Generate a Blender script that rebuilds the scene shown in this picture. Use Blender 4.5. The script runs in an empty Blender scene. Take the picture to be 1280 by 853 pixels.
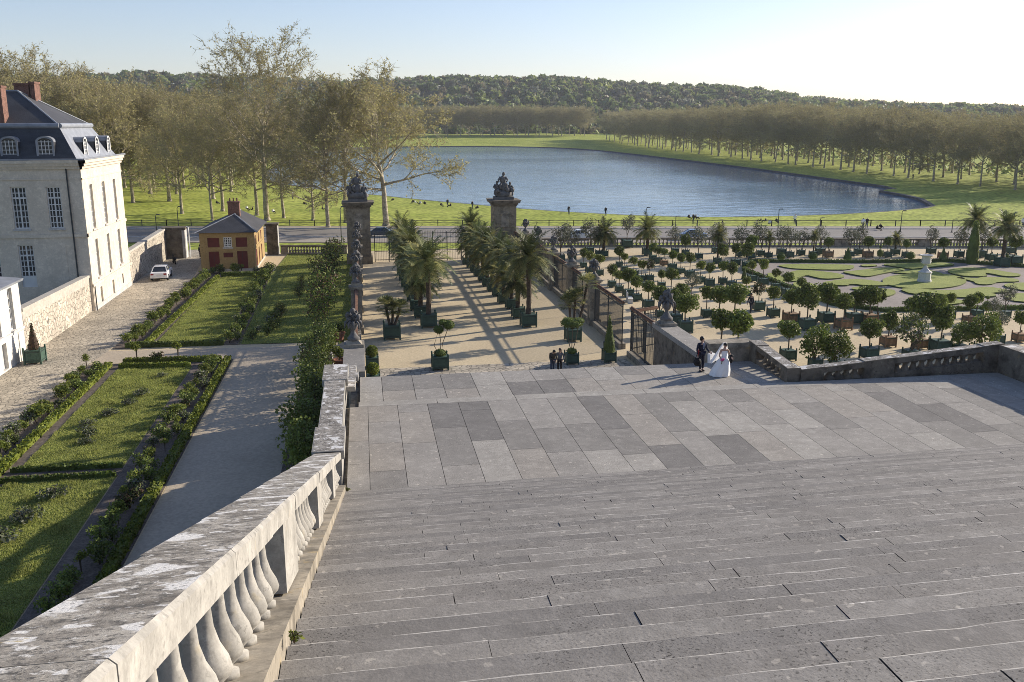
import bpy, bmesh, math, random
import numpy as np
from mathutils import Vector, Matrix, Euler
from mathutils.geometry import delaunay_2d_cdt

S = bpy.context.scene
C = S.collection
R = math.radians
PI = math.pi

# ---------------------------------------------------------------- camera, sky, sun, exposure
FPX, HOR = 1150.0, 153.0
PITCH = math.atan((426.5 - HOR) / FPX)
YAW = R(9.13)
cam = bpy.data.cameras.new('camera'); cam_o = bpy.data.objects.new('camera', cam); C.objects.link(cam_o)
cam.sensor_width = 36.0; cam.lens = 36.0 * FPX / 1280.0
cam.clip_start = 0.1; cam.clip_end = 9000
cam_o.location = (0, 0, 0)
cam_o.rotation_euler = Euler((PI / 2 - PITCH, 0, -YAW), 'XYZ')
S.camera = cam_o

SUN_EL, SUN_AZ = R(20.0), R(69.0)           # azimuth from +Y towards +X
W = bpy.data.worlds.new('World'); S.world = W; W.use_nodes = True
nt = W.node_tree; nt.nodes.clear()
sky = nt.nodes.new('ShaderNodeTexSky'); sky.sky_type = 'NISHITA'; sky.sun_disc = False
sky.sun_elevation = SUN_EL; sky.sun_rotation = SUN_AZ
sky.air_density = 1.0; sky.dust_density = 0.55; sky.ozone_density = 2.6; sky.altitude = 100
bg = nt.nodes.new('ShaderNodeBackground'); bg.inputs['Strength'].default_value = 0.11
wo = nt.nodes.new('ShaderNodeOutputWorld')
tint = nt.nodes.new('ShaderNodeVectorMath'); tint.operation = 'MULTIPLY'; tint.inputs[1].default_value = (1.03, 0.93, 0.99)   # thin spring haze, a little cooler
nt.links.new(sky.outputs[0], tint.inputs[0]); nt.links.new(tint.outputs[0], bg.inputs[0]); nt.links.new(bg.outputs[0], wo.inputs[0])
sl = bpy.data.lights.new('sun', 'SUN'); sl.energy = 5.0; sl.angle = R(0.5); sl.color = (1.0, 0.90, 0.77)
so = bpy.data.objects.new('sun', sl); C.objects.link(so)
SUN_DIR = Vector((math.sin(SUN_AZ) * math.cos(SUN_EL), math.cos(SUN_AZ) * math.cos(SUN_EL), math.sin(SUN_EL)))
so.rotation_euler = SUN_DIR.to_track_quat('Z', 'Y').to_euler()
S.view_settings.view_transform = 'Standard'
S.view_settings.look = 'None'
S.view_settings.exposure = 0.65
S.view_settings.gamma = 1.0
S.view_settings.use_curve_mapping = False
S.cycles.use_denoising = True; S.cycles.denoiser = 'OPENIMAGEDENOISE'; S.cycles.denoising_input_passes = 'RGB_ALBEDO_NORMAL'; S.cycles.denoising_prefilter = 'NONE'
S.cycles.pixel_filter_type = 'BLACKMAN_HARRIS'; S.cycles.filter_width = 0.9; S.cycles.use_adaptive_sampling = False
S.cycles.max_bounces = 6; S.cycles.diffuse_bounces = 3; S.cycles.volume_bounces = 0; S.cycles.sample_clamp_indirect = 4

# ---------------------------------------------------------------- measuring: a picture point onto real ground
_F = Vector((math.sin(YAW) * math.cos(PITCH), math.cos(YAW) * math.cos(PITCH), -math.sin(PITCH)))
_R = Vector((math.cos(YAW), -math.sin(YAW), 0))
_U = Vector((math.sin(YAW) * math.sin(PITCH), math.cos(YAW) * math.sin(PITCH), math.cos(PITCH)))
def ray(x, y): return _F + _R * ((x - 640) / FPX) - _U * ((y - 426.5) / FPX)
G = -16.5                                   # garden level
LAND = -11.5                                # stair landing level
def at(x, y, z=G):
    d = ray(x, y); t = z / d.z
    return (d.x * t, d.y * t)
def atY(x, y, Y):
    d = ray(x, y); t = Y / d.y
    return (d.x * t, d.z * t)
def mpp(X, Y, Z=G): return (Vector((X, Y, Z)).dot(_F)) / FPX      # metres per photo pixel there

# ---------------------------------------------------------------- materials
MATS = {}
def M(name, col, rough=0.85, var=0.25, scale=2.0, col2=None, fine=0.0, fscale=25.0, bump=0.0, bscale=30.0,
      trans=0.0, rnd=0.0, spec=0.3, metal=0.0, world=False, stretch=(1, 1, 1)):
    """Base colour between col*(1-var) and col*(1+var) (or col..col2) by soft noise, a second finer noise, optional bump,
    leaf translucency and a brightness that differs from object to object."""
    if name in MATS: return MATS[name]
    m = bpy.data.materials.new(name); m.use_nodes = True; MATS[name] = m
    t = m.node_tree; n = t.nodes; L = t.links; n.clear()
    out = n.new('ShaderNodeOutputMaterial'); p = n.new('ShaderNodeBsdfPrincipled')
    p.inputs['Roughness'].default_value = rough; p.inputs['Metallic'].default_value = metal
    p.inputs['Specular IOR Level'].default_value = spec
    if world:
        co = n.new('ShaderNodeNewGeometry').outputs['Position']
    else:
        co = n.new('ShaderNodeTexCoord').outputs['Object']
    mp = n.new('ShaderNodeMapping'); mp.inputs['Scale'].default_value = stretch
    L.new(co, mp.inputs[0]); co = mp.outputs[0]
    no = n.new('ShaderNodeTexNoise'); no.inputs['Scale'].default_value = scale; no.inputs['Detail'].default_value = 5
    no.inputs['Roughness'].default_value = 0.6
    L.new(co, no.inputs['Vector'])
    rp = n.new('ShaderNodeValToRGB')
    a = [c * (1 - var) for c in col]; b = [c * (1 + var) for c in col] if col2 is None else col2
    if col2 is not None: a = list(col)
    rp.color_ramp.elements[0].position = 0.3; rp.color_ramp.elements[0].color = (*a, 1)
    rp.color_ramp.elements[1].position = 0.7; rp.color_ramp.elements[1].color = (*b, 1)
    L.new(no.outputs[0], rp.inputs[0]); colo = rp.outputs[0]
    if fine:
        n2 = n.new('ShaderNodeTexNoise'); n2.inputs['Scale'].default_value = fscale; n2.inputs['Detail'].default_value = 4
        L.new(co, n2.inputs['Vector'])
        mr = n.new('ShaderNodeMapRange'); mr.inputs[1].default_value = 0.3; mr.inputs[2].default_value = 0.7
        mr.inputs[3].default_value = 1 - fine; mr.inputs[4].default_value = 1 + fine
        L.new(n2.outputs[0], mr.inputs[0])
        vm = n.new('ShaderNodeVectorMath'); vm.operation = 'SCALE'
        L.new(colo, vm.inputs[0]); L.new(mr.outputs[0], vm.inputs['Scale']); colo = vm.outputs[0]
    if rnd:
        oi = n.new('ShaderNodeObjectInfo')
        mr = n.new('ShaderNodeMapRange'); mr.inputs[3].default_value = 1 - rnd; mr.inputs[4].default_value = 1 + rnd
        L.new(oi.outputs['Random'], mr.inputs[0])
        vm = n.new('ShaderNodeVectorMath'); vm.operation = 'SCALE'
        L.new(colo, vm.inputs[0]); L.new(mr.outputs[0], vm.inputs['Scale']); colo = vm.outputs[0]
    L.new(colo, p.inputs['Base Color'])
    if bump:
        n3 = n.new('ShaderNodeTexNoise'); n3.inputs['Scale'].default_value = bscale; n3.inputs['Detail'].default_value = 6
        L.new(co, n3.inputs['Vector'])
        bp = n.new('ShaderNodeBump'); bp.inputs['Strength'].default_value = bump; bp.inputs['Distance'].default_value = 0.05
        L.new(n3.outputs[0], bp.inputs['Height']); L.new(bp.outputs[0], p.inputs['Normal'])
    if trans:
        tr = n.new('ShaderNodeBsdfTranslucent'); mx = n.new('ShaderNodeMixShader'); mx.inputs[0].default_value = trans
        L.new(colo, tr.inputs[0]); L.new(p.outputs[0], mx.inputs[1]); L.new(tr.outputs[0], mx.inputs[2])
        L.new(mx.outputs[0], out.inputs[0])
    else:
        L.new(p.outputs[0], out.inputs[0])
    m['col_socket'] = ''
    return m

def stone(name, col, pits=0.6, lich=0.25, pscale=34.0, world=True, dark=0.0, bump=0.22):
    """Weathered stone: soft tone changes, dark pits gathered in patches, pale and ochre lichen spots."""
    if name in MATS: return MATS[name]
    m = bpy.data.materials.new(name); m.use_nodes = True; MATS[name] = m
    t = m.node_tree; n = t.nodes; L = t.links; n.clear()
    out = n.new('ShaderNodeOutputMaterial'); p = n.new('ShaderNodeBsdfPrincipled')
    p.inputs['Roughness'].default_value = 0.9; p.inputs['Specular IOR Level'].default_value = 0.2
    L.new(p.outputs[0], out.inputs[0])
    co = n.new('ShaderNodeNewGeometry').outputs['Position'] if world else n.new('ShaderNodeTexCoord').outputs['Object']
    def noise(s, d=4, r=0.6):
        q = n.new('ShaderNodeTexNoise'); q.inputs['Scale'].default_value = s; q.inputs['Detail'].default_value = d
        q.inputs['Roughness'].default_value = r; L.new(co, q.inputs['Vector']); return q.outputs[0]
    def rng(v, a, b, c=0.0, d=1.0):
        q = n.new('ShaderNodeMapRange'); q.inputs[1].default_value = a; q.inputs[2].default_value = b
        q.inputs[3].default_value = c; q.inputs[4].default_value = d; L.new(v, q.inputs[0]); return q.outputs[0]
    def mul(a, b):
        q = n.new('ShaderNodeMath'); q.operation = 'MULTIPLY'
        for i, v in enumerate((a, b)):
            if isinstance(v, (int, float)): q.inputs[i].default_value = v
            else: L.new(v, q.inputs[i])
        return q.outputs[0]
    def mix(f, a, b):
        q = n.new('ShaderNodeMix'); q.data_type = 'RGBA'
        L.new(f, q.inputs[0])
        for i, v in ((6, a), (7, b)):
            if isinstance(v, tuple): q.inputs[i].default_value = (*v, 1)
            else: L.new(v, q.inputs[i])
        return q.outputs[2]
    tone = rng(noise(0.9, 6), 0.3, 0.7)
    base = mix(tone, tuple(c * 0.84 for c in col), tuple(c * 1.14 for c in col))
    base = mix(mul(rng(noise(0.33, 7, 0.7), 0.48, 0.66), 0.5), base, tuple(c * 0.70 for c in col))
    grain = rng(noise(30, 8, 0.75), 0.38, 0.62)
    base = mix(mul(grain, 0.6), base, tuple(c * 0.66 for c in col))
    base = mix(mul(rng(noise(3.1, 5, 0.7), 0.5, 0.66), 0.45), base, tuple(c * 1.28 for c in col))
    base = mix(mul(rng(noise(5.5, 6, 0.75), 0.48, 0.62), 0.5), base, tuple(c * 0.68 for c in col))
    patch = rng(noise(0.55, 3), 0.36, 0.60)
    pit = rng(noise(pscale, 4, 0.6), 0.57, 0.63)
    base = mix(mul(mul(pit, patch), pits), base, tuple(c * 0.22 for c in col))
    sp = rng(noise(6.0, 3, 0.55), 0.655, 0.69)
    base = mix(mul(sp, lich), base, (min(0.75, col[0] * 1.9), min(0.72, col[1] * 1.85), min(0.66, col[2] * 1.75)))
    if dark:
        dk = rng(noise(1.6, 5), 0.45, 0.65)
        base = mix(mul(dk, dark), base, tuple(c * 0.3 for c in col))
        oc = rng(noise(2.4, 4), 0.62, 0.70)
        base = mix(mul(oc, dark * 0.6), base, (col[0] * 1.25, col[1] * 1.05, col[2] * 0.62))
    L.new(base, p.inputs['Base Color'])
    bp = n.new('ShaderNodeBump'); bp.inputs['Strength'].default_value = bump; bp.inputs['Distance'].default_value = 0.03
    L.new(noise(pscale * 0.8, 6), bp.inputs['Height']); L.new(bp.outputs[0], p.inputs['Normal'])
    return m

# ---------------------------------------------------------------- mesh builder
class MB:
    def __init__(s): s.v = []; s.f = []; s.mi = []; s.mats = []
    def slot(s, m):
        if m not in s.mats: s.mats.append(m)
        return s.mats.index(m)
    def add(s, vs, fs, m):
        o = len(s.v); k = s.slot(m)
        s.v += [tuple(v) for v in vs]
        for f in fs: s.f.append(tuple(i + o for i in f)); s.mi.append(k)
        return s
    def box(s, x0, x1, y0, y1, z0, z1, m, taper=0.0):
        t = taper
        vs = [(x0, y0, z0), (x1, y0, z0), (x1, y1, z0), (x0, y1, z0), (x0 + t, y0 + t, z1), (x1 - t, y0 + t, z1), (x1 - t, y1 - t, z1), (x0 + t, y1 - t, z1)]
        return s.add(vs, [(0, 3, 2, 1), (4, 5, 6, 7), (0, 1, 5, 4), (1, 2, 6, 5), (2, 3, 7, 6), (3, 0, 4, 7)], m)
    def hexa(s, vs, m):          # eight corners: four below, four above, same order
        return s.add(vs, [(0, 3, 2, 1), (4, 5, 6, 7), (0, 1, 5, 4), (1, 2, 6, 5), (2, 3, 7, 6), (3, 0, 4, 7)], m)
    def sbox(s, x0, x1, y0, y1, zf0, zf1, m):    # box whose bottom and top follow functions of y
        vs = [(x0, y0, zf0(y0)), (x1, y0, zf0(y0)), (x1, y1, zf0(y1)), (x0, y1, zf0(y1)),
              (x0, y0, zf1(y0)), (x1, y0, zf1(y0)), (x1, y1, zf1(y1)), (x0, y1, zf1(y1))]
        return s.hexa(vs, m)
    def bar(s, a, b, w, h, m):   # box along a..b
        a = Vector(a); b = Vector(b); d = (b - a); d.normalize()
        side = d.cross(Vector((0, 0, 1)))
        if side.length < 1e-4: side = Vector((1, 0, 0))
        side.normalize(); up = side.cross(d)
        o = []
        for p in (a, b):
            for sx, sz in ((-1, -1), (1, -1), (1, 1), (-1, 1)):
                o.append(p + side * (sx * w / 2) + up * (sz * h / 2))
        return s.add(o, [(0, 1, 2, 3), (7, 6, 5, 4), (0, 4, 5, 1), (1, 5, 6, 2), (2, 6, 7, 3), (3, 7, 4, 0)], m)
    def prism(s, poly, z0, z1, m, mside=None):
        n = len(poly); vs = [(x, y, z0) for x, y in poly] + [(x, y, z1) for x, y in poly]
        s.add(vs, [tuple(range(n, 2 * n))], m)
        return s.add(vs, [(i, (i + 1) % n, n + (i + 1) % n, n + i) for i in range(n)], mside or m)
    def poly(s, pts, m): return s.add(pts, [tuple(range(len(pts)))], m)
    def lathe(s, prof, m, c=(0, 0, 0), n=12, shear=0.0, sx=1.0, sy=1.0, cap=True, rot=0.0):
        vs = []; fs = []
        for r, z in prof:
            for k in range(n):
                a = 2 * PI * k / n + rot; x = r * math.cos(a) * sx; y = r * math.sin(a) * sy
                vs.append((c[0] + x, c[1] + y, c[2] + z + shear * y))
        for j in range(len(prof) - 1):
            for k in range(n):
                fs.append((j * n + k, j * n + (k + 1) % n, (j + 1) * n + (k + 1) % n, (j + 1) * n + k))
        if cap:
            fs.append(tuple(range(n - 1, -1, -1))); fs.append(tuple((len(prof) - 1) * n + k for k in range(n)))
        return s.add(vs, fs, m)
    def tube(s, pts, rad, m, n=6):
        pts = [Vector(p) for p in pts]; vs = []; fs = []
        for i, p in enumerate(pts):
            d = (pts[min(i + 1, len(pts) - 1)] - pts[max(i - 1, 0)])
            d = d.normalized() if d.length > 1e-6 else Vector((0, 0, 1))
            a = d.orthogonal().normalized() if abs(d.z) > 0.99 else d.cross(Vector((0, 0, 1))).normalized()
            b = d.cross(a)
            r = rad[i] if isinstance(rad, (list, tuple)) else rad
            for k in range(n):
                q = 2 * PI * k / n; vs.append(p + a * (r * math.cos(q)) + b * (r * math.sin(q)))
        for i in range(len(pts) - 1):
            for k in range(n):
                fs.append((i * n + k, i * n + (k + 1) % n, (i + 1) * n + (k + 1) % n, (i + 1) * n + k))
        fs.append(tuple(range(n - 1, -1, -1))); fs.append(tuple((len(pts) - 1) * n + k for k in range(n)))
        return s.add(vs, fs, m)
    def ball(s, c, r, m, rx=1, ry=1, rz=1, n=10, k=6, rng=None, bump=0.0):
        prof = [(math.sin(PI * j / k), -math.cos(PI * j / k)) for j in range(k + 1)]
        vs = []; fs = []
        for rr, z in prof:
            for i in range(n):
                a = 2 * PI * i / n; f = r * (1 + (rng.uniform(-bump, bump) if rng else 0))
                vs.append((c[0] + rr * math.cos(a) * f * rx, c[1] + rr * math.sin(a) * f * ry, c[2] + z * f * rz))
        for j in range(k):
            for i in range(n): fs.append((j * n + i, j * n + (i + 1) % n, (j + 1) * n + (i + 1) % n, (j + 1) * n + i))
        return s.add(vs, fs, m)
    def leaves(s, c, rad, n, size, mats, rng, inner=0.55, flat=0.0):
        """n leaf-sized quads through the outer part of an ellipsoid."""
        d = rng.normal(size=(n, 3)); d /= np.linalg.norm(d, axis=1)[:, None]
        rr = inner + (1 - inner) * rng.random(n) ** 0.6
        P = np.array(c) + d * rr[:, None] * np.array(rad)
        u = rng.normal(size=(n, 3)); u[:, 2] *= (1 - flat)
        u /= np.linalg.norm(u, axis=1)[:, None]
        w = np.cross(u, rng.normal(size=(n, 3))); w /= (np.linalg.norm(w, axis=1)[:, None] + 1e-9)
        sz = size * (0.6 + 0.8 * rng.random(n))[:, None]
        V = np.stack([P - u * sz * .5, P + w * sz * .32, P + u * sz * .5, P - w * sz * .32], 1).reshape(-1, 3)
        o = len(s.v); s.v += [tuple(x) for x in V]
        ks = [s.slot(m) for m in mats]; pick = rng.integers(0, len(mats), n)
        for i in range(n):
            s.f.append((o + 4 * i, o + 4 * i + 1, o + 4 * i + 2, o + 4 * i + 3)); s.mi.append(ks[pick[i]])
        return s
    def mesh(s, name, smooth=False):
        me = bpy.data.meshes.new(name)
        me.from_pydata(s.v, [], s.f)
        for m in s.mats: me.materials.append(m)
        me.polygons.foreach_set('material_index', s.mi)
        if smooth: me.polygons.foreach_set('use_smooth', [True] * len(s.f))
        me.update()
        return me
    def build(s, name, parent=None, smooth=False):
        return link(name, s.mesh(name, smooth), parent)

def link(name, me, parent=None):
    o = bpy.data.objects.new(name, me); C.objects.link(o)
    if parent is not None: o.parent = parent
    return o
def tag(o, label, cat, group=None, kind=None):
    o['label'] = label; o['category'] = cat
    if group: o['group'] = group
    if kind: o['kind'] = kind
    return o
def thing(name, label, cat, loc=(0, 0, 0), rz=0.0, group=None, sc=None):
    o = bpy.data.objects.new(name, None); C.objects.link(o); o.empty_display_size = 0.3
    o.location = loc; o.rotation_euler = (0, 0, rz)
    if sc is not None: o.scale = (sc, sc, sc) if isinstance(sc, (int, float)) else sc
    return tag(o, label, cat, group)
def struct(o): o['kind'] = 'structure'; return o
def dup(root, loc, rz=0.0, sc=None, label=None, group=None, tilt=0.0):
    r = root.copy(); C.objects.link(r); r.location = loc; r.rotation_euler = (tilt, 0, rz)
    if sc is not None: r.scale = (sc, sc, sc) if isinstance(sc, (int, float)) else sc
    if label: r['label'] = label
    if group: r['group'] = group
    for ch in list(root.children):
        c = ch.copy(); C.objects.link(c); c.parent = r
        for g in list(ch.children):
            d = g.copy(); C.objects.link(d); d.parent = c
    return r
class Kind:
    """One of each kind: the first call places the model itself, every later call a copy of it."""
    def __init__(s, root): s.root = root; s.used = False
    def put(s, loc, rz=0.0, sc=None, label=None, group=None, tilt=0.0):
        if s.used: return dup(s.root, loc, rz, sc, label, group, tilt)
        s.used = True; o = s.root; o.location = loc; o.rotation_euler = (tilt, 0, rz)
        if sc is not None: o.scale = (sc, sc, sc) if isinstance(sc, (int, float)) else sc
        if label: o['label'] = label
        if group: o['group'] = group
        return o
ORD = ['first', 'second', 'third', 'fourth', 'fifth', 'sixth', 'seventh', 'eighth', 'ninth', 'tenth', 'eleventh', 'twelfth',
       'thirteenth', 'fourteenth', 'fifteenth', 'sixteenth', 'seventeenth', 'eighteenth', 'nineteenth', 'twentieth']

# ---------------------------------------------------------------- shared materials
STEP = [stone('step_stone_' + n, c, pits=p, lich=0.45) for n, c, p in (('mid', (.268, .251, .226), .85), ('pale', (.298, .28, .252), .7), ('dull', (.242, .228, .208), 1.0))]
def lit_worn_lip():
    m = stone('lit_worn_step_edge', (.52, .495, .45), pits=.25, lich=.9); return m
LIP = lit_worn_lip()  # light caught by the worn edges is put into this paler colour
JOINT = M('open_joint', (.05, .048, .045), var=.3)
SLAB = [stone('slab_' + n, c, pits=.8, lich=.55, pscale=30) for n, c in (('pale', (.39, .365, .32)), ('mid', (.345, .322, .285)), ('warm', (.36, .33, .285)), ('grey', (.275, .258, .23)), ('slate', (.22, .207, .188)))]
OLDSTONE = stone('old_stone', (.35, .31, .245), pits=.5, lich=.3, dark=.8, pscale=9)
PILLARSTONE = stone('gate_pillar_stone', (.285, .245, .18), pits=.5, lich=.25, dark=.7, pscale=8)
DARKSTONE = stone('dark_stone', (.20, .17, .13), pits=.6, lich=.4, dark=.85, pscale=9)
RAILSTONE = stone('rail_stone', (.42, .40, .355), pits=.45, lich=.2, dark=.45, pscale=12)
STATUE = stone('weathered_lead', (.17, .165, .16), pits=.4, lich=.5, dark=.5, pscale=6, world=False)
PALESTONE = stone('pale_pedestal_stone', (.55, .53, .50), pits=.2, lich=.2, dark=.3, pscale=9)
IRON = M('dark_iron', (.035, .04, .042), rough=.6)
RUST = M('rusty_rail', (.16, .085, .05), rough=.8, var=.45, scale=4)
BARK = M('plane_bark', (.33, .285, .205), var=.5, scale=1.3, fine=.35, fscale=5, rnd=.15)
GLASS = M('window_glass', (.03, .035, .042), rough=.12, spec=.6, var=.4, scale=.9)
WHITEP = M('white_paint', (.62, .62, .60), rough=.6, var=.06)
# ================================================================ ground, water, hills
rs = np.random.default_rng(7)
def sm(a, b, x): 
    t = max(0.0, min(1.0, (x - a) / (b - a))); return t * t * (3 - 2 * t)

GRASS = M('meadow_grass', (.23, .275, .045), col2=(.37, .40, .085), scale=.09, fine=.55, fscale=1.1, bump=1.0, bscale=1.0, world=True, rough=.95, spec=.1)
LAWN = M('lawn_grass', (.13, .165, .036), col2=(.225, .245, .068), scale=.7, fine=.45, fscale=9, bump=1.0, bscale=7, world=True, rough=.95, spec=.1)
GRAVEL = M('court_gravel', (.50, .405, .255), col2=(.58, .475, .305), scale=.25, fine=.14, fscale=6, bump=.35, bscale=18, world=True, rough=.95)
PATHG = M('path_gravel', (.38, .32, .235), col2=(.46, .385, .285), scale=.3, fine=.14, fscale=7, bump=.3, bscale=18, world=True, rough=.95)
PARTG = M('parterre_sand', (.25, .215, .185), col2=(.30, .26, .225), scale=.3, fine=.15, fscale=5, world=True, rough=.95)
SOIL = M('bed_soil', (.085, .066, .052), col2=(.16, .13, .105), scale=3, fine=.4, fscale=14, world=True)
ASPH = M('road_asphalt', (.235, .215, .19), var=.12, scale=.15, fine=.12, fscale=4, world=True)
PAVE = M('pavement_grit', (.33, .29, .235), var=.12, scale=.2, fine=.12, fscale=4, world=True)
EARTH = M('far_earth', (.06, .075, .03), var=.3, scale=.01, world=True)

def cobble(name, col, sc):
    m = bpy.data.materials.new(name); m.use_nodes = True; t = m.node_tree; n = t.nodes; L = t.links; n.clear()
    out = n.new('ShaderNodeOutputMaterial'); p = n.new('ShaderNodeBsdfPrincipled'); p.inputs['Roughness'].default_value = .85
    g = n.new('ShaderNodeNewGeometry')
    v = n.new('ShaderNodeTexVoronoi'); v.inputs['Scale'].default_value = sc; v.feature = 'DISTANCE_TO_EDGE'
    L.new(g.outputs['Position'], v.inputs['Vector'])
    v2 = n.new('ShaderNodeTexVoronoi'); v2.inputs['Scale'].default_value = sc; L.new(g.outputs['Position'], v2.inputs['Vector'])
    r = n.new('ShaderNodeValToRGB'); r.color_ramp.elements[0].color = (*[c * .35 for c in col], 1); r.color_ramp.elements[1].color = (*col, 1)
    r.color_ramp.elements[0].position = .01; r.color_ramp.elements[1].position = .11
    L.new(v.outputs['Distance'], r.inputs[0])
    bw = n.new('ShaderNodeRGBToBW'); L.new(v2.outputs['Color'], bw.inputs[0])
    mr = n.new('ShaderNodeMapRange'); mr.inputs[3].default_value = .75; mr.inputs[4].default_value = 1.2; L.new(bw.outputs[0], mr.inputs[0])
    no = n.new('ShaderNodeTexNoise'); no.inputs['Scale'].default_value = .35; no.inputs['Detail'].default_value = 5; L.new(g.outputs['Position'], no.inputs['Vector'])
    mr2 = n.new('ShaderNodeMapRange'); mr2.inputs[1].default_value = .35; mr2.inputs[2].default_value = .65; mr2.inputs[3].default_value = .78; mr2.inputs[4].default_value = 1.12; L.new(no.outputs[0], mr2.inputs[0])
    mm = n.new('ShaderNodeMath'); mm.operation = 'MULTIPLY'; L.new(mr.outputs[0], mm.inputs[0]); L.new(mr2.outputs[0], mm.inputs[1])
    vm = n.new('ShaderNodeVectorMath'); vm.operation = 'SCALE'; L.new(r.outputs[0], vm.inputs[0]); L.new(mm.outputs[0], vm.inputs['Scale'])
    L.new(vm.outputs[0], p.inputs['Base Color'])
    b = n.new('ShaderNodeBump'); b.inputs['Strength'].default_value = .6; b.inputs['Distance'].default_value = .04
    L.new(r.outputs[0], b.inputs['Height']); L.new(b.outputs[0], p.inputs['Normal']); L.new(p.outputs[0], out.inputs[0])
    return m
COB = cobble('cobbles', (.46, .40, .30), 3.2)
COBC = cobble('court_cobbles', (.44, .385, .295), 2.4)

# the one base sheet, below everything, out to the horizon
b = MB(); n = 64
b.poly([(4500 * math.cos(2 * PI * k / n), 4500 * math.sin(2 * PI * k / n), -24.0) for k in range(n)], EARTH)
struct(b.build('ground'))

# --- the long lake: shore outline, measured at water level
WZ = -19.0
shore = [(131, 200), (126, 190), (112.6, 183), (100, 178.6), (87.7, 176.2), (75, 175.8), (62.5, 177.6), (50, 185.5), (38.5, 195.5), (26.8, 211),
         (15, 227), (5, 243), (-8, 262), (-18, 280), (-28, 305), (-34, 340), (-36, 400), (-36, 480), (-36, 560), (-34, 620), (-26, 670),
         (-8, 710), (20, 735), (60, 746), (95, 742), (125, 722), (146, 690), (156, 650), (160, 600), (161, 540), (160.5, 467), (160, 400),
         (158.5, 347), (155, 290), (152.5, 247), (141.5, 240), (141, 233), (138, 215)]
def smooth_loop(pts, it=2, keep=()):
    for _ in range(it):
        q = []
        for i in range(len(pts)):
            a = pts[i]; c = pts[(i + 1) % len(pts)]
            q.append((a[0] * .75 + c[0] * .25, a[1] * .75 + c[1] * .25)); q.append((a[0] * .25 + c[0] * .75, a[1] * .25 + c[1] * .75))
        pts = q
    return pts
shore = smooth_loop(shore, 1)
def loop_normal(pts, i):
    a = Vector(pts[i - 1]); c = Vector(pts[(i + 1) % len(pts)]); d = (c - a).normalized(); return Vector((d.y, -d.x))
area = sum(shore[i][0] * shore[(i + 1) % len(shore)][1] - shore[(i + 1) % len(shore)][0] * shore[i][1] for i in range(len(shore)))
sgn = 1 if area > 0 else -1
def off(pts, d): return [tuple(Vector(pts[i]) + loop_normal(pts, i) * d * sgn) for i in range(len(pts))]

def water_mat():
    m = bpy.data.materials.new('lake_water'); m.use_nodes = True; t = m.node_tree; n = t.nodes; L = t.links; n.clear()
    out = n.new('ShaderNodeOutputMaterial'); p = n.new('ShaderNodeBsdfPrincipled')
    p.inputs['Base Color'].default_value = (.12, .22, .33, 1); p.inputs['Roughness'].default_value = .12; p.inputs['IOR'].default_value = 1.4
    g = n.new('ShaderNodeNewGeometry'); mp = n.new('ShaderNodeMapping'); mp.inputs['Rotation'].default_value = (0, 0, R(20)); mp.inputs['Scale'].default_value = (.55, 1.1, 1)
    L.new(g.outputs['Position'], mp.inputs[0])
    a = n.new('ShaderNodeTexNoise'); a.inputs['Scale'].default_value = .42; a.inputs['Detail'].default_value = 5; L.new(mp.outputs[0], a.inputs['Vector'])
    big = n.new('ShaderNodeTexNoise'); big.inputs['Scale'].default_value = .012; big.inputs['Detail'].default_value = 3; L.new(mp.outputs[0], big.inputs['Vector'])
    mr = n.new('ShaderNodeMapRange'); mr.inputs[1].default_value = .35; mr.inputs[2].default_value = .65; mr.inputs[3].default_value = .12; mr.inputs[4].default_value = .5
    L.new(big.outputs[0], mr.inputs[0])
    bp = n.new('ShaderNodeBump'); bp.inputs['Distance'].default_value = .45
    L.new(mr.outputs[0], bp.inputs['Strength']); L.new(a.outputs[0], bp.inputs['Height']); L.new(bp.outputs[0], p.inputs['Normal']); L.new(p.outputs[0], out.inputs[0])
    return m
b = MB(); o_ = off(shore, .6); b.poly([(x, y, WZ) for x, y in o_], water_mat()); struct(b.build('lake_water'))

# stone edge of the lake
KERB = M('lake_edge_stone', (.085, .082, .078), var=.35, scale=.4, world=True)
b = MB(); inn = shore; out_ = off(shore, 1.0); N = len(shore); vs = []
for i in range(N):
    vs += [(inn[i][0], inn[i][1], WZ - .3), (inn[i][0], inn[i][1], WZ + .55), (out_[i][0], out_[i][1], WZ + .6), (out_[i][0], out_[i][1], WZ - .3)]
fs = []
for i in range(N):
    a = 4 * i; c = 4 * ((i + 1) % N)
    for k in range(3): fs.append((a + k, c + k, c + k + 1, a + k + 1))
b.add(vs, fs, KERB); struct(b.build('lake_edge'))

# meadow round the lake
RB = [(-900, 127), (-34, 127), (-20, 127.5), (-9, 121.8), (20, 123.6), (33, 122.8), (64, 117.3), (87, 112.4), (120, 106), (900, 60)]
outer = RB + [(1300, 1150), (-1000, 1150)]
ring = off(shore, .9)
pts = [Vector(p) for p in outer] + [Vector(p) for p in ring]
no = len(outer); nr = len(ring)
edges = [(i, (i + 1) % no) for i in range(no)] + [(no + i, no + (i + 1) % nr) for i in range(nr)]
def inside(p, poly):
    x, y = p; c = False; j = len(poly) - 1
    for i in range(len(poly)):
        if (poly[i][1] > y) != (poly[j][1] > y) and x < (poly[j][0] - poly[i][0]) * (y - poly[i][1]) / (poly[j][1] - poly[i][1]) + poly[i][0]: c = not c
        j = i
    return c
gx = list(range(-120, 320, 12)) + list(range(-860, -120, 60)) + list(range(340, 1260, 60))
for x in gx:
    ys = list(range(134, 330, 12)) + list(range(340, 900, 22)) + list(range(920, 1140, 45))
    for y in ys:
        p = (x + rs.uniform(-3, 3), y + rs.uniform(-3, 3))
        if inside(p, outer) and not inside(p, off(shore, 4)): pts.append(Vector(p))
SH = np.array(shore)
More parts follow.
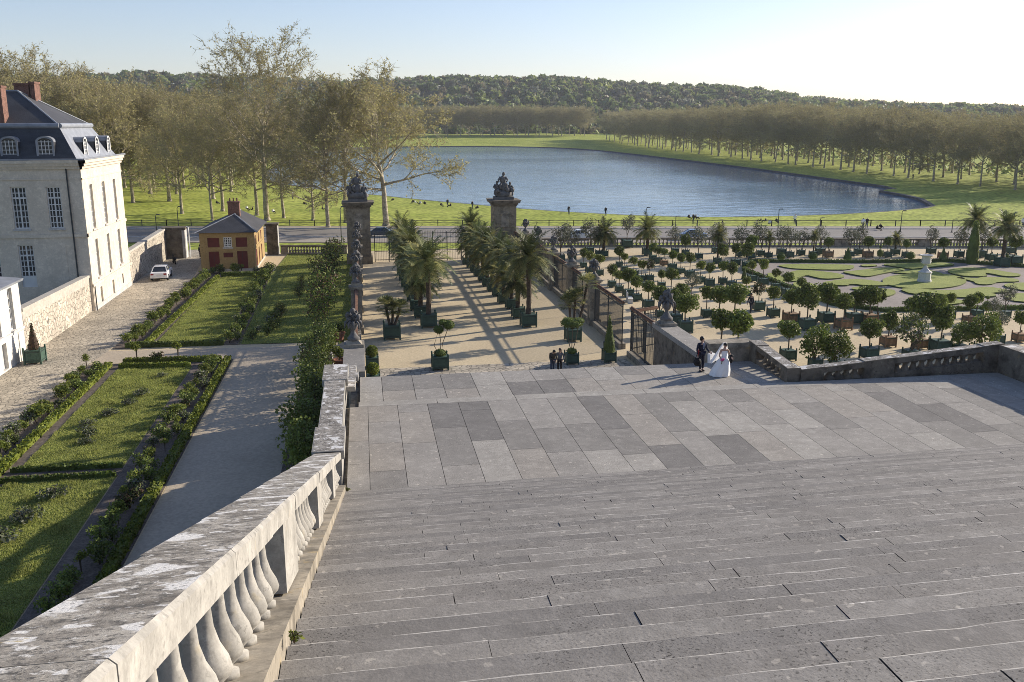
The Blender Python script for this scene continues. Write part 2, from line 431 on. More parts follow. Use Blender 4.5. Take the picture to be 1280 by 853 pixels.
def sdist(x, y): return float(np.min(np.hypot(SH[:, 0] - x, SH[:, 1] - y)))
def roadY(x): return 147.6 - .165 * (x - 30)         # far edge of the road beyond the balustrade
def mz(x, y):
    d = sdist(x, y); z = -18.42 + (1.5) * sm(2, 60, d) + .25 * math.sin(x * .05) * math.sin(y * .043) * sm(5, 40, d)
    z += 6 * sm(700, 900, y) * sm(0, 60, d)              # far bank rises
    k = sm(0, 16, y - roadY(x) - 1)
    return z * k + (G - .06) * (1 - k)
res = delaunay_2d_cdt(pts, edges, [], 0, 1e-4)
vco = [(p.x, p.y, mz(p.x, p.y)) for p in res[0]]
fcs = []
for f in res[2]:
    cx = sum(res[0][i].x for i in f) / len(f); cy = sum(res[0][i].y for i in f) / len(f)
    if inside((cx, cy), outer) and not inside((cx, cy), ring): fcs.append(tuple(f))
b = MB(); b.add(vco, fcs, GRASS); struct(b.build('meadow', smooth=True))

# hills behind
SKY_PX = [(-200, 118), (0, 112), (60, 109), (120, 105), (180, 102), (240, 103), (330, 106), (420, 108), (500, 107), (540, 103), (620, 103), (700, 104), (760, 109),
          (820, 113), (880, 114), (940, 119), (1000, 128), (1060, 134), (1140, 137), (1240, 139), (1300, 140), (1500, 146)]
def hill_top(px):
    for (a, ya), (c, yc) in zip(SKY_PX, SKY_PX[1:]):
        if a <= px <= c: return ya + (yc - ya) * (px - a) / (c - a)
    return SKY_PX[0][1] if px < SKY_PX[0][0] else SKY_PX[-1][1]
HR = 1350.0
def hill_z(az, r):
    px = 640 + FPX * math.tan(max(-1.2, min(1.2, az - YAW))) * 1.0
    zt = (HOR - hill_top(px)) / FPX * HR - 9
    return -18 + (zt + 18) * sm(880, HR, r) 
b = MB(); azs = [R(-58 + 2.0 * i) for i in range(68)]; rr = [870 + 45 * j for j in range(14)] + [1600, 2200, 3500]
vs = [(r * math.sin(a), r * math.cos(a), hill_z(a, r) - (0 if r < 1500 else (r - 1500) * .01)) for r in rr for a in azs]
na = len(azs)
fs = [(j * na + i, j * na + i + 1, (j + 1) * na + i + 1, (j + 1) * na + i) for j in range(len(rr) - 1) for i in range(na - 1)]
b.add(vs, fs, EARTH); struct(b.build('hills', smooth=True))

# ---------------------------------------------------------------- the garden level
b = MB()
base_poly = [(-60, 20), (150, 20), (150, 100.5), (120, 105.6), (87, 112), (64, 116.9), (33, 122.4), (20, 123.2), (-9, 121.4), (-20, 127.1), (-34, 126.6), (-60, 126.6)]
b.poly([(x, y, G) for x, y in base_poly], GRAVEL); struct(b.build('gravel_court'))
def sheet(name, poly, dz, m): 
    b = MB(); b.poly([(x, y, G + dz) for x, y in poly], m); return struct(b.build(name))
# street beyond the gate: pavement, carriageway, pavement
def rline(x, d): return roadY(x) - d
xs = [-300, -60, -20, 0, 20, 40, 60, 80, 100, 130, 300]
for nm, d0, d1, m, dz in (('pavement', 21.5, 15.2, PAVE, .008), ('road', 15.2, 4.2, ASPH, .004), ('verge_path', 4.2, 0.2, PAVE, .010)):
    b = MB(); vs = []
    for x in xs: vs += [(x, rline(x, d0), G + dz), (x, rline(x, d1), G + dz)]
    b.add(vs, [(2 * i, 2 * i + 2, 2 * i + 3, 2 * i + 1) for i in range(len(xs) - 1)], m); struct(b.build(nm))
b = MB()
for d in (15.2, 4.2):
    for i in range(len(xs) - 1):
        b.hexa([(xs[i], rline(xs[i], d) - .12, G - .05), (xs[i + 1], rline(xs[i + 1], d) - .12, G - .05), (xs[i + 1], rline(xs[i + 1], d) + .12, G - .05), (xs[i], rline(xs[i], d) + .12, G - .05),
                (xs[i], rline(xs[i], d) - .12, G + .12), (xs[i + 1], rline(xs[i + 1], d) - .12, G + .12), (xs[i + 1], rline(xs[i + 1], d) + .12, G + .12), (xs[i], rline(xs[i], d) + .12, G + .12)], PALESTONE)
struct(b.build('kerb'))
# left garden
sheet('cobbled_road', [(-24.4, 20), (-19.35, 20), (-19.35, 66), (-19.0, 71), (-18.6, 104), (-20.6, 127), (-24.4, 127)], .006, COB)
sheet('garden_path', [(-9.5, 20), (-1.0, 20), (-1.0, 66.5), (-1.0, 69.2), (-19.2, 70.0), (-19.2, 66.2), (-9.5, 66.2)], .005, PATHG)
for nm, p in (('lawn', [(-17.0, 45.2), (-12.1, 45.0), (-12.1, 64.2), (-17.0, 64.6)]), ('lawn', [(-17.0, 22), (-12.1, 22), (-12.1, 43.7), (-17.0, 43.7)]),
              ('lawn', [(-16.1, 71.6), (-10.9, 71.0), (-11.6, 103.0), (-15.5, 103.0)]), ('lawn', [(-9.6, 70.6), (-1.4, 70.2), (-1.4, 121), (-9.8, 120.4), (-10.4, 104)])):
    sheet(nm, p, .05, LAWN)
for p in ([(-19.3, 20), (-17.05, 20), (-17.05, 66), (-19.3, 66)], [(-12.05, 20), (-9.55, 20), (-9.55, 66.1), (-12.05, 66.1)], [(-17.04, 43.75), (-12.06, 43.75), (-12.06, 44.95), (-17.04, 45.15)],
          [(-17.04, 64.7), (-12.06, 64.3), (-12.06, 66), (-17.04, 66)], [(-18.9, 70.6), (-16.15, 70.6), (-15.55, 104), (-18.5, 104)], [(-10.85, 70.6), (-9.65, 70.6), (-10.4, 104), (-11.5, 104)],
          [(-18.5, 104.05), (-10.5, 104.05), (-10.5, 107), (-18.5, 107)], [(-4.4, 41), (-1.9, 41), (-1.9, 66), (-4.4, 66)]):
    sheet('flower_bed', p, .03, SOIL)
# pale cobbled strip at the stair foot, then the allée of palms
sheet('cobbled_strip', [(-.2, 52), (18.2, 52), (18.2, 61.8), (-.2, 61.8)], .006, COBC)
LTURF = M('back_lawn', (.06, .09, .022), var=.3, scale=.4, world=True)
sheet('lawn', [(-60, 66), (-24.8, 66), (-24.8, 86), (-60, 86)], .06, LTURF)
sheet('lawn', [(-60, 100.2), (-24.8, 100.2), (-24.8, 122), (-60, 122)], .06, LTURF)

# ---------------------------------------------------------------- the parterre with scroll-cut turf
PB = [(42.6, 77.9), (45.6, 74.4), (58.8, 73.4), (80, 72.2), (84, 76), (84, 88), (73.7, 97.6), (70, 101), (59.3, 101.9), (46, 104.6), (42.6, 98.4)]
sheet('parterre', PB, .008, PARTG)
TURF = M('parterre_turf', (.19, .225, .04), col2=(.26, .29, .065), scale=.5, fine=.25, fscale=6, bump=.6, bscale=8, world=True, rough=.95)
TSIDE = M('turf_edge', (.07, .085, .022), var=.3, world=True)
def zz(ox, oy, l): return [(ox + x / 5.333, oy + y / 5.333) for x, y in l]
scrolls = [
 [(1155.4 + 52.5 * math.cos(2 * PI * k / 40), 352.6 + 9.8 * math.sin(2 * PI * k / 40)) for k in range(40)],
 zz(1040, 240, [(320, 488), (420, 505), (520, 521), (580, 518), (640, 510), (730, 502), (820, 495), (790, 480), (640, 478), (440, 484)]),
 zz(1040, 240, [(60, 540), (130, 556), (220, 572), (270, 566), (330, 552), (400, 540), (500, 526), (440, 514), (330, 511), (220, 525), (120, 536)]),
 zz(1040, 240, [(765, 535), (800, 555), (900, 571), (1040, 572), (1015, 548), (1060, 552), (1150, 571), (1245, 571), (1262, 556), (1180, 545), (1100, 530), (980, 512), (850, 514), (790, 522)]),
 zz(1040, 240, [(805, 577), (940, 600), (960, 621), (1050, 626), (1110, 606), (1250, 606), (1232, 586), (1120, 576), (1000, 575), (960, 584), (900, 578)]),
 zz(1040, 240, [(1142, 632), (1200, 651), (1300, 668), (1400, 668), (1400, 614), (1300, 612), (1200, 615), (1155, 622)]),
 zz(1040, 240, [(440, 655), (530, 690), (620, 684), (700, 685), (830, 711), (920, 712), (950, 703), (1090, 707), (1095, 692), (1050, 681), (1210, 676), (1150, 657), (1040, 640), (960, 648), (850, 662), (700, 665), (560, 651)]),
 zz(1040, 240, [(510, 708), (620, 700), (750, 706), (900, 740), (830, 757), (700, 762), (590, 758), (530, 735)]),
 zz(1040, 240, [(110, 650), (200, 666), (190, 692), (290, 706), (370, 705), (425, 685), (420, 662), (330, 652), (200, 636)]),
 zz(1040, 240, [(-20, 600), (130, 588), (260, 596), (400, 625), (330, 634), (200, 630), (150, 622), (-20, 628)]),
 zz(1040, 240, [(-190, 493), (0, 489), (140, 494), (150, 510), (110, 525), (0, 526), (-140, 512)]),
 zz(1040, 240, [(182, 492), (290, 490), (302, 500), (210, 505)]),
 zz(1040, 240, [(395, 545), (460, 536), (560, 524), (640, 526), (760, 557), (690, 565), (560, 552), (460, 548)]),
 zz(1040, 240, [(1160, 690), (1300, 680), (1420, 700), (1420, 740), (1240, 742), (1150, 715)]),
 zz(840, 240, [(690, 495), (780, 515), (860, 520), (1050, 526), (1180, 526), (1205, 505), (1080, 489), (800, 487)]),
 zz(840, 240, [(760, 558), (810, 532), (900, 528), (1030, 540), (1120, 553), (1155, 570), (1120, 583), (1010, 588), (940, 573), (900, 562), (850, 575), (840, 600), (800, 605), (770, 590)]),
 zz(840, 240, [(990, 608), (1060, 629), (1160, 632), (1190, 625), (1060, 615), (1180, 604), (1270, 606), (1280, 588), (1150, 597)]),
 zz(840, 240, [(635, 545), (690, 552), (740, 572), (760, 610), (730, 620), (690, 590), (640, 572)]),
 zz(840, 240, [(800, 612), (870, 606), (950, 622), (990, 650), (960, 668), (880, 655), (820, 640)]),
]
b = MB()
for q in scrolls:
    g = smooth_loop([at(x, y) for x, y in q], 1)
    if sum(g[i][0] * g[(i + 1) % len(g)][1] - g[(i + 1) % len(g)][0] * g[i][1] for i in range(len(g))) < 0: g = g[::-1]
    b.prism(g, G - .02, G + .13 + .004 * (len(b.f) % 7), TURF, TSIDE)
struct(b.build('parterre_lawn'))
# ================================================================ the great stair
SK = 0.025                      # the steps run slightly askew to the walls
T_, RI = 0.586, 0.1934          # tread, riser
YB = 27.6
rnd = random.Random(11)
# --- upper flight: every step is a row of blocks with open joints and a worn lip, coloured pale as if catching light
b = MB()
for k in range(0, 45):
    zt = LAND + RI * (k + 1); y0 = YB - T_ * (k + 1) + .02; y1 = YB - T_ * k
    tone = rnd.random()
    x = -0.88
    while x < 30.2:
        w = rnd.uniform(1.6, 3.6); x2 = min(30.2, x + w)
        if 30.2 - x2 < .8: x2 = 30.2
        m = STEP[k * 7 % 3] if rnd.random() < .65 else rnd.choice(STEP)
        g = .0035 + .006 * (rnd.random() < .2); dz = rnd.uniform(-.006, .006)
        a0, a1 = x + g, x2 - g; ns = max(2, int((a1 - a0) / .3)); vs = []
        for i in range(ns + 1):                     # worn, slightly wavy nosing
            xx = a0 + (a1 - a0) * i / ns; o = SK * xx; wv = rnd.uniform(-.004, .004); ww = rnd.uniform(.017, .027); dp = rnd.uniform(.003, .014)
            if rnd.random() < .03: ww += .035; dp += .015
            vs += [(xx, y0 + o, zt + dz), (xx, y1 - ww + o, zt + dz - .002), (xx, y1 - .006 + o + wv, zt + dz - dp), (xx, y1 + o + wv, zt + dz - .04), (xx, y1 + o, zt - RI - .03), (xx, y0 + o, zt - RI - .03)]
        for i in range(ns):
            p, q = 6 * i, 6 * i + 6
            b.add([vs[p], vs[p + 1], vs[q + 1], vs[q]], [(0, 3, 2, 1)], m)
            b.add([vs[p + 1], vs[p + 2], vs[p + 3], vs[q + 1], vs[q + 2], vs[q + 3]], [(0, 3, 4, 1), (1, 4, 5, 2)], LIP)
            b.add([vs[p + 3], vs[p + 4], vs[q + 4], vs[q + 3]], [(0, 3, 2, 1)], m)
        e6 = 6 * ns
        b.add(vs[:6] + vs[e6:], [(0, 1, 2, 3, 4, 5), (6, 11, 10, 9, 8, 7)], JOINT)
        x = x2
    b.add([(-.88, YB - T_ * (k + 1), zt - .05), (30.2, YB - T_ * (k + 1) + SK * 30.2, zt - .05), (30.2, y1 + SK * 30.2 - .02, zt - .05), (-.88, y1 - .02, zt - .05)], [(0, 1, 2, 3)], JOINT)
struct(b.build('stairs'))
# --- landing: long slabs laid towards the lake, a cross band, then a second row of slabs one step lower
b = MB()
def slab(x0, x1, ya, yb, z, m, askew=0.0):
    g = .011
    b.hexa([(x0 + g, ya + askew * x0, z - .2), (x1 - g, ya + askew * x1, z - .2), (x1 - g, yb, z - .2), (x0 + g, yb, z - .2),
            (x0 + g, ya + askew * x0, z), (x1 - g, ya + askew * x1, z), (x1 - g, yb, z), (x0 + g, yb, z)], m)
edges_x = [-.86, -.11]
while edges_x[-1] < 29.0: edges_x.append(edges_x[-1] + rnd.uniform(1.16, 1.34))
edges_x[-1] = 29.3
dark_cells = {(4, 1), (4, 2), (5, 1), (6, 1), (7, 1), (8, 1), (8, 2), (9, 0), (10, 1), (11, 0), (13, 2), (15, 1), (16, 2), (18, 0), (18, 1), (19, 1), (20, 0), (3, 1), (3, 2), (21, 1)}
for i in range(len(edges_x) - 1):
    x0, x1 = edges_x[i], edges_x[i + 1]
    ya = YB + .02; cuts = [0]
    while cuts[-1] < 9.2: cuts.append(cuts[-1] + rnd.uniform(2.0, 4.8))
    cuts[-1] = 9.45
    if cuts[-1] - cuts[-2] < 1.0: cuts.pop(-2)
    nC = len(cuts) - 1
    for j in range(nC):
        d = (i, j) in dark_cells
        m = rnd.choice((SLAB[3], SLAB[4])) if d else rnd.choice((SLAB[0], SLAB[1], SLAB[1], SLAB[2]) + ((SLAB[3],) if rnd.random() < .3 else ()))
        y0 = YB + .01 + cuts[j] + (.004 if j else 0); y1 = YB + cuts[j + 1] - .004 if j < nC - 1 else 37.05
        g = .011; z = LAND
        k0 = SK * (1 - cuts[j] / 9.45); k1 = SK * (1 - cuts[j + 1] / 9.45)
        g = .009
        b.hexa([(x0 + g, y0 + k0 * x0, z - .2), (x1 - g, y0 + k0 * x1, z - .2), (x1 - g, y1 + k1 * x1, z - .2), (x0 + g, y1 + k1 * x0, z - .2),
                (x0 + g, y0 + k0 * x0, z), (x1 - g, y0 + k0 * x1, z), (x1 - g, y1 + k1 * x1, z), (x0 + g, y1 + k1 * x0, z)], m)
x = -.5
while x < 29.3:                                     # cross band (nosing row)
    x2 = min(29.3, x + rnd.uniform(2.2, 3.8)); slab(x, x2, 37.07, 37.75, LAND, SLAB[0]); x = x2
edges2 = [-.45, .55]
while edges2[-1] < 18.2: edges2.append(edges2[-1] + rnd.uniform(1.2, 1.5))
edges2[-1] = 19.0
for i in range(len(edges2) - 1):
    c = rnd.uniform(1.6, 2.9); m1 = rnd.choice((SLAB[0], SLAB[1], SLAB[2])); m2 = rnd.choice((SLAB[0], SLAB[1], SLAB[2], SLAB[3]))
    if i in (5, 6): m1, m2 = SLAB[4], SLAB[1]
    slab(edges2[i], edges2[i + 1], 37.77, 37.77 + c - .012, LAND - .12, m1); slab(edges2[i], edges2[i + 1], 37.77 + c + .012, 42.1, LAND - .12, m2)
b.add([(-.86, YB, LAND - .06), (29.3, YB + .7, LAND - .06), (29.3, 37.7, LAND - .06), (-.86, 37.7, LAND - .06)], [(0, 1, 2, 3)], JOINT)
b.add([(-.5, 37.7, LAND - .18), (19, 37.7, LAND - .18), (19, 42.1, LAND - .18), (-.5, 42.1, LAND - .18)], [(0, 1, 2, 3)], JOINT)
struct(b.build('stair_landing'))
# --- lower flight down to the court
b = MB(); n2 = 22; t2 = .5; r2 = (LAND - .12 - G) / n2
for k in range(n2):
    zt = LAND - .12 - r2 * (k + 1) if k < n2 - 1 else G + .001
    if k == n2 - 1: break
    b.box(-.2, 17.7, 42.1 + t2 * k, 42.1 + t2 * (k + 1) + .05, G - .5, zt, STEP[k % 3])
struct(b.build('stairs'))
# --- masonry under it all
b = MB()
def capz(y): return -(.88 + .332 * y)
def nose(y): return -(2.20 + .330 * y)
b.sbox(-1.95, -.93, -2, 27.9, lambda y: G - 1, lambda y: nose(y) + .02, OLDSTONE)
b.sbox(-.92, 30.2, -2, 27.3, lambda y: G - 1, lambda y: nose(y) - .45, DARKSTONE)
b.box(-1.90, 29.25, 27.3, 37.68, G - 1, LAND - .21, OLDSTONE)
b.box(-.85, 18.95, 37.68, 42.08, G - 1, LAND - .33, OLDSTONE)
struct(b.build('stair_masonry'))

# ---------------------------------------------------------------- balustrades
def baluster_prof(h, r=.17):
    return [(r * .95, 0), (r * .95, .06 * h), (r * .6, .09 * h), (r * .72, .13 * h), (r * 1.12, .25 * h), (r * 1.2, .33 * h), (r * 1.0, .45 * h), (r * .62, .62 * h), (r * .45, .76 * h),
            (r * .5, .84 * h), (r * .78, .87 * h), (r * .78, .92 * h), (r * .62, .93 * h), (r * .95, .95 * h), (r * .95, h)]
S_ = .332
t = thing('stair_balustrade', 'long raked stone balustrade with lichen spotted coping sloping down beside the grey steps', 'balustrade', (-1.42, 15, capz(15)))
OX, OY, OZ = t.location
def L3(b): 
    b.v = [(x - OX, y - OY, z - OZ) for x, y, z in b.v]; return b
b = MB(); y = .6; rr2 = random.Random(5)
COPE = stone('coping_stone', (.44, .415, .375), pits=.55, lich=.9, dark=.8, pscale=7)
def cope_mat():
    m = bpy.data.materials.new('lichen_coping'); m.use_nodes = True; t = m.node_tree; n = t.nodes; L = t.links; n.clear()
    out = n.new('ShaderNodeOutputMaterial'); p = n.new('ShaderNodeBsdfPrincipled'); p.inputs['Roughness'].default_value = .9; p.inputs['Specular IOR Level'].default_value = .2
    co = n.new('ShaderNodeNewGeometry').outputs['Position']
    mp = n.new('ShaderNodeMapping'); mp.inputs['Scale'].default_value = (1.0, 1.0, 1.0); L.new(co, mp.inputs[0]); co = mp.outputs[0]
    def noise(s, d, r=.6):
        q = n.new('ShaderNodeTexNoise'); q.inputs['Scale'].default_value = s; q.inputs['Detail'].default_value = d; q.inputs['Roughness'].default_value = r; q.inputs['Distortion'].default_value = .3
        L.new(co, q.inputs['Vector']); return q.outputs[0]
    def rng(v, a, b, c=0., d=1.):
        q = n.new('ShaderNodeMapRange'); q.inputs[1].default_value = a; q.inputs[2].default_value = b; q.inputs[3].default_value = c; q.inputs[4].default_value = d; L.new(v, q.inputs[0]); return q.outputs[0]
    def mix(f, a, b):
        q = n.new('ShaderNodeMix'); q.data_type = 'RGBA'; L.new(f, q.inputs[0])
        for i, v in ((6, a), (7, b)):
            if isinstance(v, tuple): q.inputs[i].default_value = (*v, 1)
            else: L.new(v, q.inputs[i])
        return q.outputs[2]
    c = mix(rng(noise(3.0, 8, .72), .38, .58), (.145, .13, .11), (.40, .37, .32))
    c = mix(rng(noise(9, 8, .75), .52, .60), c, (.105, .10, .092))
    c = mix(rng(noise(1.5, 4, .55), .575, .60), c, (.66, .645, .61))
    c = mix(rng(noise(4.2, 3, .5), .62, .645), c, (.66, .645, .61))
    c = mix(rng(noise(13, 5, .6), .60, .64), c, (.58, .56, .52))
    c = mix(rng(noise(26, 6, .7), .56, .64), c, (.09, .082, .072))
    c = mix(rng(noise(2.1, 5, .6), .68, .71), c, (.42, .33, .15))
    L.new(c, p.inputs['Base Color'])
    bp = n.new('ShaderNodeBump'); bp.inputs['Strength'].default_value = .8; bp.inputs['Distance'].default_value = .02
    L.new(noise(14, 9, .75), bp.inputs['Height']); L.new(bp.outputs[0], p.inputs['Normal']); L.new(p.outputs[0], out.inputs[0])
    return m
LICHEN = cope_mat()
def coping_piece(b, x0, x1, y0, y1, zf, th):
    e = .03
    vs = []
    for yy in (y0, y1):
        z = zf(yy)
        vs += [(x0, yy, z - th), (x0, yy, z - e), (x0 + e, yy, z), (x1 - e, yy, z), (x1, yy, z - e), (x1, yy, z - th)]
    b.add(vs, [(2, 3, 9, 8)], LICHEN); b.add(vs, [(1, 2, 8, 7), (3, 4, 10, 9)], RAILSTONE)
    b.add(vs, [(4, 5, 11, 10), (0, 1, 7, 6), (0, 6, 11, 5), (0, 5, 4, 3, 2, 1), (6, 7, 8, 9, 10, 11)], RAILSTONE)
while y < 28.4:
    y2 = min(28.7, y + rr2.uniform(2.3, 3.0))
    coping_piece(b, -1.62 - .009 * y + rr2.uniform(-.006, .006), -1.0 + rr2.uniform(-.008, .008), y + .006, y2 - .006, capz, .22); y = y2
L3(b).build('coping', t)
b = MB(); b.sbox(-1.92, -.886, .6, 28.0, lambda y: nose(y) - .3, lambda y: nose(y) + .17, OLDSTONE); L3(b).build('plinth', t)
ped = [(.3, 1.4), (9.9, 11.5), (16.2, 17.6), (22.6, 23.7)]
for a, c in ped:
    b = MB(); b.sbox(-1.72, -1.025, a, c, lambda y: nose(y) + .2, lambda y: capz(y) - .217, RAILSTONE); L3(b).build('pedestal', t)
yb = 1.9; proto = None
while yb < 28.0:
    if not any(a - .22 < yb < c + .22 for a, c in ped):
        z0 = nose(yb) + .165; h = (capz(yb) - .217) - z0
        if proto is None:
            q = MB(); q.lathe([(k * .125, z * (h + .01)) for k, z in ((1.05, 0), (1.05, .08), (.66, .10), (.72, .13), (1.3, .21), (1.42, .27), (1.25, .36), (.8, .48), (.52, .62), (.44, .78), (.5, .87), (.8, .89), (.8, .94), (1.0, .95), (1.0, 1.0))], RAILSTONE, n=14, shear=-S_)
            proto = q.mesh('baluster', True)
        o = link('baluster', proto, t); o.location = (-1.22 - OX, yb - OY, z0 - OZ)
    yb += .53
# level balustrade along the landing's left side
def level_balustrade(name, label, x0, x1, y0, y1, zb, zt, peds, spacing, group=None, along='y', mat=None, cap=LICHEN, r=.17, th=.26, slope=0.0, base=.22, over=.08, shaft=None, bal=True, smooth=True):
    """Coping, plinth, pedestals with cap plates and balusters between; runs along y (x0..x1 is its thickness) or along x."""
    mat = mat or RAILSTONE
    t = thing(name, label, 'balustrade', ((x0 + x1) / 2, (y0 + y1) / 2, zb), 0, group)
    ox, oy, oz = t.location
    def loc(b): b.v = [(x - ox, y - oy, z - oz) for x, y, z in b.v]; return b
    def bx(b, u0, u1, w0, w1, za, zc, m, s=0.0):
        zl = slope * (u0 - (y0 if along == 'y' else x0)); zr = slope * (u1 - (y0 if along == 'y' else x0))
        if along == 'y': v = [(w0, u0, za + zl * s), (w1, u0, za + zl * s), (w1, u1, za + zr * s), (w0, u1, za + zr * s), (w0, u0, zc + zl), (w1, u0, zc + zl), (w1, u1, zc + zr), (w0, u1, zc + zr)]
        else: v = [(u0, w0, za + zl * s), (u1, w0, za + zr * s), (u1, w1, za + zr * s), (u0, w1, za + zl * s), (u0, w0, zc + zl), (u1, w0, zc + zr), (u1, w1, zc + zr), (u0, w1, zc + zl)]
        b.hexa(v, m)
    a, c = (y0, y1) if along == 'y' else (x0, x1)
    w0, w1 = (x0, x1) if along == 'y' else (y0, y1)
    q = MB(); bx(q, a, c, w0, w1, zt - th, zt, mat, 1.0); bx(q, a + .002, c - .002, w0 + .03, w1 - .03, zt - .02, zt + .004, cap, 1.0); loc(q).build('coping', t)
    q = MB(); bx(q, a, c, w0 + .03, w1 - .03, zb - .1, zb + base, mat); loc(q).build('plinth', t)
    for pa, pc in peds:
        q = MB(); bx(q, pa, pc, w0 - .005, w1 + .005, zb - .1, zt - th + .002, mat); bx(q, pa - over, pc + over, w0 - over, w1 + over, zt - th * .9, zt + .03, mat, 1.0); bx(q, pa - over + .03, pc + over - .03, w0 - over + .03, w1 + over - .03, zt + .01, zt + .034, cap, 1.0)
        loc(q).build('pedestal', t)
    if bal:
        me = None; u = a + spacing * .6
        while u < c - spacing * .4:
            if not any(pa - spacing * .4 < u < pc + spacing * .4 for pa, pc in peds):
                zu = slope * (u - a); h = zt + zu - th - zb - base
                if me is None or abs(slope) > 0:
                    q = MB(); q.lathe(baluster_prof(h + .01, r), mat, n=10 if smooth else 6, shear=0); me = q.mesh('baluster', True)
                o = link('baluster', me, t); wm = (w0 + w1) / 2
                o.location = ((wm, u, zb + base - .005) if along == 'y' else (u, wm, zb + base - .005)); o.location = (o.location[0] - ox, o.location[1] - oy, o.location[2] - oz)
            u += spacing
    return t
level_balustrade('landing_balustrade', 'level stone balustrade with wide lichen covered pedestal caps on the left edge of the landing', -1.84, -1.0, 28.75, 39.9, LAND, -10.40,
                 [(28.85, 31.2), (37.5, 39.8)], .47, over=.1, th=.3)
level_balustrade('landing_balustrade', 'narrow stone balustrade stepping down behind the landing towards the palm court', -.98, -.62, 38.2, 46.0, LAND - 2.6, -10.95, [(41.4, 43.0)], .5,
                 slope=-.14, th=.2, bal=False, over=.12)
# ends of the lower flight: broad plain parapets carrying the sculptures
for nm, lab, xa, xb, ya, yb in (('stair_parapet', 'broad flat topped stone parapet left of the lower stairs under the flower basket sculpture', -1.35, -.22, 45.6, 52.6),
                                ('stair_parapet', 'broad sloping dark stone parapet right of the lower stairs under the lead sculpture', 17.75, 18.95, 43.6, 54.6)):
    t = thing(nm, lab, 'parapet', ((xa + xb) / 2, (ya + yb) / 2, G))
    ox, oy, oz = t.location
    z0 = -12.28
    q = MB(); q.box(xa + .1, xb - .1, ya + .1, yb - .1, G - .2, z0 - .3, DARKSTONE); L = q; L.v = [(x - ox, y - oy, z - oz) for x, y, z in L.v]; L.build('wall', t)
    q = MB(); q.box(xa, xb, ya, yb, z0 - .3, z0, SLAB[3] if xa < 0 else SLAB[1]); q.v = [(x - ox, y - oy, z - oz) for x, y, z in q.v]; q.build('coping', t)
t = thing('stair_wall', 'weathered yellowish stone wall end behind the bride', 'wall', (18.2, 42.7, G))
q = MB(); q.box(-1.4, .8, -.35, .35, 0, 5.55, OLDSTONE); q.build('wall', t); q = MB(); q.box(-1.5, .9, -.45, .45, 5.55, 5.8, OLDSTONE); q.build('coping', t)
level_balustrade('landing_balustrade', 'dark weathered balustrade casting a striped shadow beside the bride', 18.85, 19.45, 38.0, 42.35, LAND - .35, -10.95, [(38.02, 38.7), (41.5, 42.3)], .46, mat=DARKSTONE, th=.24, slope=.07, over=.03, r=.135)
# rear wall of the landing's right half, coping rising to the right
level_balustrade('landing_balustrade', 'dark stained, shaded balustrade along the far landing edge with coping rising to the right', 19.5, 29.6, 37.95, 38.5, LAND - .45, -11.02, [(19.5, 20.6), (22.6, 24.1), (28.6, 29.6)], .42, along='x', mat=DARKSTONE, slope=.083, th=.26, over=.015, r=.24)  # shade on the near face is put into the darker stone colour
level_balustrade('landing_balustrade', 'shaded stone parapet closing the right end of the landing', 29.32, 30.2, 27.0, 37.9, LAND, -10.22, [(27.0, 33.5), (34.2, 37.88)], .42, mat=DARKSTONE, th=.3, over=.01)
q = MB(); q.box(19.0, 30.2, 37.76, 39.2, G - .5, LAND - .46, OLDSTONE); q.box(18.98, 19.6, 37.76, 42.4, G - .5, LAND - .36, OLDSTONE); q.box(29.3, 30.2, 26, 37.9, G - .5, LAND - .11, OLDSTONE); struct(q.build('stair_masonry'))

# moss and dirt gathered in the seam between the landing and the steps
MOSS = M('seam_moss', (.05, .055, .02), col2=(.10, .115, .03), scale=6, rough=.95); q = MB(); rm_ = np.random.default_rng(4); x = -.8
while x < 29:
    x += rm_.exponential(.22); y = YB + .012 + SK * x
    dense = math.sin(x * 1.3) + math.sin(x * .47 + 1) > .1
    if dense or rm_.random() < .25: q.leaves((x, y + rm_.normal() * .012, LAND + .006), (.09 + .14 * rm_.random(), .022, .014), 9, .04, [MOSS, JOINT], rm_, .1)
tag(q.build('moss'), 'thin line of moss and dirt in the seam between landing and steps', 'moss', kind='stuff')
# ================================================================ buildings and garden walls
PLASTER = stone('cream_limestone', (.70, .615, .495), pits=.12, lich=.05, pscale=5, bump=.15)
PLASTER2 = stone('annex_render', (.66, .63, .57), pits=.12, lich=.05, pscale=5, bump=.15)
SLATE = M('roof_slate', (.050, .053, .060), var=.25, scale=.8, fine=.3, fscale=14, rough=.55, world=True, stretch=(1, 1, 3))
SLATE_TOP = M('upper_roof_slate', (.062, .062, .064), var=.2, scale=.7, fine=.25, fscale=12, rough=.6, world=True)
ZINC = M('zinc_flashing', (.24, .255, .28), var=.2, scale=1.5, rough=.45)
BRICK = M('chimney_brick', (.165, .088, .066), var=.3, scale=3, fine=.3, fscale=12)
OCHRE = stone('ochre_render', (.38, .265, .12), pits=.35, lich=.02, pscale=5, bump=.2)
REDP = M('red_panel_paint', (.115, .028, .024), var=.25, scale=2)
DOOR = M('grey_white_door', (.50, .49, .46), var=.08)
RUBBLE = cobble('rubble_stone', (.50, .44, .35), 2.6)
WALLCAP = stone('wall_coping', (.50, .46, .39), pits=.3, lich=.2, pscale=7)

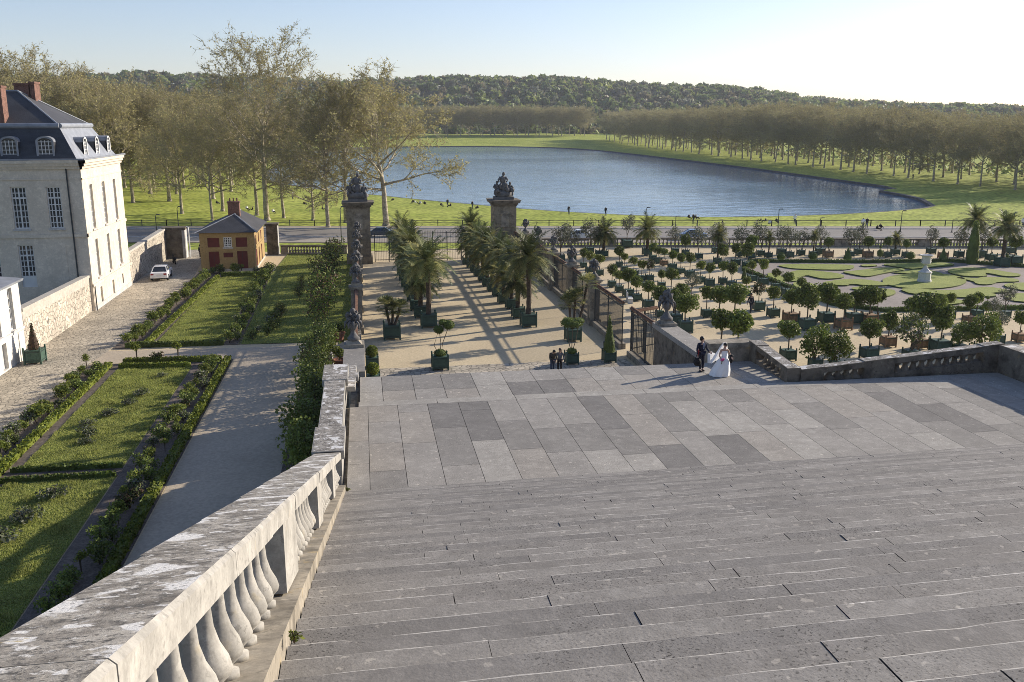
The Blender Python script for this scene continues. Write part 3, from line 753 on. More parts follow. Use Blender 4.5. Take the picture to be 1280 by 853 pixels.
class Plane:
    """A vertical wall plane: origin, unit direction u along it, outward normal n."""
    def __init__(s, o, u, n): s.o = Vector(o); s.u = Vector(u); s.n = Vector(n)
    def p(s, a, z, d=0.0): return s.o + s.u * a + s.n * d + Vector((0, 0, z))
    def box(s, b, a0, a1, z0, z1, d0, d1, m):
        b.hexa([s.p(a0, z0, d0), s.p(a1, z0, d0), s.p(a1, z0, d1), s.p(a0, z0, d1), s.p(a0, z1, d0), s.p(a1, z1, d0), s.p(a1, z1, d1), s.p(a0, z1, d1)], m)
def wall_open(b, pl, a0, a1, z0, z1, ops, m, depth=.25):
    us = sorted({a0, a1, *[o[0] for o in ops], *[o[1] for o in ops]}); zs = sorted({z0, z1, *[o[2] for o in ops], *[o[3] for o in ops]})
    for i in range(len(us) - 1):
        for j in range(len(zs) - 1):
            cu = (us[i] + us[i + 1]) / 2; cz = (zs[j] + zs[j + 1]) / 2
            if any(o[0] < cu < o[1] and o[2] < cz < o[3] for o in ops): continue
            b.add([pl.p(us[i], zs[j]), pl.p(us[i + 1], zs[j]), pl.p(us[i + 1], zs[j + 1]), pl.p(us[i], zs[j + 1])], [(0, 1, 2, 3)], m)
    for o in ops:
        q = [(o[0], o[2]), (o[1], o[2]), (o[1], o[3]), (o[0], o[3])]
        for k in range(4):
            c, d = q[k], q[(k + 1) % 4]
            b.add([pl.p(*c), pl.p(*d), pl.p(*d, -depth), pl.p(*c, -depth)], [(0, 1, 2, 3)], m)
def window(parent, pl, a0, a1, z0, z1, cols, rows, d=.18, fm=WHITEP, sill=True, name='window', transom=None, door_panel=0.0, base=None, off=(0, 0, 0)):
    O = Vector(off)
    def fix(b): b.v = [tuple(Vector(v) - O) for v in b.v]; return b
    b = MB(); e = .10
    pl.box(b, a0, a0 + e, z0, z1, -d - .05, -d + .03, fm); pl.box(b, a1 - e, a1, z0, z1, -d - .05, -d + .03, fm)
    pl.box(b, a0 + e, a1 - e, z1 - e, z1, -d - .05, -d + .03, fm); pl.box(b, a0 + e, a1 - e, z0, z0 + e + door_panel, -d - .05, -d + .03, fm)
    mid = (a0 + a1) / 2; pl.box(b, mid - .06, mid + .06, z0 + e, z1 - e, -d - .045, -d + .032, fm)
    if transom: pl.box(b, a0 + e, a1 - e, transom - .07, transom + .07, -d - .045, -d + .034, fm)
    for i in range(1, cols):
        x = a0 + (a1 - a0) * i / cols
        if abs(x - mid) > .1: pl.box(b, x - .034, x + .034, z0 + e, z1 - e, -d - .04, -d + .02, fm)
    for j in range(1, rows):
        z = z0 + door_panel + (z1 - z0 - door_panel) * j / rows
        if not transom or abs(z - transom) > .1: pl.box(b, a0 + e, a1 - e, z - .032, z + .032, -d - .038, -d + .018, fm)
    f = fix(b).build(name, parent)
    b = MB(); b.add([pl.p(a0 + .02, z0 + .02, -d - .02), pl.p(a1 - .02, z0 + .02, -d - .02), pl.p(a1 - .02, z1 - .02, -d - .02), pl.p(a0 + .02, z1 - .02, -d - .02)], [(0, 1, 2, 3)], GLASS)
    fix(b).build('pane', f)
    if sill:
        b = MB(); pl.box(b, a0 - .12, a1 + .12, z0 - .16, z0 - .01, -.1, .10, PALESTONE); fix(b).build('sill', f)
    return f

# --- the pavilion with the mansard roof, cut by the left edge of the picture
BX, BY0, BY1, BW = -24.1, 86.0, 99.7, -46.0
t = thing('mansard_building', 'cream stone pavilion with slate mansard roof, dormer windows and brick chimneys', 'building', (-34, 93, G))
O_ = t.location.copy()
def fx(b): b.v = [tuple(Vector(v) - O_) for v in b.v]; return b
front = Plane((BX, BY0, 0), (-1, 0, 0), (0, -1, 0))       # a runs left from the corner
side = Plane((BX, BY0, 0), (0, 1, 0), (1, 0, 0))          # a runs away from the camera
wf = [(1.85, 3.0, -9.05, -5.45), (4.65, 5.9, -9.05, -5.45), (7.4, 8.65, -9.05, -5.45), (10.2, 11.45, -9.05, -5.45), (4.6, 5.85, -14.2, -10.45), (7.4, 8.65, -14.2, -10.45)]
ws = [(2.0, 3.02, -9.35, -5.42), (6.12, 7.2, -9.35, -5.42), (10.1, 11.1, -9.35, -5.42), (2.1, 3.0, -13.75, -10.32), (6.1, 7.0, -13.75, -10.32), (10.1, 11.05, -13.75, -10.32)]
db = [(2.3, 2.95, -16.75, -14.72), (6.5, 7.15, -16.8, -14.8), (10.3, 10.75, -15.75, -14.78)]
b = MB()
wall_open(b, front, 0, 21.9, -17, -3.9, wf, PLASTER); wall_open(b, side, 0, BY1 - BY0, -17, -3.9, ws + db, PLASTER, .3)
back = Plane((BX, BY1, 0), (-1, 0, 0), (0, 1, 0)); wall_open(b, back, 0, 21.9, -17, -3.9, [], PLASTER)
for pl, ln in ((front, 21.9), (side, BY1 - BY0)):
    for z0, z1, d in ((-3.95, -3.7, .16), (-3.7, -3.45, .32), (-3.45, -3.2, .46), (-4.85, -4.72, .07), (-9.85, -9.55, .10)):
        pl.box(b, 0, ln, z0, z1, -.02, d, PLASTER)
        b.box(BX - .02, BX + d, BY0 - d, BY0 + .02, z0, z1, PLASTER)
side.box(b, 0, BY1 - BY0, -14.35, -14.1, -.02, .09, PLASTER)
side.box(b, .05, BY1 - BY0, -17.2, -16.1, -.02, .06, PALESTONE)
front.box(b, 1.9, 3.3, -14.2, -10.4, -.005, .03, PLASTER)
fx(b).build('wall', t)
for i, o in enumerate(wf):
    window(t, front, *o, 4, 7 if o[3] > -8 else 6, transom=o[3] - (.95 if o[3] > -8 else .95), sill=o[3] > -8, off=O_, door_panel=0 if o[3] > -8 else .9, name='window' if o[3] > -8 else 'door')
for o in ws: window(t, side, *o, 4, 8, d=.2, off=O_)
for i, o in enumerate(db):
    b = MB(); side.box(b, *o, -.22, -.18, DOOR if i < 2 else GLASS); fx(b).build('door' if i < 2 else 'window', t)
# drainpipe
b = MB(); b.tube([(BX - 1.15, BY0 - .12, -3.9), (BX - 1.1, BY0 - .12, -16.5)], .07, IRON); fx(b).build('drainpipe', t)
b = MB(); b.tube([(BX + .1, BY0 + .25, -14.3), (BX + .1, BY0 + .25, -16.7)], .06, IRON); fx(b).build('drainpipe', t)
# mansard slopes, ridge roll, upper roof
e0, e1, z0, z1 = .25, 1.95, -3.2, -.35
def rect(e): return [(BW, BY0 + e), (BX - e, BY0 + e), (BX - e, BY1 - e), (BW, BY1 - e)]
r0, r1 = rect(e0), rect(e1)
roof = MB()
for i, m in ((0, SLATE), (1, ZINC), (2, SLATE)):
    a, c = i, i + 1
    roof.add([(*r0[a], z0), (*r0[c], z0), (*r1[c], z1), (*r1[a], z1)], [(0, 1, 2, 3)], m)
rm = rect(1.62)
ro = fx(roof).build('roof', t)
b = MB(); rr_ = rect(1.9)
for (p, q) in ((rr_[0], rr_[1]), (rr_[1], rr_[2]), (rr_[2], rr_[3])): b.tube([(*p, z1 + .05), (*q, z1 + .05)], .24, ZINC, 10)
g0 = rect(-.42)
for (p, q) in ((g0[0], g0[1]), (g0[1], g0[2])): b.bar((*p, -3.12), (*q, -3.12), .16, .14, ZINC)
fx(b).build('lead_roll', ro)
b = MB(); ym = (BY0 + BY1) / 2; apex = BX - 6.6
b.add([(*r1[0], z1 + .1), (*r1[1], z1 + .1), (apex, ym, 2.75), (BW, ym, 2.75)], [(0, 1, 2, 3)], SLATE_TOP)
b.add([(*r1[1], z1 + .1), (*r1[2], z1 + .1), (apex, ym, 2.75)], [(0, 1, 2)], SLATE_TOP)
b.add([(*r1[2], z1 + .1), (*r1[3], z1 + .1), (BW, ym, 2.75), (apex, ym, 2.75)], [(0, 1, 2, 3)], SLATE_TOP)
b.tube([(r1[1][0], r1[1][1], z1 + .12), (apex, ym, 2.78)], .08, ZINC); b.tube([(r1[2][0], r1[2][1], z1 + .12), (apex, ym, 2.78)], .08, ZINC); b.tube([(BW, ym, 2.78), (apex, ym, 2.78)], .09, ZINC)
fx(b).build('roof', t)
for cx, cy, w, d, zt, zb in ((-30.55, 93.9, .62, .9, 3.3, 1.4), (-29.62, 94.2, .2, 1.5, 3.45, .9), (-31.15, 88.6, .7, 1.2, 2.9, -1.2)):
    b = MB(); b.box(cx - w, cx + w, cy - d / 2, cy + d / 2, zb, zt, BRICK); b.box(cx - w - .07, cx + w + .07, cy - d / 2 - .07, cy + d / 2 + .07, zt, zt + .18, BRICK)
    fx(b).build('chimney', t)
def dormer(pl, a0, a1, zb, zt, dep, deep):
    b = MB(); e = .16; am = (a0 + a1) / 2
    arch = [(am + (a1 - a0) / 2 * math.cos(PI * k / 8), zt + .32 * math.sin(PI * k / 8)) for k in range(9)]
    # front frame ring
    pl.box(b, a0 - e, a0, zb, zt, dep - .12, dep + .03, ZINC if pl is front else WHITEP); pl.box(b, a1, a1 + e, zb, zt, dep - .12, dep + .03, ZINC if pl is front else WHITEP)
    for k in range(8):
        (u0, w0), (u1, w1) = arch[k], arch[k + 1]
        s = 1.0 + e / ((a1 - a0) / 2)
        U0, W0, U1, W1 = am + (u0 - am) * s, zt + (w0 - zt) * 1.5, am + (u1 - am) * s, zt + (w1 - zt) * 1.5
        b.hexa([pl.p(u0, w0, dep - .12), pl.p(u1, w1, dep - .12), pl.p(U1, W1, dep - .12), pl.p(U0, W0, dep - .12), pl.p(u0, w0, dep + .03), pl.p(u1, w1, dep + .03), pl.p(U1, W1, dep + .03), pl.p(U0, W0, dep + .03)], ZINC if pl is front else WHITEP)
        b.add([pl.p(U0, W0, dep + .05), pl.p(U1, W1, dep + .05), pl.p(U1, W1, dep - deep), pl.p(U0, W0, dep - deep)], [(0, 1, 2, 3)], ZINC)
    for a in (a0 - e, a1 + e):
        b.add([pl.p(a, zb, dep), pl.p(a, zt, dep), pl.p(a, zt, dep - deep), pl.p(a, zb, dep - deep * .1)], [(0, 1, 2, 3)], SLATE)
    f = fx(b).build('dormer', t)
    b = MB(); n_ = 4
    for i in range(n_ + 1):
        u = a0 + (a1 - a0) * i / n_; pl.box(b, u - .028, u + .028, zb, zt + (.12 if 0 < i < n_ else 0), dep - .1, dep - .04, WHITEP)
    for j in range(6):
        z = zb + (zt - zb) * j / 5; pl.box(b, a0, a1, z - .025, z + .025, dep - .1, dep - .042, WHITEP)
    fx(b).build('window', f)
    b = MB(); b.add([pl.p(u, w, dep - .09) for u, w in [(a0, zb), (a1, zb)] + arch], [tuple(range(11))], GLASS); fx(b).build('pane', f)
for a in (2.25, 5.15, 8.0): dormer(front, a, a + 1.15, -3.35, -1.65, -.5, 1.5)
for a in (3.45, 7.3, 11.4): dormer(side, a - .05, a + .85, -3.35, -1.75, -.45, 1.4)

# --- low annex at the left edge
t = thing('annex_building', 'low white annex with tall windows at the left edge beside the cobbled road', 'building', (-26, 62, G)); O_ = t.location.copy()
ax = Plane((-24.35, 50, 0), (0, 1, 0), (1, 0, 0)); b = MB()
ops = [(16.9, 17.7, -14.1, -11.15), (14.2, 15.1, -14.1, -11.15), (11.5, 12.4, -14.1, -11.15), (14.6, 15.6, -16.4, -14.6)]
wall_open(b, ax, 0, 19.1, -17, -10.95, ops, PLASTER2, .3)
ae = Plane((-24.35, 69.1, 0), (-1, 0, 0), (0, 1, 0)); wall_open(b, ae, 0, 6, -17, -10.95, [], PLASTER2)
ax.box(b, 0, 19.15, -14.35, -14.18, 0, .08, PLASTER2); ax.box(b, 17.9, 18.95, -16.9, -14.4, 0, .05, PLASTER2)
fx(b).build('wall', t)
for o in ops[:3]: window(t, ax, *o, 2, 4, d=.22, off=O_)
b = MB(); ax.box(b, *ops[3], -.3, -.25, DOOR); fx(b).build('door', t)
b = MB(); b.hexa([(-30.5, 49.8, -10.3), (-24.1, 49.8, -10.95), (-24.1, 69.4, -10.95), (-30.5, 69.4, -10.3), (-30.5, 49.8, -10.15), (-24.05, 49.8, -10.78), (-24.05, 69.4, -10.78), (-30.5, 69.4, -10.15)], ZINC); fx(b).build('roof', t)

# --- rubble walls either side of the pavilion
def plain_wall(name, label, p0, p1, zt0, zt1, w, m, cap, zb=G - .2, capw=.08, caph=.22, band=0.0):
    p0 = Vector((*p0, 0)); p1 = Vector((*p1, 0)); c = (p0 + p1) / 2
    t = thing(name, label, 'wall', (c.x, c.y, G)); o = t.location.copy()
    d = (p1 - p0).normalized(); s = Vector((-d.y, d.x, 0)) * (w / 2)
    def H(b, za0, za1, zc0, zc1, k, m):
        q = [p0 - s * k, p1 - s * k, p1 + s * k, p0 + s * k]
        b.hexa([tuple(Vector((v.x, v.y, z)) - o) for v, z in zip(q, (za0, za1, za1, za0))] + [tuple(Vector((v.x, v.y, z)) - o) for v, z in zip(q, (zc0, zc1, zc1, zc0))], m)
    b = MB(); H(b, zb, zb, zt0 - caph - band, zt1 - caph - band, 1, m)
    if band: H(b, zt0 - caph - band, zt1 - caph - band, zt0 - caph, zt1 - caph, 1.03, cap)
    b.build('wall', t)
    b = MB(); H(b, zt0 - caph, zt1 - caph, zt0, zt1, 1 + capw / w * 2, cap); b.build('coping', t)
    return t
plain_wall('rubble_wall', 'sunlit rubble wall with stone coping between the annex and the pavilion', (-24.6, 69.15), (-24.6, 85.95), -12.95, -13.25, .5, RUBBLE, WALLCAP, band=.55)
plain_wall('rubble_wall', 'partly shaded rubble wall running from the pavilion to the gate pier', (-24.5, 99.75), (-24.5, 118.9), -13.05, -12.75, .5, RUBBLE, WALLCAP)
t = thing('gate_pier', 'broad dark stone gate pier at the end of the cobbled road', 'gate pier', (-23.3, 119.6, G))
b = MB(); b.box(-1.2, 1.3, -.7, .7, -.2, 3.55, DARKSTONE); b.box(1.0, 1.34, -.74, .74, -.2, 3.5, PALESTONE); b.build('shaft', t)
b = MB(); b.box(-1.35, 1.45, -.85, .85, 3.55, 3.85, DARKSTONE); b.build('cap', t)
b = MB(); b.tube([(1.75, -.3, 0), (1.75, -.3, 3.4), (1.7, -.1, 3.75), (1.45, .2, 3.8)], .09, WHITEP); b.build('post', t)
t = thing('gate_pier', 'dark stone gate pier behind the ochre house', 'gate pier', (-11.6, 121.0, G))
b = MB(); b.box(-.7, .7, -.6, .6, -.2, 3.75, DARKSTONE); b.box(.66, .74, -.62, .62, -.2, 3.75, PALESTONE); b.build('shaft', t)
b = MB(); b.box(-.85, .85, -.75, .75, 3.75, 4.0, DARKSTONE); b.build('cap', t)

# --- the little ochre house
HX0, HX1, HY0, HY1 = -18.35, -12.4, 107.7, 118.5
t = thing('ochre_house', 'small ochre house with red panels and grey slate roof beside the garden', 'house', (-15.4, 113, G)); O_ = t.location.copy()
hf = Plane((HX0, HY0, 0), (1, 0, 0), (0, -1, 0)); hs = Plane((HX1, HY0, 0), (0, 1, 0), (1, 0, 0)); b = MB()
oh = [(.85, 2.15, -13.78, -12.7), (2.6, 3.5, -13.78, -12.66), (3.95, 5.2, -13.78, -12.7), (.9, 2.05, -16.5, -14.25), (4.0, 5.15, -16.5, -14.25), (2.5, 3.55, -14.95, -14.4)]
os_ = [(1.6, 2.5, -13.8, -12.7), (4.2, 5.1, -13.8, -12.7), (7.0, 7.9, -13.8, -12.7), (1.5, 2.6, -16.5, -14.3), (4.2, 5.2, -16.3, -14.4), (7.0, 8.0, -16.3, -14.4)]
wall_open(b, hf, 0, HX1 - HX0, -16.8, -12.1, oh, OCHRE, .14); wall_open(b, hs, 0, HY1 - HY0, -16.8, -12.1, os_, OCHRE, .14)
hb = Plane((HX0, HY0, 0), (0, 1, 0), (-1, 0, 0)); wall_open(b, hb, 0, HY1 - HY0, -16.8, -12.1, [], OCHRE)
hk = Plane((HX0, HY1, 0), (1, 0, 0), (0, 1, 0)); wall_open(b, hk, 0, HX1 - HX0, -16.8, -12.1, [], OCHRE)
hf.box(b, 0, HX1 - HX0, -14.1, -13.98, -.01, .05, OCHRE); hs.box(b, 0, HY1 - HY0, -14.1, -13.98, -.01, .05, OCHRE)
for a in (0, HX1 - HX0 - .55):
    for k in range(9): hf.box(b, a, a + .55, -16.3 + k * .46, -16.3 + k * .46 + .43, -.01, .04, OCHRE)
hf.box(b, 0, HX1 - HX0, -16.8, -16.25, -.01, .045, WALLCAP); hs.box(b, 0, HY1 - HY0, -16.8, -16.25, -.01, .045, WALLCAP)
fx(b).build('wall', t)
for i in (0, 2, 3, 4, 5):
    b = MB(); o = oh[i]; hf.box(b, *o, -.12, -.06, REDP)
    if i in (3, 4): hf.box(b, (o[0] + o[1]) / 2 - .015, (o[0] + o[1]) / 2 + .015, o[2], o[3], -.06, -.05, IRON)
    fx(b).build('door' if i in (3, 4) else 'shutter', t)
for o in os_:
    b = MB(); hs.box(b, *o, -.12, -.06, REDP); fx(b).build('shutter', t)
window(t, hf, *oh[1], 4, 4, d=.09, sill=True, off=O_)
ex = .45; zr = -10.35; zE = -12.1; xm = (HX0 + HX1) / 2 + .6
c = [(HX0 - ex, HY0 - ex), (HX1 + ex, HY0 - ex), (HX1 + ex, HY1 + ex), (HX0 - ex, HY1 + ex)]; ra, rb_ = (xm, HY0 + 3.2), (xm, HY1 - 2)
b = MB(); b.add([(*c[0], zE), (*c[1], zE), (*ra, zr)], [(0, 1, 2)], SLATE_TOP); b.add([(*c[1], zE), (*c[2], zE), (*rb_, zr), (*ra, zr)], [(0, 1, 2, 3)], SLATE_TOP)
b.add([(*c[2], zE), (*c[3], zE), (*rb_, zr)], [(0, 1, 2)], SLATE_TOP); b.add([(*c[3], zE), (*c[0], zE), (*ra, zr), (*rb_, zr)], [(0, 1, 2, 3)], SLATE_TOP)
b.poly([(*q, zE - .01) for q in c[::-1]], OCHRE)
b.tube([(*ra, zr), (*rb_, zr)], .1, ZINC); b.tube([(*c[1], zE), (*ra, zr)], .07, ZINC); b.tube([(*c[0], zE), (*ra, zr)], .07, ZINC)
ro = fx(b).build('roof', t)
b = MB(); b.box(xm - .75, xm + .55, HY0 + 3.6, HY0 + 4.4, zr - .6, zr + 1.25, BRICK); b.box(xm - .82, xm + .62, HY0 + 3.53, HY0 + 4.47, zr + 1.25, zr + 1.4, BRICK)
for k in range(3): b.lathe([(.09, 0), (.08, .38)], BRICK, (xm - .5 + .4 * k, HY0 + 4, zr + 1.4), 8)
fx(b).build('chimney', ro)

# ---------------------------------------------------------------- sculptures, gate pillars and iron railings
def lumpy_group(b, H, w, m, seed, figs=3):
    """A carved group: seated and leaning figures with heads and limbs on a rocky base."""
    r = random.Random(seed)
    b.ball((0, 0, .12 * H), .30 * H, m, 1.35 * w, 1.0 * w, .55, 12, 6, r, .18)
    b.ball((.02 * H, 0, .36 * H), .2 * H, m, 1.1 * w, .9, 1.15, 10, 6, r, .16)
    pts = [(-.02, .0, .66, 1.0), (-.27, -.05, .38, .8), (.24, -.06, .34, .78)]
    for i in range(figs):
        x, y, z, s = pts[i]
        x *= H; y *= H; z *= H
        b.ball((x, y, z), .13 * H * s, m, 1.0, .8, 1.5, 9, 6, r, .12)                         # torso
        b.ball((x + r.uniform(-.03, .06) * H, y - .03 * H, z + .26 * H * s), .066 * H * s, m, 1, 1, 1.2, 8, 5)  # head
        for sgn_ in (-1, 1):
            b.tube([(x + sgn_ * .10 * H * s, y, z + .13 * H * s), (x + sgn_ * .19 * H * s, y - .06 * H, z + .02 * H), (x + sgn_ * r.uniform(.05, .2) * H, y - .13 * H, z - .06 * H)], [.05 * H * s, .04 * H * s, .03 * H * s], m, 6)
            b.tube([(x + sgn_ * .06 * H * s, y, z - .14 * H * s), (x + sgn_ * .13 * H * s, y - .15 * H, z - .16 * H * s), (x + sgn_ * .12 * H * s, y - .16 * H, z - .36 * H * s)], [.07 * H * s, .055 * H * s, .04 * H * s], m, 6)
    for k in range(9): b.ball((r.uniform(-.38, .38) * H * w, r.uniform(-.22, .1) * H, r.uniform(.04, .3) * H), r.uniform(.05, .1) * H, m, 1, 1, 1, 7, 5, r, .25)
for px, lab, side_ in ((447.8, 'left', 0), (629.3, 'right', 1)):
    X = atY(px, 270, 112)[0]; Y = 112.0
    t = thing('gate_pillar', 'massive stone gate pillar with heavy cornice standing nearer the ochre house' if not side_ else 'massive stone gate pillar with heavy cornice rising above the row of palms', 'gate pillar', (X, Y, G))
    b = MB(); w = 1.38; H = 7.35
    b.box(-w - .15, w + .15, -w - .15, w + .15, -.3, .9, PILLARSTONE)
    nrow = 10
    for k in range(nrow):
        z0 = .9 + (H - 1.2 - .9) * k / nrow; z1 = .9 + (H - 1.2 - .9) * (k + 1) / nrow
        b.box(-w, w, -w, w, z0 + .03, z1, PILLARSTONE); b.box(-w + .05, w - .05, -w + .05, w - .05, z0, z0 + .03, PILLARSTONE)
    b.box(-w, w, -w, w, H - 1.2, H - .75, PILLARSTONE)
    b.build('shaft', t)
    b = MB(); b.box(-.48, .48, -w - .07, -w + .05, 4.1, 6.0, OLDSTONE); b.box(-.3, .3, -w - .12, -w, 2.9, 3.6, DARKSTONE); b.build('panel', t)
    b = MB()
    for k, (d, z0, z1) in enumerate(((.06, H - .75, H - .55), (.2, H - .55, H - .36), (.42, H - .36, H - .14), (.5, H - .14, H))): b.box(-w - d, w + d, -w - d, w + d, z0, z1, DARKSTONE)
    b.build('cornice', t)
    s = thing('sculpture_group', 'dark carved figure group on top of the left gate pillar' if not side_ else 'dark carved figure group on top of the right gate pillar against the lake', 'sculpture', (X, Y, G + H))
    b = MB(); b.box(-1.15, 1.15, -.9, .9, 0, .35, STATUE); b.build('base', s)
    b = MB(); lumpy_group(b, 3.0, .95 if side_ else 1.0, STATUE, 3 + side_); b.v = [(x, y, z + .3) for x, y, z in b.v]; b.build('figures', s, True)
# flower basket vases on the railing pillars
def basket_mesh():
    r = random.Random(9); b = MB()
    b.lathe([(.42, 0), (.42, .12), (.34, .16), (.22, .3), (.13, .42), (.12, .5), (.2, .56), (.3, .7), (.36, .86), (.33, .95)], STATUE, n=10)
    f = MB()
    for k in range(34):
        a = r.uniform(0, 2 * PI); q = r.uniform(.05, .52); z = 1.0 + .5 * (1 - (q / .55) ** 2) * r.random() + .05
        f.ball((q * math.cos(a), q * math.sin(a), z), r.uniform(.09, .17), STATUE, 1, 1, 1, 6, 4, r, .3)
    for k in range(10):
        a = 2 * PI * k / 10; f.tube([(.3 * math.cos(a), .3 * math.sin(a), 1.0), (.55 * math.cos(a), .55 * math.sin(a), .9), (.6 * math.cos(a), .6 * math.sin(a), .65)], [.08, .07, .03], STATUE, 5)
    return b.mesh('vase', True), f.mesh('carved_flowers', True)
vm_, fm_ = basket_mesh()
root = thing('flower_basket_vase', '', 'vase'); link('vase', vm_, root); link('carved_flowers', fm_, root); KB = Kind(root)
GX_L, GX_R = -.8, 18.7
PYS = [73.4, 81.7, 90.0, 98.3, 106.4]
def pillar_mesh(h):
    b = MB(); b.box(-.5, .5, -.5, .5, -.1, .5, OLDSTONE); b.box(-.42, .42, -.42, .42, .5, h - .3, OLDSTONE); c = MB(); c.box(-.5, .5, -.5, .5, h - .3, h - .15, OLDSTONE); c.box(-.58, .58, -.58, .58, h - .15, h, OLDSTONE)
    c.box(-.36, .36, -.36, .36, h, h + .22, OLDSTONE)
    return b.mesh('shaft'), c.mesh('cap')
PH = 3.85
sm_, cm_ = pillar_mesh(PH)
root = thing('railing_pillar', '', 'pillar'); link('shaft', sm_, root); link('cap', cm_, root); KP = Kind(root)
nthp = ['nearest', 'second nearest', 'third', 'fourth', 'farthest']
for i, y in enumerate(PYS):
    for gx_, sd in ((GX_L, 'left'), (GX_R, 'right')):
        KP.put((gx_, y, G), label='square stone pillar of the %s iron railing, %s of its five' % (sd, nthp[i]), group='stone pillars of the iron railings')
        KB.put((gx_, y, G + PH + .22), rz=i * 1.3, sc=(.8, .8, .88), label='dark lead flower basket on the %s pillar of the %s railing' % (nthp[i], sd), group='flower basket sculptures')
KB.put((-.8, 51.2, -12.28), rz=.4, sc=(.85, .8, 1.1), label='dark flower basket sculpture on the broad parapet end left of the lower stairs', group='flower basket sculptures')
KB.put((18.35, 53.7, -12.28), rz=2.0, sc=(.95, .9, 1.15), label='dark flower basket sculpture on the stone parapet right of the lower stairs', group='flower basket sculptures')
def plinth(x, y, z, lab):
    q = MB(); q.box(-.55, .55, -.5, .5, 0, .18, OLDSTONE); q.lathe([(.62, .18), (.45, .3), (.4, .36)], OLDSTONE, n=4, rot=PI / 4)
    o = q.build('sculpture_plinth'); o.location = (x, y, z); return tag(o, lab, 'plinth')
for o in list(bpy.data.objects):
    if o.get('label', '').startswith('dark flower basket sculpture'): o.location.z += .36
plinth(-.8, 51.2, -12.28, 'small stepped plinth on the left broad parapet end'); plinth(18.35, 53.7, -12.28, 'small stepped plinth on the right stone parapet')
# iron railing panels
def railing(x, y0, y1, lab, h=3.55, gate=False):
    t = thing('iron_railing' if not gate else 'iron_gate', lab, 'railing' if not gate else 'gate', (x, (y0 + y1) / 2, G)); L_ = (y1 - y0) / 2
    b = MB()
    for z in (.55, h - .35): b.box(-.03, .03, -L_, L_, z - .03, z + .03, IRON)
    b.box(-.035, .035, -L_, -L_ + .07, 0, h, IRON); b.box(-.035, .035, L_ - .07, L_, 0, h, IRON); b.box(-.035, .035, -.035, .035, 0, h, IRON)
    b.build('frame', t)
    b = MB(); n = int(2 * L_ / .165)
    for k in range(1, n):
        y = -L_ + 2 * L_ * k / n; b.box(-.013, .013, y - .013, y + .013, .1, h - .1, IRON)
    b.build('bars', t)
    b = MB(); b.box(-.16, .16, -L_, L_, h - .1, h + .02, RUST); b.box(-.05, .05, -L_, L_, h + .02, h + .1, RUST); b.build('top_rail', t)
    if not gate:
        b = MB(); b.box(-.28, .28, -L_, L_, -.1, .42, OLDSTONE); b.build('kerb', t)
    return t
for gx_, sd in ((GX_L, 'left'), (GX_R, 'right')):
    ys = PYS
    spans = [(64.6 if sd == 'right' else 53.2, ys[0] - .45)] + [(ys[i] + .45, ys[i + 1] - .45) for i in range(4)] + [(ys[4] + .45, 110.4)]
    for i, (a, c) in enumerate(spans):
        railing(gx_ - (0.6 if i == 5 and sd == 'right' else 0), a, c, 'rusty topped iron railing %s of the palm court, %s panel from the stairs' % (sd, ORD[i]))
railing(GX_R, 55.4, 62.4, 'tall iron railing beside the open gate at the foot of the right parapet', h=3.6)
gt = railing(GX_R + .1, 62.5, 65.0, 'open wrought iron gate swung out into the orangery garden', h=3.3, gate=True); gt.rotation_euler[2] = R(-62); gt.location = (GX_R + 1.2, 63.1, G)
gt = thing('gate_bar', 'low dark iron hoop at the threshold of the open side gate', 'hoop', (16.6, 61.5, G)); b = MB(); b.tube([(0, -.4, 0), (0, -.4, 1.3), (0, .4, 1.3), (0, .4, 0)], .06, IRON); b.build('hoop', gt)
# main gate between the two great pillars
t = thing('main_gate', 'wide iron gate between the two great pillars at the end of the palm court', 'gate', (8.2, 112, G))
b = MB()
for z in (.25, 1.3, 3.4): b.box(-7.0, 7.0, -.03, .03, z - .035, z + .035, IRON)
for k in range(9): b.box(-7.0 + k * 1.75 - .05, -7.0 + k * 1.75 + .05, -.05, .05, 0, 3.6, IRON)
b.build('frame', t); b = MB()
for k in range(1, 70): b.box(-7 + .2 * k - .011, -7 + .2 * k + .011, -.011, .011, .1, 3.7, IRON)
b.build('bars', t)
# far balustrades beside the street
def far_bal(p0, p1, label, n):
    p0 = Vector(p0); p1 = Vector(p1); d = (p1 - p0); L_ = d.length; t = thing('street_balustrade', label, 'balustrade', (*(p0 + d / 2), G), math.atan2(d.y, d.x), 'balustrade sections along the street'); h = 1.15
    b = MB(); b.box(-L_ / 2, L_ / 2, -.24, .24, h - .2, h, DARKSTONE); b.build('coping', t)
    b = MB(); b.box(-L_ / 2, L_ / 2, -.22, .22, -.1, .2, OLDSTONE); b.build('plinth', t)
    for s in (-1, 1):
        b = MB(); b.box(s * (L_ / 2 - .45) - .42, s * (L_ / 2 - .45) + .42, -.26, .26, -.1, h - .21, OLDSTONE); b.build('pedestal', t)
    q = MB(); q.lathe(baluster_prof(h - .4, .15), OLDSTONE, n=8); me = q.mesh('baluster', True)
    for k in range(n):
        o = link('baluster', me, t); o.location = (-L_ / 2 + 1.1 + (L_ - 2.2) * k / (n - 1), 0, .2)
far_bal((-10.6, 120.9), (-2.2, 119.6), 'stone balustrade along the street between the ochre house and the left gate pillar', 18)
line = [(19.5, 123.0), (33, 121.6), (48, 118.9), (64, 116.2), (75, 114.1), (87, 111.3), (102, 108.2), (118, 105)]
for i in range(len(line) - 1): far_bal(line[i], line[i + 1], 'stone balustrade along the street behind the tubs, %s section from the right gate pillar' % ORD[i], 26)
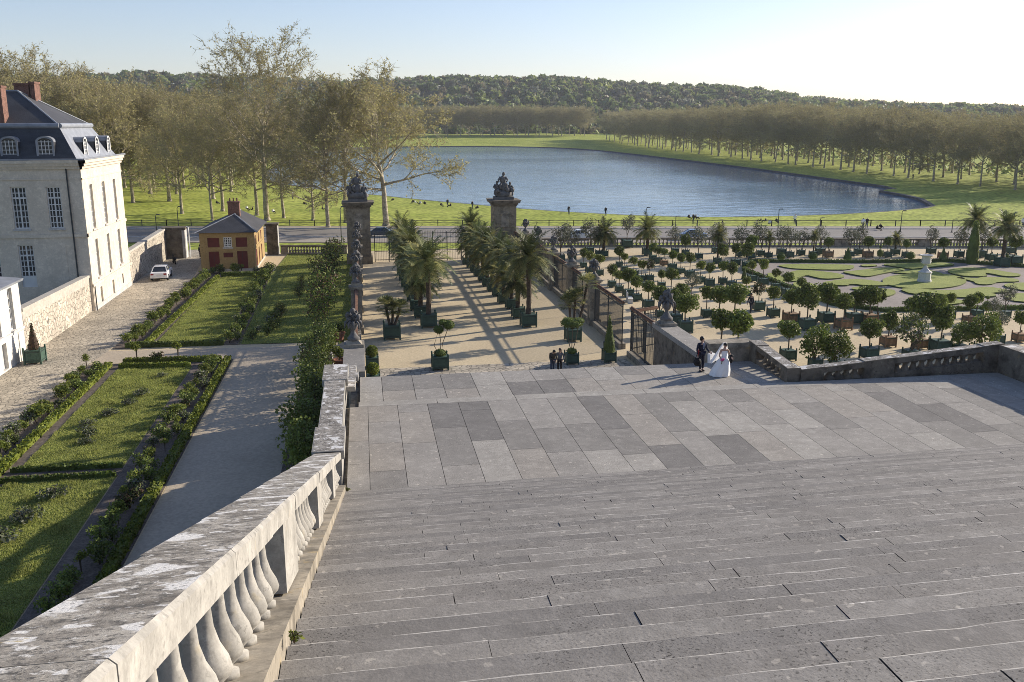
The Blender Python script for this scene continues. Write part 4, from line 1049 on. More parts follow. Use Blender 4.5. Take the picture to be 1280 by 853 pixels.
# white marble urn on its pedestal in the parterre
UX, UY = at(1155, 353.5)
MARB = stone('urn_marble', (.66, .64, .60), pits=.15, lich=.1, dark=.12, pscale=8, world=False, bump=.2)
t = thing('urn_pedestal', 'pale octagonal stone pedestal on the oval turf of the parterre', 'pedestal', (UX, UY, G + .2), 0, None, .83); b = MB()
b.lathe([(.88, -.1), (.88, .15), (.78, .2), (.76, 1.0), (.86, 1.08), (.86, 1.16), (.6, 1.3), (.3, 1.6), (.24, 1.7)], MARB, n=8, rot=PI / 8); b.build('block', t)
t = thing('marble_urn', 'large white marble urn standing on the pedestal in the parterre', 'urn', (UX, UY, G + .2 + 1.7 * .83), 0, None, .83); b = MB()
b.lathe([(.3, 0), (.3, .06), (.16, .14), (.14, .3), (.3, .4), (.5, .5), (.55, .62), (.53, .7), (.53, 1.3), (.6, 1.42), (.82, 1.55), (.84, 1.62), (.72, 1.63), (.5, 1.45)], MARB, n=20); b.build('bowl', t, True)
b = MB()
for s in (-1, 1): b.tube([(s * .5, 0, .62), (s * .72, 0, .7), (s * .74, 0, .95), (s * .55, 0, 1.05)], .05, MARB, 6)
b.build('handles', t, True)
# ================================================================ plants
def LM(name, c, trans=.25, rnd=.25, var=.35): return M(name, c, rough=.6, var=var, scale=.7, trans=trans, rnd=rnd, spec=.25)
LEAF_D = [LM('leaf_dark', (.11, .148, .034)), LM('leaf_deep', (.15, .19, .044)), LM('leaf_mid', (.18, .22, .048))]
LEAF_M = [LM('leaf_mid2', (.13, .175, .036)), LM('leaf_fresh', (.165, .205, .04)), LM('leaf_deep2', (.075, .108, .028))]
LEAF_Y = [LM('leaf_yellow_green', (.21, .235, .036)), LM('leaf_fresh2', (.15, .185, .034)), LM('leaf_mid3', (.10, .135, .030))]
LEAF_G = [LM('leaf_grey_olive', (.12, .13, .085)), LM('leaf_olive', (.085, .095, .055)), LM('leaf_silver', (.17, .175, .13))]
LEAF_R = [LM('leaf_bronze', (.10, .06, .035)), LM('leaf_mid4', (.06, .08, .022)), LM('leaf_deep3', (.035, .055, .016))]
BOX = [LM('box_leaf', (.15, .18, .022)), LM('box_leaf_light', (.20, .225, .030)), LM('box_leaf_deep', (.095, .13, .02))]
HILLG = [LM('hill_leaf_' + n, c, .35, 0, .4) for n, c in (('dark', (.10, .138, .055)), ('green', (.16, .205, .066)), ('fresh', (.26, .30, .08)), ('brown', (.21, .185, .11)), ('grey', (.18, .19, .135)))]
TWIG = M('budding_twigs', (.25, .222, .130), col2=(.32, .285, .168), scale=.4, rough=.9, trans=.25, rnd=.18)
BUD = M('young_buds', (.34, .305, .125), col2=(.43, .385, .18), scale=.4, rough=.8, trans=.35, rnd=.18)
STEM = M('shrub_stem', (.10, .08, .055), var=.3)
TUBG = M('tub_green_paint', (.050, .092, .066), var=.18, scale=2, fine=.15, fscale=9, rough=.6, rnd=.12)
TUBW = M('tub_bare_oak', (.24, .15, .085), var=.35, scale=1.2, fine=.3, fscale=8, rnd=.12, stretch=(6, 6, 1))
IRONG = M('tub_ironwork', (.03, .05, .04), rough=.55)

# --- bare plane trees in their first spring haze
def plane_tree(seed, H, W_, base_f, r0, tips=2.8, dense=1.0, fork=.60):
    """A leader with limbs spiralling off it from base_f of the height up, three more orders of branches, and budding twigs."""
    r = random.Random(seed); g = np.random.default_rng(seed); b = MB(); TP = []
    def wander(p, d, ln, r_a, r_b, n, up, jit):
        pts = [p.copy()]; rads = [r_a]; q = p.copy(); dd = d.copy()
        for i in range(n):
            dd = (dd + Vector((r.gauss(0, jit), r.gauss(0, jit), r.gauss(up, .05)))).normalized(); q = q + dd * (ln / n); pts.append(q.copy()); rads.append(r_a + (r_b - r_a) * (i + 1) / n)
        return pts, rads, dd
    def split(p, d, ln, rad, lev):
        pts, rads, dd = wander(p, d, ln, rad, rad * .42, 4, .05 if lev < 3 else -.01, .13)
        b.tube(pts, rads, BARK, 5 if lev < 2 else (4 if lev < 3 else 3))
        if lev >= 2:
            for k in range(1 if lev > 2 else 2, len(pts)): TP.append((pts[k], dd.copy()))
        if lev >= 4: return
        base = r.random() * 6.28; kids = (4, 4, 3, 3)[lev - 1]
        for k in range(kids):
            az = base + 2 * PI * k / kids + r.uniform(-.5, .5); tilt = r.uniform(.4, .85) if k else r.uniform(.1, .3)
            a = dd.orthogonal().normalized(); c = dd.cross(a); nd = (dd * math.cos(tilt) + (a * math.cos(az) + c * math.sin(az)) * math.sin(tilt)).normalized()
            j = len(pts) - 1 if k < 2 else r.randint(1, len(pts) - 2)
            split(pts[j], nd, ln * r.uniform(.5, .72), max(.036, rads[j] * r.uniform(.6, .8)), lev + 1)
    lead, lrad, ld = wander(Vector((0, 0, -.2)), Vector((r.uniform(-.05, .05), r.uniform(-.05, .05), 1)).normalized(), H * fork, r0, r0 * .38, 9, .12, .045)
    b.tube(lead, lrad, BARK, 9)
    nl = 12; a0 = r.random() * 6.28
    for i in range(nl):
        f = base_f / fork + (1 - base_f / fork) * (i / (nl - 1)) ** .9; f = min(f, .999); k = f * (len(lead) - 1); j = int(k); p = lead[j].lerp(lead[min(j + 1, len(lead) - 1)], k - j)
        hf = f * fork; tilt = (1.3 - .9 * (i / (nl - 1))) * W_; az = a0 + 2.4 * i + r.uniform(-.4, .4)
        d = Vector((math.cos(az) * math.sin(tilt), math.sin(az) * math.sin(tilt), math.cos(tilt)))
        split(p, d, H * (.22 + .09 * math.sin(PI * min(1, i / (nl - 1) * .8 + .12)) + .04 * r.random()), max(.09, lrad[j] * .66), 1)
    b.lathe([(r0 * 1.7, -.3), (r0 * 1.25, .25), (r0 * 1.0, .8)], BARK, n=9)
    P = np.array([tuple(x) for x, _ in TP]); D = np.array([tuple(y) for _, y in TP])
    sc = H / (np.percentile(P[:, 2], 99.5) + .8); P *= sc; b.v = [(x * sc, y * sc, z * sc) for x, y, z in b.v]
    n = int(len(P) * tips * dense); idx = g.integers(0, len(P), n)
    dirs = D[idx] * .6 + g.normal(size=(n, 3)) * .55; dirs /= np.linalg.norm(dirs, axis=1)[:, None]
    st = P[idx] + g.normal(size=(n, 3)) * .05; ln = g.uniform(.5, 1.6, n)[:, None]; en = st + dirs * ln
    sd = np.cross(dirs, g.normal(size=(n, 3))); sd /= np.linalg.norm(sd, axis=1)[:, None]
    V = np.stack([st - sd * .04, st + sd * .04, en], 1).reshape(-1, 3)
    nb = int(n * 1.0); ib = g.integers(0, n, nb); tt = g.random((nb, 1)) * .8 + .2; pb = st[ib] + (en[ib] - st[ib]) * tt + g.normal(size=(nb, 3)) * .08
    u = g.normal(size=(nb, 3)); u /= np.linalg.norm(u, axis=1)[:, None]; v2 = np.cross(u, g.normal(size=(nb, 3))); v2 /= np.linalg.norm(v2, axis=1)[:, None]
    s = g.uniform(.10, .24, (nb, 1))
    V2 = np.stack([pb - u * s, pb + u * s, pb + v2 * s], 1).reshape(-1, 3)
    me = bpy.data.meshes.new('crown'); AV = np.concatenate([V, V2]).astype(np.float32); nf = len(AV) // 3
    me.vertices.add(len(AV)); me.vertices.foreach_set('co', AV.ravel()); me.loops.add(len(AV)); me.loops.foreach_set('vertex_index', np.arange(len(AV), dtype=np.int32))
    me.polygons.add(nf); me.polygons.foreach_set('loop_start', np.arange(0, 3 * nf, 3, dtype=np.int32))
    me.materials.append(TWIG); me.materials.append(BUD)
    mi = np.zeros(nf, dtype=np.int32); mi[n:] = 1; me.polygons.foreach_set('material_index', mi); me.update(calc_edges=True)
    return b.mesh('trunk', True), me
PT = []
PN = []
for args in ((41, 26, 1.0, .26, .46), (42, 26, 1.06, .30, .44), (43, 26, .98, .24, .50)):
    tm, cm = plane_tree(*args, tips=1.8); root = thing('plane_tree', '', 'tree'); link('trunk', tm, root); link('crown', cm, root); PN.append(Kind(root))
for args in ((1, 26, 1.0, .30, .50), (2, 26, 1.05, .28, .46), (3, 26, .95, .32, .48), (4, 26, 1.08, .28, .55), (5, 26, 1.0, .30, .44)):
    tm, cm = plane_tree(*args); root = thing('plane_tree', '', 'tree'); link('trunk', tm, root); link('crown', cm, root); PT.append(Kind(root))
tm, cm = plane_tree(21, 33, .92, .33, .62, tips=2.2, fork=.66); root = thing('plane_tree', '', 'tree'); link('trunk', tm, root); link('crown', cm, root); KT = Kind(root)
tr = random.Random(77)
def ptree(x, y, H, label, group=None, k=None, z=None, near=False):
    k = tr.randrange(5) if k is None else k
    zz_ = mz(x, y) if z is None else z
    return (PN[k % 3] if near else PT[k]).put((x, y, zz_ - .1), rz=tr.uniform(0, 6.28), sc=(H / 26 * tr.uniform(.93, 1.07), H / 26 * tr.uniform(.93, 1.07), H / 26), label=label, group=group)
# the near clump, told apart one by one
KT.put((-16.9, 168.5, mz(-16.9, 168.5)), rz=.6, label='tallest bare plane tree rising above the others behind the ochre house')
_o = ptree(3.6, 152.5, 25.5, 'broad bare plane tree standing before the lake just right of the left gate pillar', k=3); _o.scale = (1.12, 1.12, .98); _o.rotation_euler[2] = 1.0
ptree(-5.7, 151.5, 24.0, 'bare plane tree with forking pale limbs just left of the left gate pillar', k=1, near=True)
ptree(-3.0, 160, 24.0, 'bare plane tree half hidden behind the left gate pillar', k=0, near=True)
ptree(-8.9, 167, 17.0, 'slender leaning bare plane tree on the grass left of the gate pillar', k=2, near=True)
ptree(-14.4, 173, 20.0, 'bare plane tree standing close behind the tallest tree', k=4, near=True)
ptree(-19.9, 180, 22, 'bare plane tree on the grass just left of the tallest tree', k=0, near=True)
ptree(-26.5, 170, 19.0, 'bare plane tree standing right behind the chimney of the ochre house', k=1, near=True)
ptree(-27.5, 190, 24, 'bare plane tree with a straight trunk behind the ochre house roof', k=2, near=True)
ptree(-34.5, 186, 21.5, 'bare plane tree on the grass left of the ochre house', k=3, near=True)
AV = 'plane trees massed behind the pavilion and the ochre house'
LA = 'bare plane tree in the massed avenue rows left of the lake'
for row, x0 in enumerate((-42, -50, -58, -66)):
    for j in range(9):
        y = 214 + j * 24 + tr.uniform(-3, 3); x = x0 - j * 2.2 + tr.uniform(-1.5, 1.5)
        if row == 0 and j > 6: continue
        ptree(x, y, 25 + tr.uniform(-2, 2) + (1.5 if row > 1 else 0), LA, AV)
for x, y, H in ((-52, 200, 25), (-60, 205, 27), (-72, 205, 29), (-80, 215, 31), (-88, 212, 32), (-96, 225, 31), (-78, 235, 28), (-92, 250, 29), (-70, 180, 29), (-82, 188, 30), (-104, 240, 30)): ptree(x, y, H, LA, AV)
for x, y in ((-34, 222), (-34, 252), (-38, 285), (-44, 320), (-47, 360), (-48, 410), (-48, 460), (-48, 520), (-46, 580), (-44, 640)): ptree(x, y, 25, LA, AV)
KT2 = dup(KT.root, (-70.5, 221, mz(-70.5, 221)), 2.2, (1.15, 1.15, 1.02), 'tall bare plane tree showing above the chimneys of the pavilion')
# avenue along the right bank and across the far end
LR = 'bare plane tree in the avenue along the right bank of the lake'; GR_ = 'plane trees along the right bank'
Yv = 214.0
while Yv < 800:
    for rw in range(3):
        x = 174.5 + (Yv - 228) * .062 + rw * 11 + tr.uniform(-1.2, 1.2)
        ptree(x, Yv + tr.uniform(-2, 2), (18.3 + (Yv - 214) * .037 if Yv < 414 else 26.5 - (Yv - 414) * .004) + tr.uniform(-1.2, 1.4), LR, GR_)
    Yv += 13.5 if Yv < 420 else 17
for x, y in ((206, 222), (212, 236), (218, 250), (209, 262), (226, 240), (196, 205), (204, 198)): ptree(x, y, 18.5, LR, GR_)
LF = 'bare plane tree in the far rows beyond the end of the lake'
for rw in range(2):
    x = -70
    while x < 208: ptree(x + tr.uniform(-1, 1), 842 + rw * 18 + tr.uniform(-2, 2), 27 + tr.uniform(-1, 1), LF, 'plane trees beyond the end of the lake', z=-12); x += 10.5

# --- the wooded hills: too many crowns to count
b = MB(); g = np.random.default_rng(5); hv = []; hm = []
cnt = 0
AZ = []
while cnt < 3600:
    az = g.uniform(R(-27), R(44)); r = 895 + 560 * g.random() ** .8
    x, y = r * math.sin(az), r * math.cos(az); z = hill_z(az, r)
    s = g.uniform(5.0, 9.0); kind = g.choice([0, 0, 1, 1, 1, 2, 3, 3, 4])
    n = 46
    d = g.normal(size=(n, 3)); d /= np.linalg.norm(d, axis=1)[:, None]; d[:, 2] = np.abs(d[:, 2]) * 1.0 - .25
    P = np.array((x, y, z + s * .9)) + d * np.array((s, s, s * 1.05)) * g.uniform(.75, 1.05, (n, 1))
    u = g.normal(size=(n, 3)); u /= np.linalg.norm(u, axis=1)[:, None]; w = np.cross(u, g.normal(size=(n, 3))); w /= np.linalg.norm(w, axis=1)[:, None]
    q = s * .42
    hv.append(np.stack([P - u * q, P + w * q * .7, P + u * q, P - w * q * .7], 1).reshape(-1, 3)); 
    mm = np.full(n, kind); alt = g.random(n) < .25; mm[alt] = g.integers(0, 5, alt.sum()); hm.append(mm); cnt += 1
HV = np.concatenate(hv).astype(np.float32); nf = len(HV) // 4
me = bpy.data.meshes.new('hill_forest'); me.vertices.add(len(HV)); me.vertices.foreach_set('co', HV.ravel()); me.loops.add(len(HV)); me.loops.foreach_set('vertex_index', np.arange(len(HV), dtype=np.int32))
me.polygons.add(nf); me.polygons.foreach_set('loop_start', np.arange(0, 4 * nf, 4, dtype=np.int32))
for m in HILLG: me.materials.append(m)
me.polygons.foreach_set('material_index', np.concatenate(hm).astype(np.int32)); me.update(calc_edges=True)
tag(link('hill_forest', me), 'mixed green and brown woodland covering the hills behind the lake', 'forest', kind='stuff')
# undergrowth hedge under the right avenue
b = MB(); g = np.random.default_rng(15)
for k in range(60):
    y = 205 + k * 6; x = 206 + (y - 228) * .062 + g.uniform(-2, 2); b.leaves((x, y, mz(x, y) + 1.5), (4, 4, 2.6), 26, 1.6, HILLG[:2] + HILLG[3:4], g, .3)
tag(b.build('undergrowth'), 'dark low undergrowth behind the trunks of the right bank avenue', 'undergrowth', kind='stuff')

# --- tubs
def tub_kind(wood):
    root = thing('wooden_tub', '', 'tub')
    m = TUBW if wood else TUBG; b = MB(); s = .5; h = .86
    b.box(-s + .03, s - .03, -s + .03, s - .03, .12, h, m)
    for k in range(1, 6):                                        # boards
        u = -s + .04 + k * (2 * s - .08) / 6
        for d in (-1, 1):
            b.box(u - .07, u + .07, d * (s - .03) - .008, d * (s - .03) + .008, .13, h - .01, m); b.box(d * (s - .03) - .008, d * (s - .03) + .008, u - .07, u + .07, .13, h - .01, m)
    for z in (.2, h - .12):
        for d in (-1, 1):
            b.box(-s, s, d * (s - .012) - .012, d * (s - .012) + .012, z, z + .05, IRONG if not wood else TUBG); b.box(d * (s - .012) - .012, d * (s - .012) + .012, -s, s, z, z + .05, IRONG if not wood else TUBG)
    b.build('box', root)
    q = MB(); q.box(-.05, .05, -.05, .05, 0, h + .07, TUBG if not wood else TUBW); q.lathe([(.03, 0), (.065, .04), (.07, .075), (.045, .12), (.01, .14)], TUBG if not wood else TUBW, (0, 0, h + .07), 8); pm = q.mesh('post')
    for sx in (-1, 1):
        for sy in (-1, 1): o = link('post', pm, root); o.location = (sx * (s - .03), sy * (s - .03), 0)
    q = MB(); q.box(-s + .06, s - .06, -s + .06, s - .06, h - .07, h - .03, SOIL); q.build('soil', root)
    return Kind(root)
KTUB = [tub_kind(False), tub_kind(True)]
TUBTOP = .83
def crown_kind(seed, leafset, rad, cz, trunk=1.35, n=700, size=.16, lumps=9, tr_=.055, irregular=.25, name='citrus_tree', cat='tree', multi=1):
    root = thing(name, '', cat); r = random.Random(seed); g = np.random.default_rng(seed)
    b = MB()
    for k in range(multi):
        o = (r.uniform(-.15, .15), r.uniform(-.15, .15)) if multi > 1 else (0, 0)
        e = (r.uniform(-.4, .4), r.uniform(-.4, .4)) if multi > 1 else (r.uniform(-.04, .04), r.uniform(-.04, .04))
        b.tube([(o[0] * .3, o[1] * .3, -.1), (o[0] + e[0] * .4, o[1] + e[1] * .4, trunk * .5), (e[0], e[1], trunk), (e[0] * 1.2, e[1] * 1.2, cz)], [tr_, tr_ * .85, tr_ * .75, tr_ * .3], STEM, 6)
    for k in range(7):
        a = r.uniform(0, 6.28); q = rad * .65; b.tube([(0, 0, trunk * .92), (q * .5 * math.cos(a), q * .5 * math.sin(a), cz - rad * .3), (q * math.cos(a), q * math.sin(a), cz + r.uniform(-.2, .5) * rad)], [tr_ * .5, tr_ * .35, .01], STEM, 4)
    b.build('trunk', root)
    f = MB()
    f.leaves((0, 0, cz), (rad * .86, rad * .86, rad * .82), int(n * .9), size, leafset, g, .35)
    for k in range(lumps):
        d = Vector((r.gauss(0, 1), r.gauss(0, 1), r.gauss(.1, .8))).normalized(); q = rad * r.uniform(.45, .5 + irregular * 1.1)
        f.leaves((d.x * q, d.y * q, cz + d.z * q * .9), (rad * .40,) * 3, int(n * .8) // lumps + 4, size, leafset, g, .3)
    f.build('crown', root)
    return Kind(root)
CK = {
 'D': [crown_kind(31, LEAF_D, .92, 1.45, trunk=.95, n=1250), crown_kind(32, LEAF_D, .9, 1.4, trunk=.9, n=1200, irregular=.35), crown_kind(42, LEAF_D[1:] + LEAF_M[:1], .88, 1.5, trunk=1.0, n=1000, irregular=.4)],
 'M': [crown_kind(33, LEAF_M, .84, 1.55, trunk=1.05, n=950), crown_kind(34, LEAF_M, .8, 1.5, trunk=1.0, n=850, irregular=.4), crown_kind(43, LEAF_M, .78, 1.65, trunk=1.15, n=700, irregular=.45)],
 'Y': [crown_kind(35, LEAF_Y, .76, 1.7, trunk=1.2, n=700, irregular=.35), crown_kind(36, LEAF_Y, .78, 1.6, trunk=1.1, n=600, irregular=.45)],
 'O': [crown_kind(37, LEAF_G, 1.15, 2.0, n=620, size=.15, irregular=.5, multi=2), crown_kind(38, LEAF_G, 1.2, 1.9, n=560, size=.15, irregular=.55, multi=2)],
 'B': [crown_kind(39, LEAF_Y[1:] + LEAF_M[:1], 1.0, 1.05, trunk=.5, n=1000, irregular=.4, multi=3)],
 'W': [crown_kind(40, LEAF_M[1:] + LEAF_G[:1], 1.1, 1.3, trunk=.6, n=420, irregular=.55, multi=3)],
 'R': [crown_kind(41, LEAF_R, .9, 1.5, n=520, irregular=.4)],
}
# (pixel x, pixel y of the tub's foot, tub width px, crown kind, crown scale, wood tub, row)
TUBS = [
 # front rows near the stairs
 (846, 407, 15, 'D', .85, 0, 'a'), (858.5, 417, 16.5, 'D', 1.0, 0, 'a'), (903, 447, 15, 'M', 1.05, 0, 'a'), (924, 451, 15, 'M', 1.15, 0, 'a'), (988, 452, 15.5, 'M', .95, 0, 'a'), (1022, 462, 14, 'B', 1.05, 0, 'a'), (1049, 465, 14, 'B', 1.0, 0, 'a'), (1090, 450.7, 16.8, 'D', .98, 0, 'a'), (1142, 452, 15, 'W', 1.1, 0, 'a'), (1180, 443, 19, 'D', .95, 0, 'a'), (1204, 445, 15, 'B', .75, 0, 'a'), (1232, 445, 15, 'B', 1.1, 0, 'a'), (1250.3, 431, 12.5, 'O', .6, 0, 'a'), (1278, 429, 13, 'M', .7, 1, 'a'),
 # second row
 (884.7, 397.5, 11, 'Y', .75, 0, 'b'), (901, 402, 13, 'D', 1.0, 0, 'b'), (920, 406, 14, 'D', 1.12, 0, 'b'), (950.4, 389.4, 13, 'R', .75, 0, 'b'), (968.8, 397.5, 12.3, 'Y', .8, 0, 'b'), (991.7, 405.8, 15.5, 'D', .85, 1, 'b'), (1011.9, 414, 16.5, 'D', 1.05, 0, 'b'), (1036, 405.8, 16, 'D', 1.12, 0, 'b'), (1057.7, 413.7, 16, 'D', .9, 1, 'b'), (1070.5, 406.3, 15.8, 'D', .85, 0, 'b'), (1090, 407.5, 15.5, 'D', 1.0, 1, 'b'), (1099, 404, 12, 'M', .8, 0, 'b'), (1113.5, 434.8, 15, 'D', .8, 1, 'b'), (1153.8, 437.2, 14.5, 'M', 1.45, 1, 'b'), (1140, 409, 12, 'M', .75, 0, 'b'), (1177, 406.5, 13, 'D', .75, 0, 'b'), (1189.8, 399, 10, 'Y', .6, 0, 'b'), (1215, 407, 12.5, 'D', .75, 1, 'b'), (1224, 398, 11, 'M', .65, 0, 'b'), (1246, 410, 12, 'O', .55, 0, 'b'), (1259, 398.5, 10, 'O', .7, 0, 'b'),
 # rows in the middle of the orangery court
 (766, 359.8, 9, 'M', .75, 0, 'c'), (775, 366, 9, 'Y', .7, 0, 'c'), (786.6, 372, 11, 'D', .8, 0, 'c'), (797, 377, 10, 'M', .7, 0, 'c'), (812, 386.5, 12, 'M', .85, 0, 'c'), (825.5, 397, 9, 'M', .9, 0, 'c'), (813, 352, 8.5, 'R', .65, 0, 'c'), (828, 361, 8.5, 'D', .55, 0, 'c'), (840, 371, 10, 'M', .85, 0, 'c'), (866, 380, 10, 'O', .62, 0, 'c'), (854, 390, 10, 'D', .8, 0, 'c'),
 (730, 335, 7, 'M', .7, 0, 'd'), (737.5, 341.5, 8, 'Y', .75, 0, 'd'), (750.6, 345, 8, 'Y', .75, 0, 'd'), (775, 334.5, 7.5, 'M', .72, 0, 'd'), (781.4, 340.3, 8, 'Y', .62, 0, 'd'), (793.3, 347.3, 9.5, 'Y', .66, 0, 'd'), (803, 351.8, 7.8, 'Y', .72, 0, 'd'),
 (817, 326.6, 8, 'D', .62, 0, 'e'), (823.6, 330, 8, 'D', .6, 0, 'e'), (831, 333, 8, 'M', .6, 1, 'e'), (841.6, 338.3, 9, 'M', .66, 0, 'e'), (851.9, 343, 8, 'M', .7, 0, 'e'), (863.6, 348, 10, 'M', .78, 0, 'e'), (876.9, 354.8, 9.3, 'Y', .66, 0, 'e'), (888.4, 358.8, 10.5, 'M', .7, 0, 'e'), (905, 356, 9, 'M', .75, 0, 'e'), (916, 361, 10, 'M', .8, 0, 'e'),
 (941.6, 353, 9, 'Y', .62, 0, 'f'), (955.6, 357.5, 10, 'Y', .75, 0, 'f'), (971, 363, 9, 'Y', .6, 0, 'f'), (986.8, 372.3, 12, 'M', .72, 0, 'f'), (1003, 377, 10, 'M', .6, 0, 'f'), (934, 372, 9, 'Y', .6, 0, 'f'),
 # back row along the street balustrade
 (702, 327, 9, 'O', 1.1, 0, 'g'), (716, 325, 9, 'O', 1.0, 0, 'g'), (750, 322, 9, 'O', 1.05, 0, 'g'), (738, 318, 9, 'O', 1.0, 0, 'g'), (785.3, 310.5, 11, 'O', .95, 0, 'g'), (845, 318, 8, 'O', .9, 0, 'g'), (858, 320, 8, 'D', .85, 0, 'g'), (874.8, 324.5, 8, 'O', 1.0, 0, 'g'), (896, 317, 8, 'O', .95, 0, 'g'), (905, 335, 9, 'D', .8, 0, 'g'), (921, 333, 9, 'M', .8, 0, 'g'), (935, 336, 9, 'D', .85, 0, 'g'), (927, 322, 9, 'O', 1.0, 0, 'g'), (940, 324, 9, 'D', .9, 0, 'g'), (952, 320.8, 8, 'O', 1.05, 0, 'g'), (978.5, 319.6, 9, 'O', .85, 0, 'g'), (988.5, 322.7, 8.5, 'O', .95, 0, 'g'), (1002.6, 320, 8, 'O', .85, 0, 'g'), (1027, 319.2, 9, 'O', .85, 0, 'g'), (1037, 323, 9.5, 'D', .75, 1, 'g'), (1064, 322, 8, 'O', .85, 0, 'g'), (1074.9, 319.3, 8.5, 'O', .9, 0, 'g'), (1087, 323.2, 9.5, 'D', .8, 1, 'g'), (1111, 322.5, 8, 'M', .7, 0, 'g'), (1134.7, 322.6, 8, 'M', .65, 0, 'g'), (1166, 318.4, 8.5, 'O', .9, 0, 'g'), (1181, 324, 9, 'D', .8, 1, 'g'), (1201, 322.5, 9, 'O', .85, 0, 'g'), (1229, 322.5, 10, 'O', .9, 0, 'g'), (1241.6, 327, 10, 'M', .9, 0, 'g'), (1271.5, 333, 14, 'M', 1.0, 0, 'g'), (1266, 318, 9, 'O', 1.0, 0, 'g'),
]
ROWN = {'a': 'in the front row below the wall', 'b': 'in the second row nearer the parterre', 'c': 'in the rows behind the side railing', 'd': 'in the far left rows', 'e': 'in the middle row of the court', 'f': 'along the left hedge of the parterre', 'g': 'in the back row by the street'}
KDN = {'D': ('dark green round citrus tree', 'citrus_tree'), 'M': ('green round headed citrus tree', 'citrus_tree'), 'Y': ('sparse yellow green citrus tree', 'citrus_tree'), 'O': ('grey green olive tree', 'olive_tree'), 'B': ('low bushy orange tree', 'orange_bush'), 'W': ('loose pale flowering shrub', 'flowering_shrub'), 'R': ('thin bronze leaved shrub', 'bronze_shrub')}
def ordl(i, n): return 'leftmost' if i == 0 else ('rightmost' if i == n - 1 else (ORD[i] + ' from the left' if i < 20 else ORD[n - 1 - i] + ' from the right'))
def put_tub(x, y, w, wood, lab, rz=0.0, group='planted tubs of the orangery', gz=G):
    X, Y = at(x, y, gz) if not isinstance(x, tuple) else x
    s = w * mpp(X, Y) if not isinstance(x, tuple) else w
    Y += s * .5
    KTUB[wood].put((X, Y, gz), rz=rz, sc=s, label=lab, group=group)
    return X, Y, s
rt = random.Random(3)
PALMX = [756, 810, 1218, 1256, 962, 1018, 1121, 898]
byrow = {}
for q in TUBS: byrow.setdefault(q[6], []).append(q)
for rw, lst in byrow.items():
    lst.sort(key=lambda q: q[0])
    for i, (x, y, w, kd, sc, wood, _) in enumerate(lst):
        o = ordl(i, len(lst)); o = o if rw != 'g' else (ordl(sorted([q[0] for q in lst] + PALMX).index(x), len(lst) + 8))
        al = sorted([q[0] for q in lst] + PALMX) if rw == 'g' else [q[0] for q in lst]
        X, Y, s = put_tub(x, y, w, wood, '%s tub, %s %s' % ('bare oak' if wood else 'green', ordl(al.index(x), len(al)), ROWN[rw]), rz=rt.uniform(-.1, .1))
        rr_ = CK[kd][i % len(CK[kd])]
        ob = rr_.put((X, Y, G + TUBTOP * s), rz=rt.uniform(0, 6.28), sc=(sc * 1.07 * rt.uniform(.88, 1.12), sc * 1.07 * rt.uniform(.88, 1.12), sc * 1.12 * rt.uniform(.9, 1.1)), label='%s, %s %s' % (KDN[kd][0], o, ROWN[rw]), group='tub trees of the orangery')
        ob.name = KDN[kd][1]

# --- palms
FROND = [LM('palm_frond', (.13, .145, .042), .3), LM('palm_frond_light', (.30, .285, .10), .35), LM('palm_frond_deep', (.08, .10, .034), .2)]
PTRUNK = M('palm_trunk', (.075, .055, .038), var=.4, scale=6, fine=.4, fscale=20, bump=.8, bscale=14)
def palm_mesh(seed, h, fl, n=68, droop=1.0, tr_=.2):
    r = random.Random(seed); b = MB(); t = MB()
    pts = []; rad = []
    for k in range(14):
        z = h * k / 13; pts.append((.05 * math.sin(z), .04 * math.cos(z * 1.3), z - .1)); rad.append(tr_ * (1.25 if k == 0 else (.95 + .16 * (k % 2)) * (1 + .25 * (k > 11))))
    t.tube(pts, rad, PTRUNK, 9)
    for k in range(26):
        a = r.uniform(0, 6.28); t.bar((0, 0, h - .25), (.3 * math.cos(a), .3 * math.sin(a), h + r.uniform(-.5, .15)), .06, .05, PTRUNK)
    for i in range(n):
        az = 2.39996 * i + r.uniform(-.2, .2); up = 1.35 - 1.85 * (i / n) ** .8 + r.uniform(-.1, .1); L_ = fl * r.uniform(.8, 1.05)
        p = Vector((0, 0, h)); d = Vector((math.cos(az) * math.cos(up), math.sin(az) * math.cos(up), math.sin(up))); pts = [p]; ns = 7
        for k in range(ns):
            d = (d + Vector((0, 0, -1)) * .16 * droop * (.5 + k / ns)).normalized(); p = p + d * L_ / ns; pts.append(p)
        m = r.choice(FROND)
        for k in range(ns):
            dd = (pts[k + 1] - pts[k]).normalized(); s = dd.cross(Vector((0, 0, 1))); s = s.normalized() if s.length > .01 else Vector((1, 0, 0)); u = s.cross(dd)
            wl = .42 * fl / 2.4 * math.sin(PI * min(1, (k + 1.2) / (ns + 1.2))) + .08
            b.add([pts[k] - s * .02, pts[k] + s * .02, pts[k + 1] + s * .015, pts[k + 1] - s * .015], [(0, 1, 2, 3)], m)
            for q in range(3):
                f = pts[k].lerp(pts[k + 1], (q + .5) / 3)
                for sg in (-1, 1):
                    tip = f + s * sg * wl * r.uniform(.8, 1.1) + dd * wl * .75 + u * wl * r.uniform(-.1, .3) - Vector((0, 0, .12 * wl))
                    b.add([f - dd * .055, f + dd * .055, tip], [(0, 1, 2)], m)
    return t.mesh('trunk'), b.mesh('fronds')
KPALM = []
for a in ((1, 4.5, 2.8), (2, 3.7, 2.5), (3, 2.4, 2.4), (4, 4.8, 2.6)):
    tm, fm = palm_mesh(*a); root = thing('palm_tree', '', 'palm'); link('trunk', tm, root); link('fronds', fm, root); KPALM.append(Kind(root))
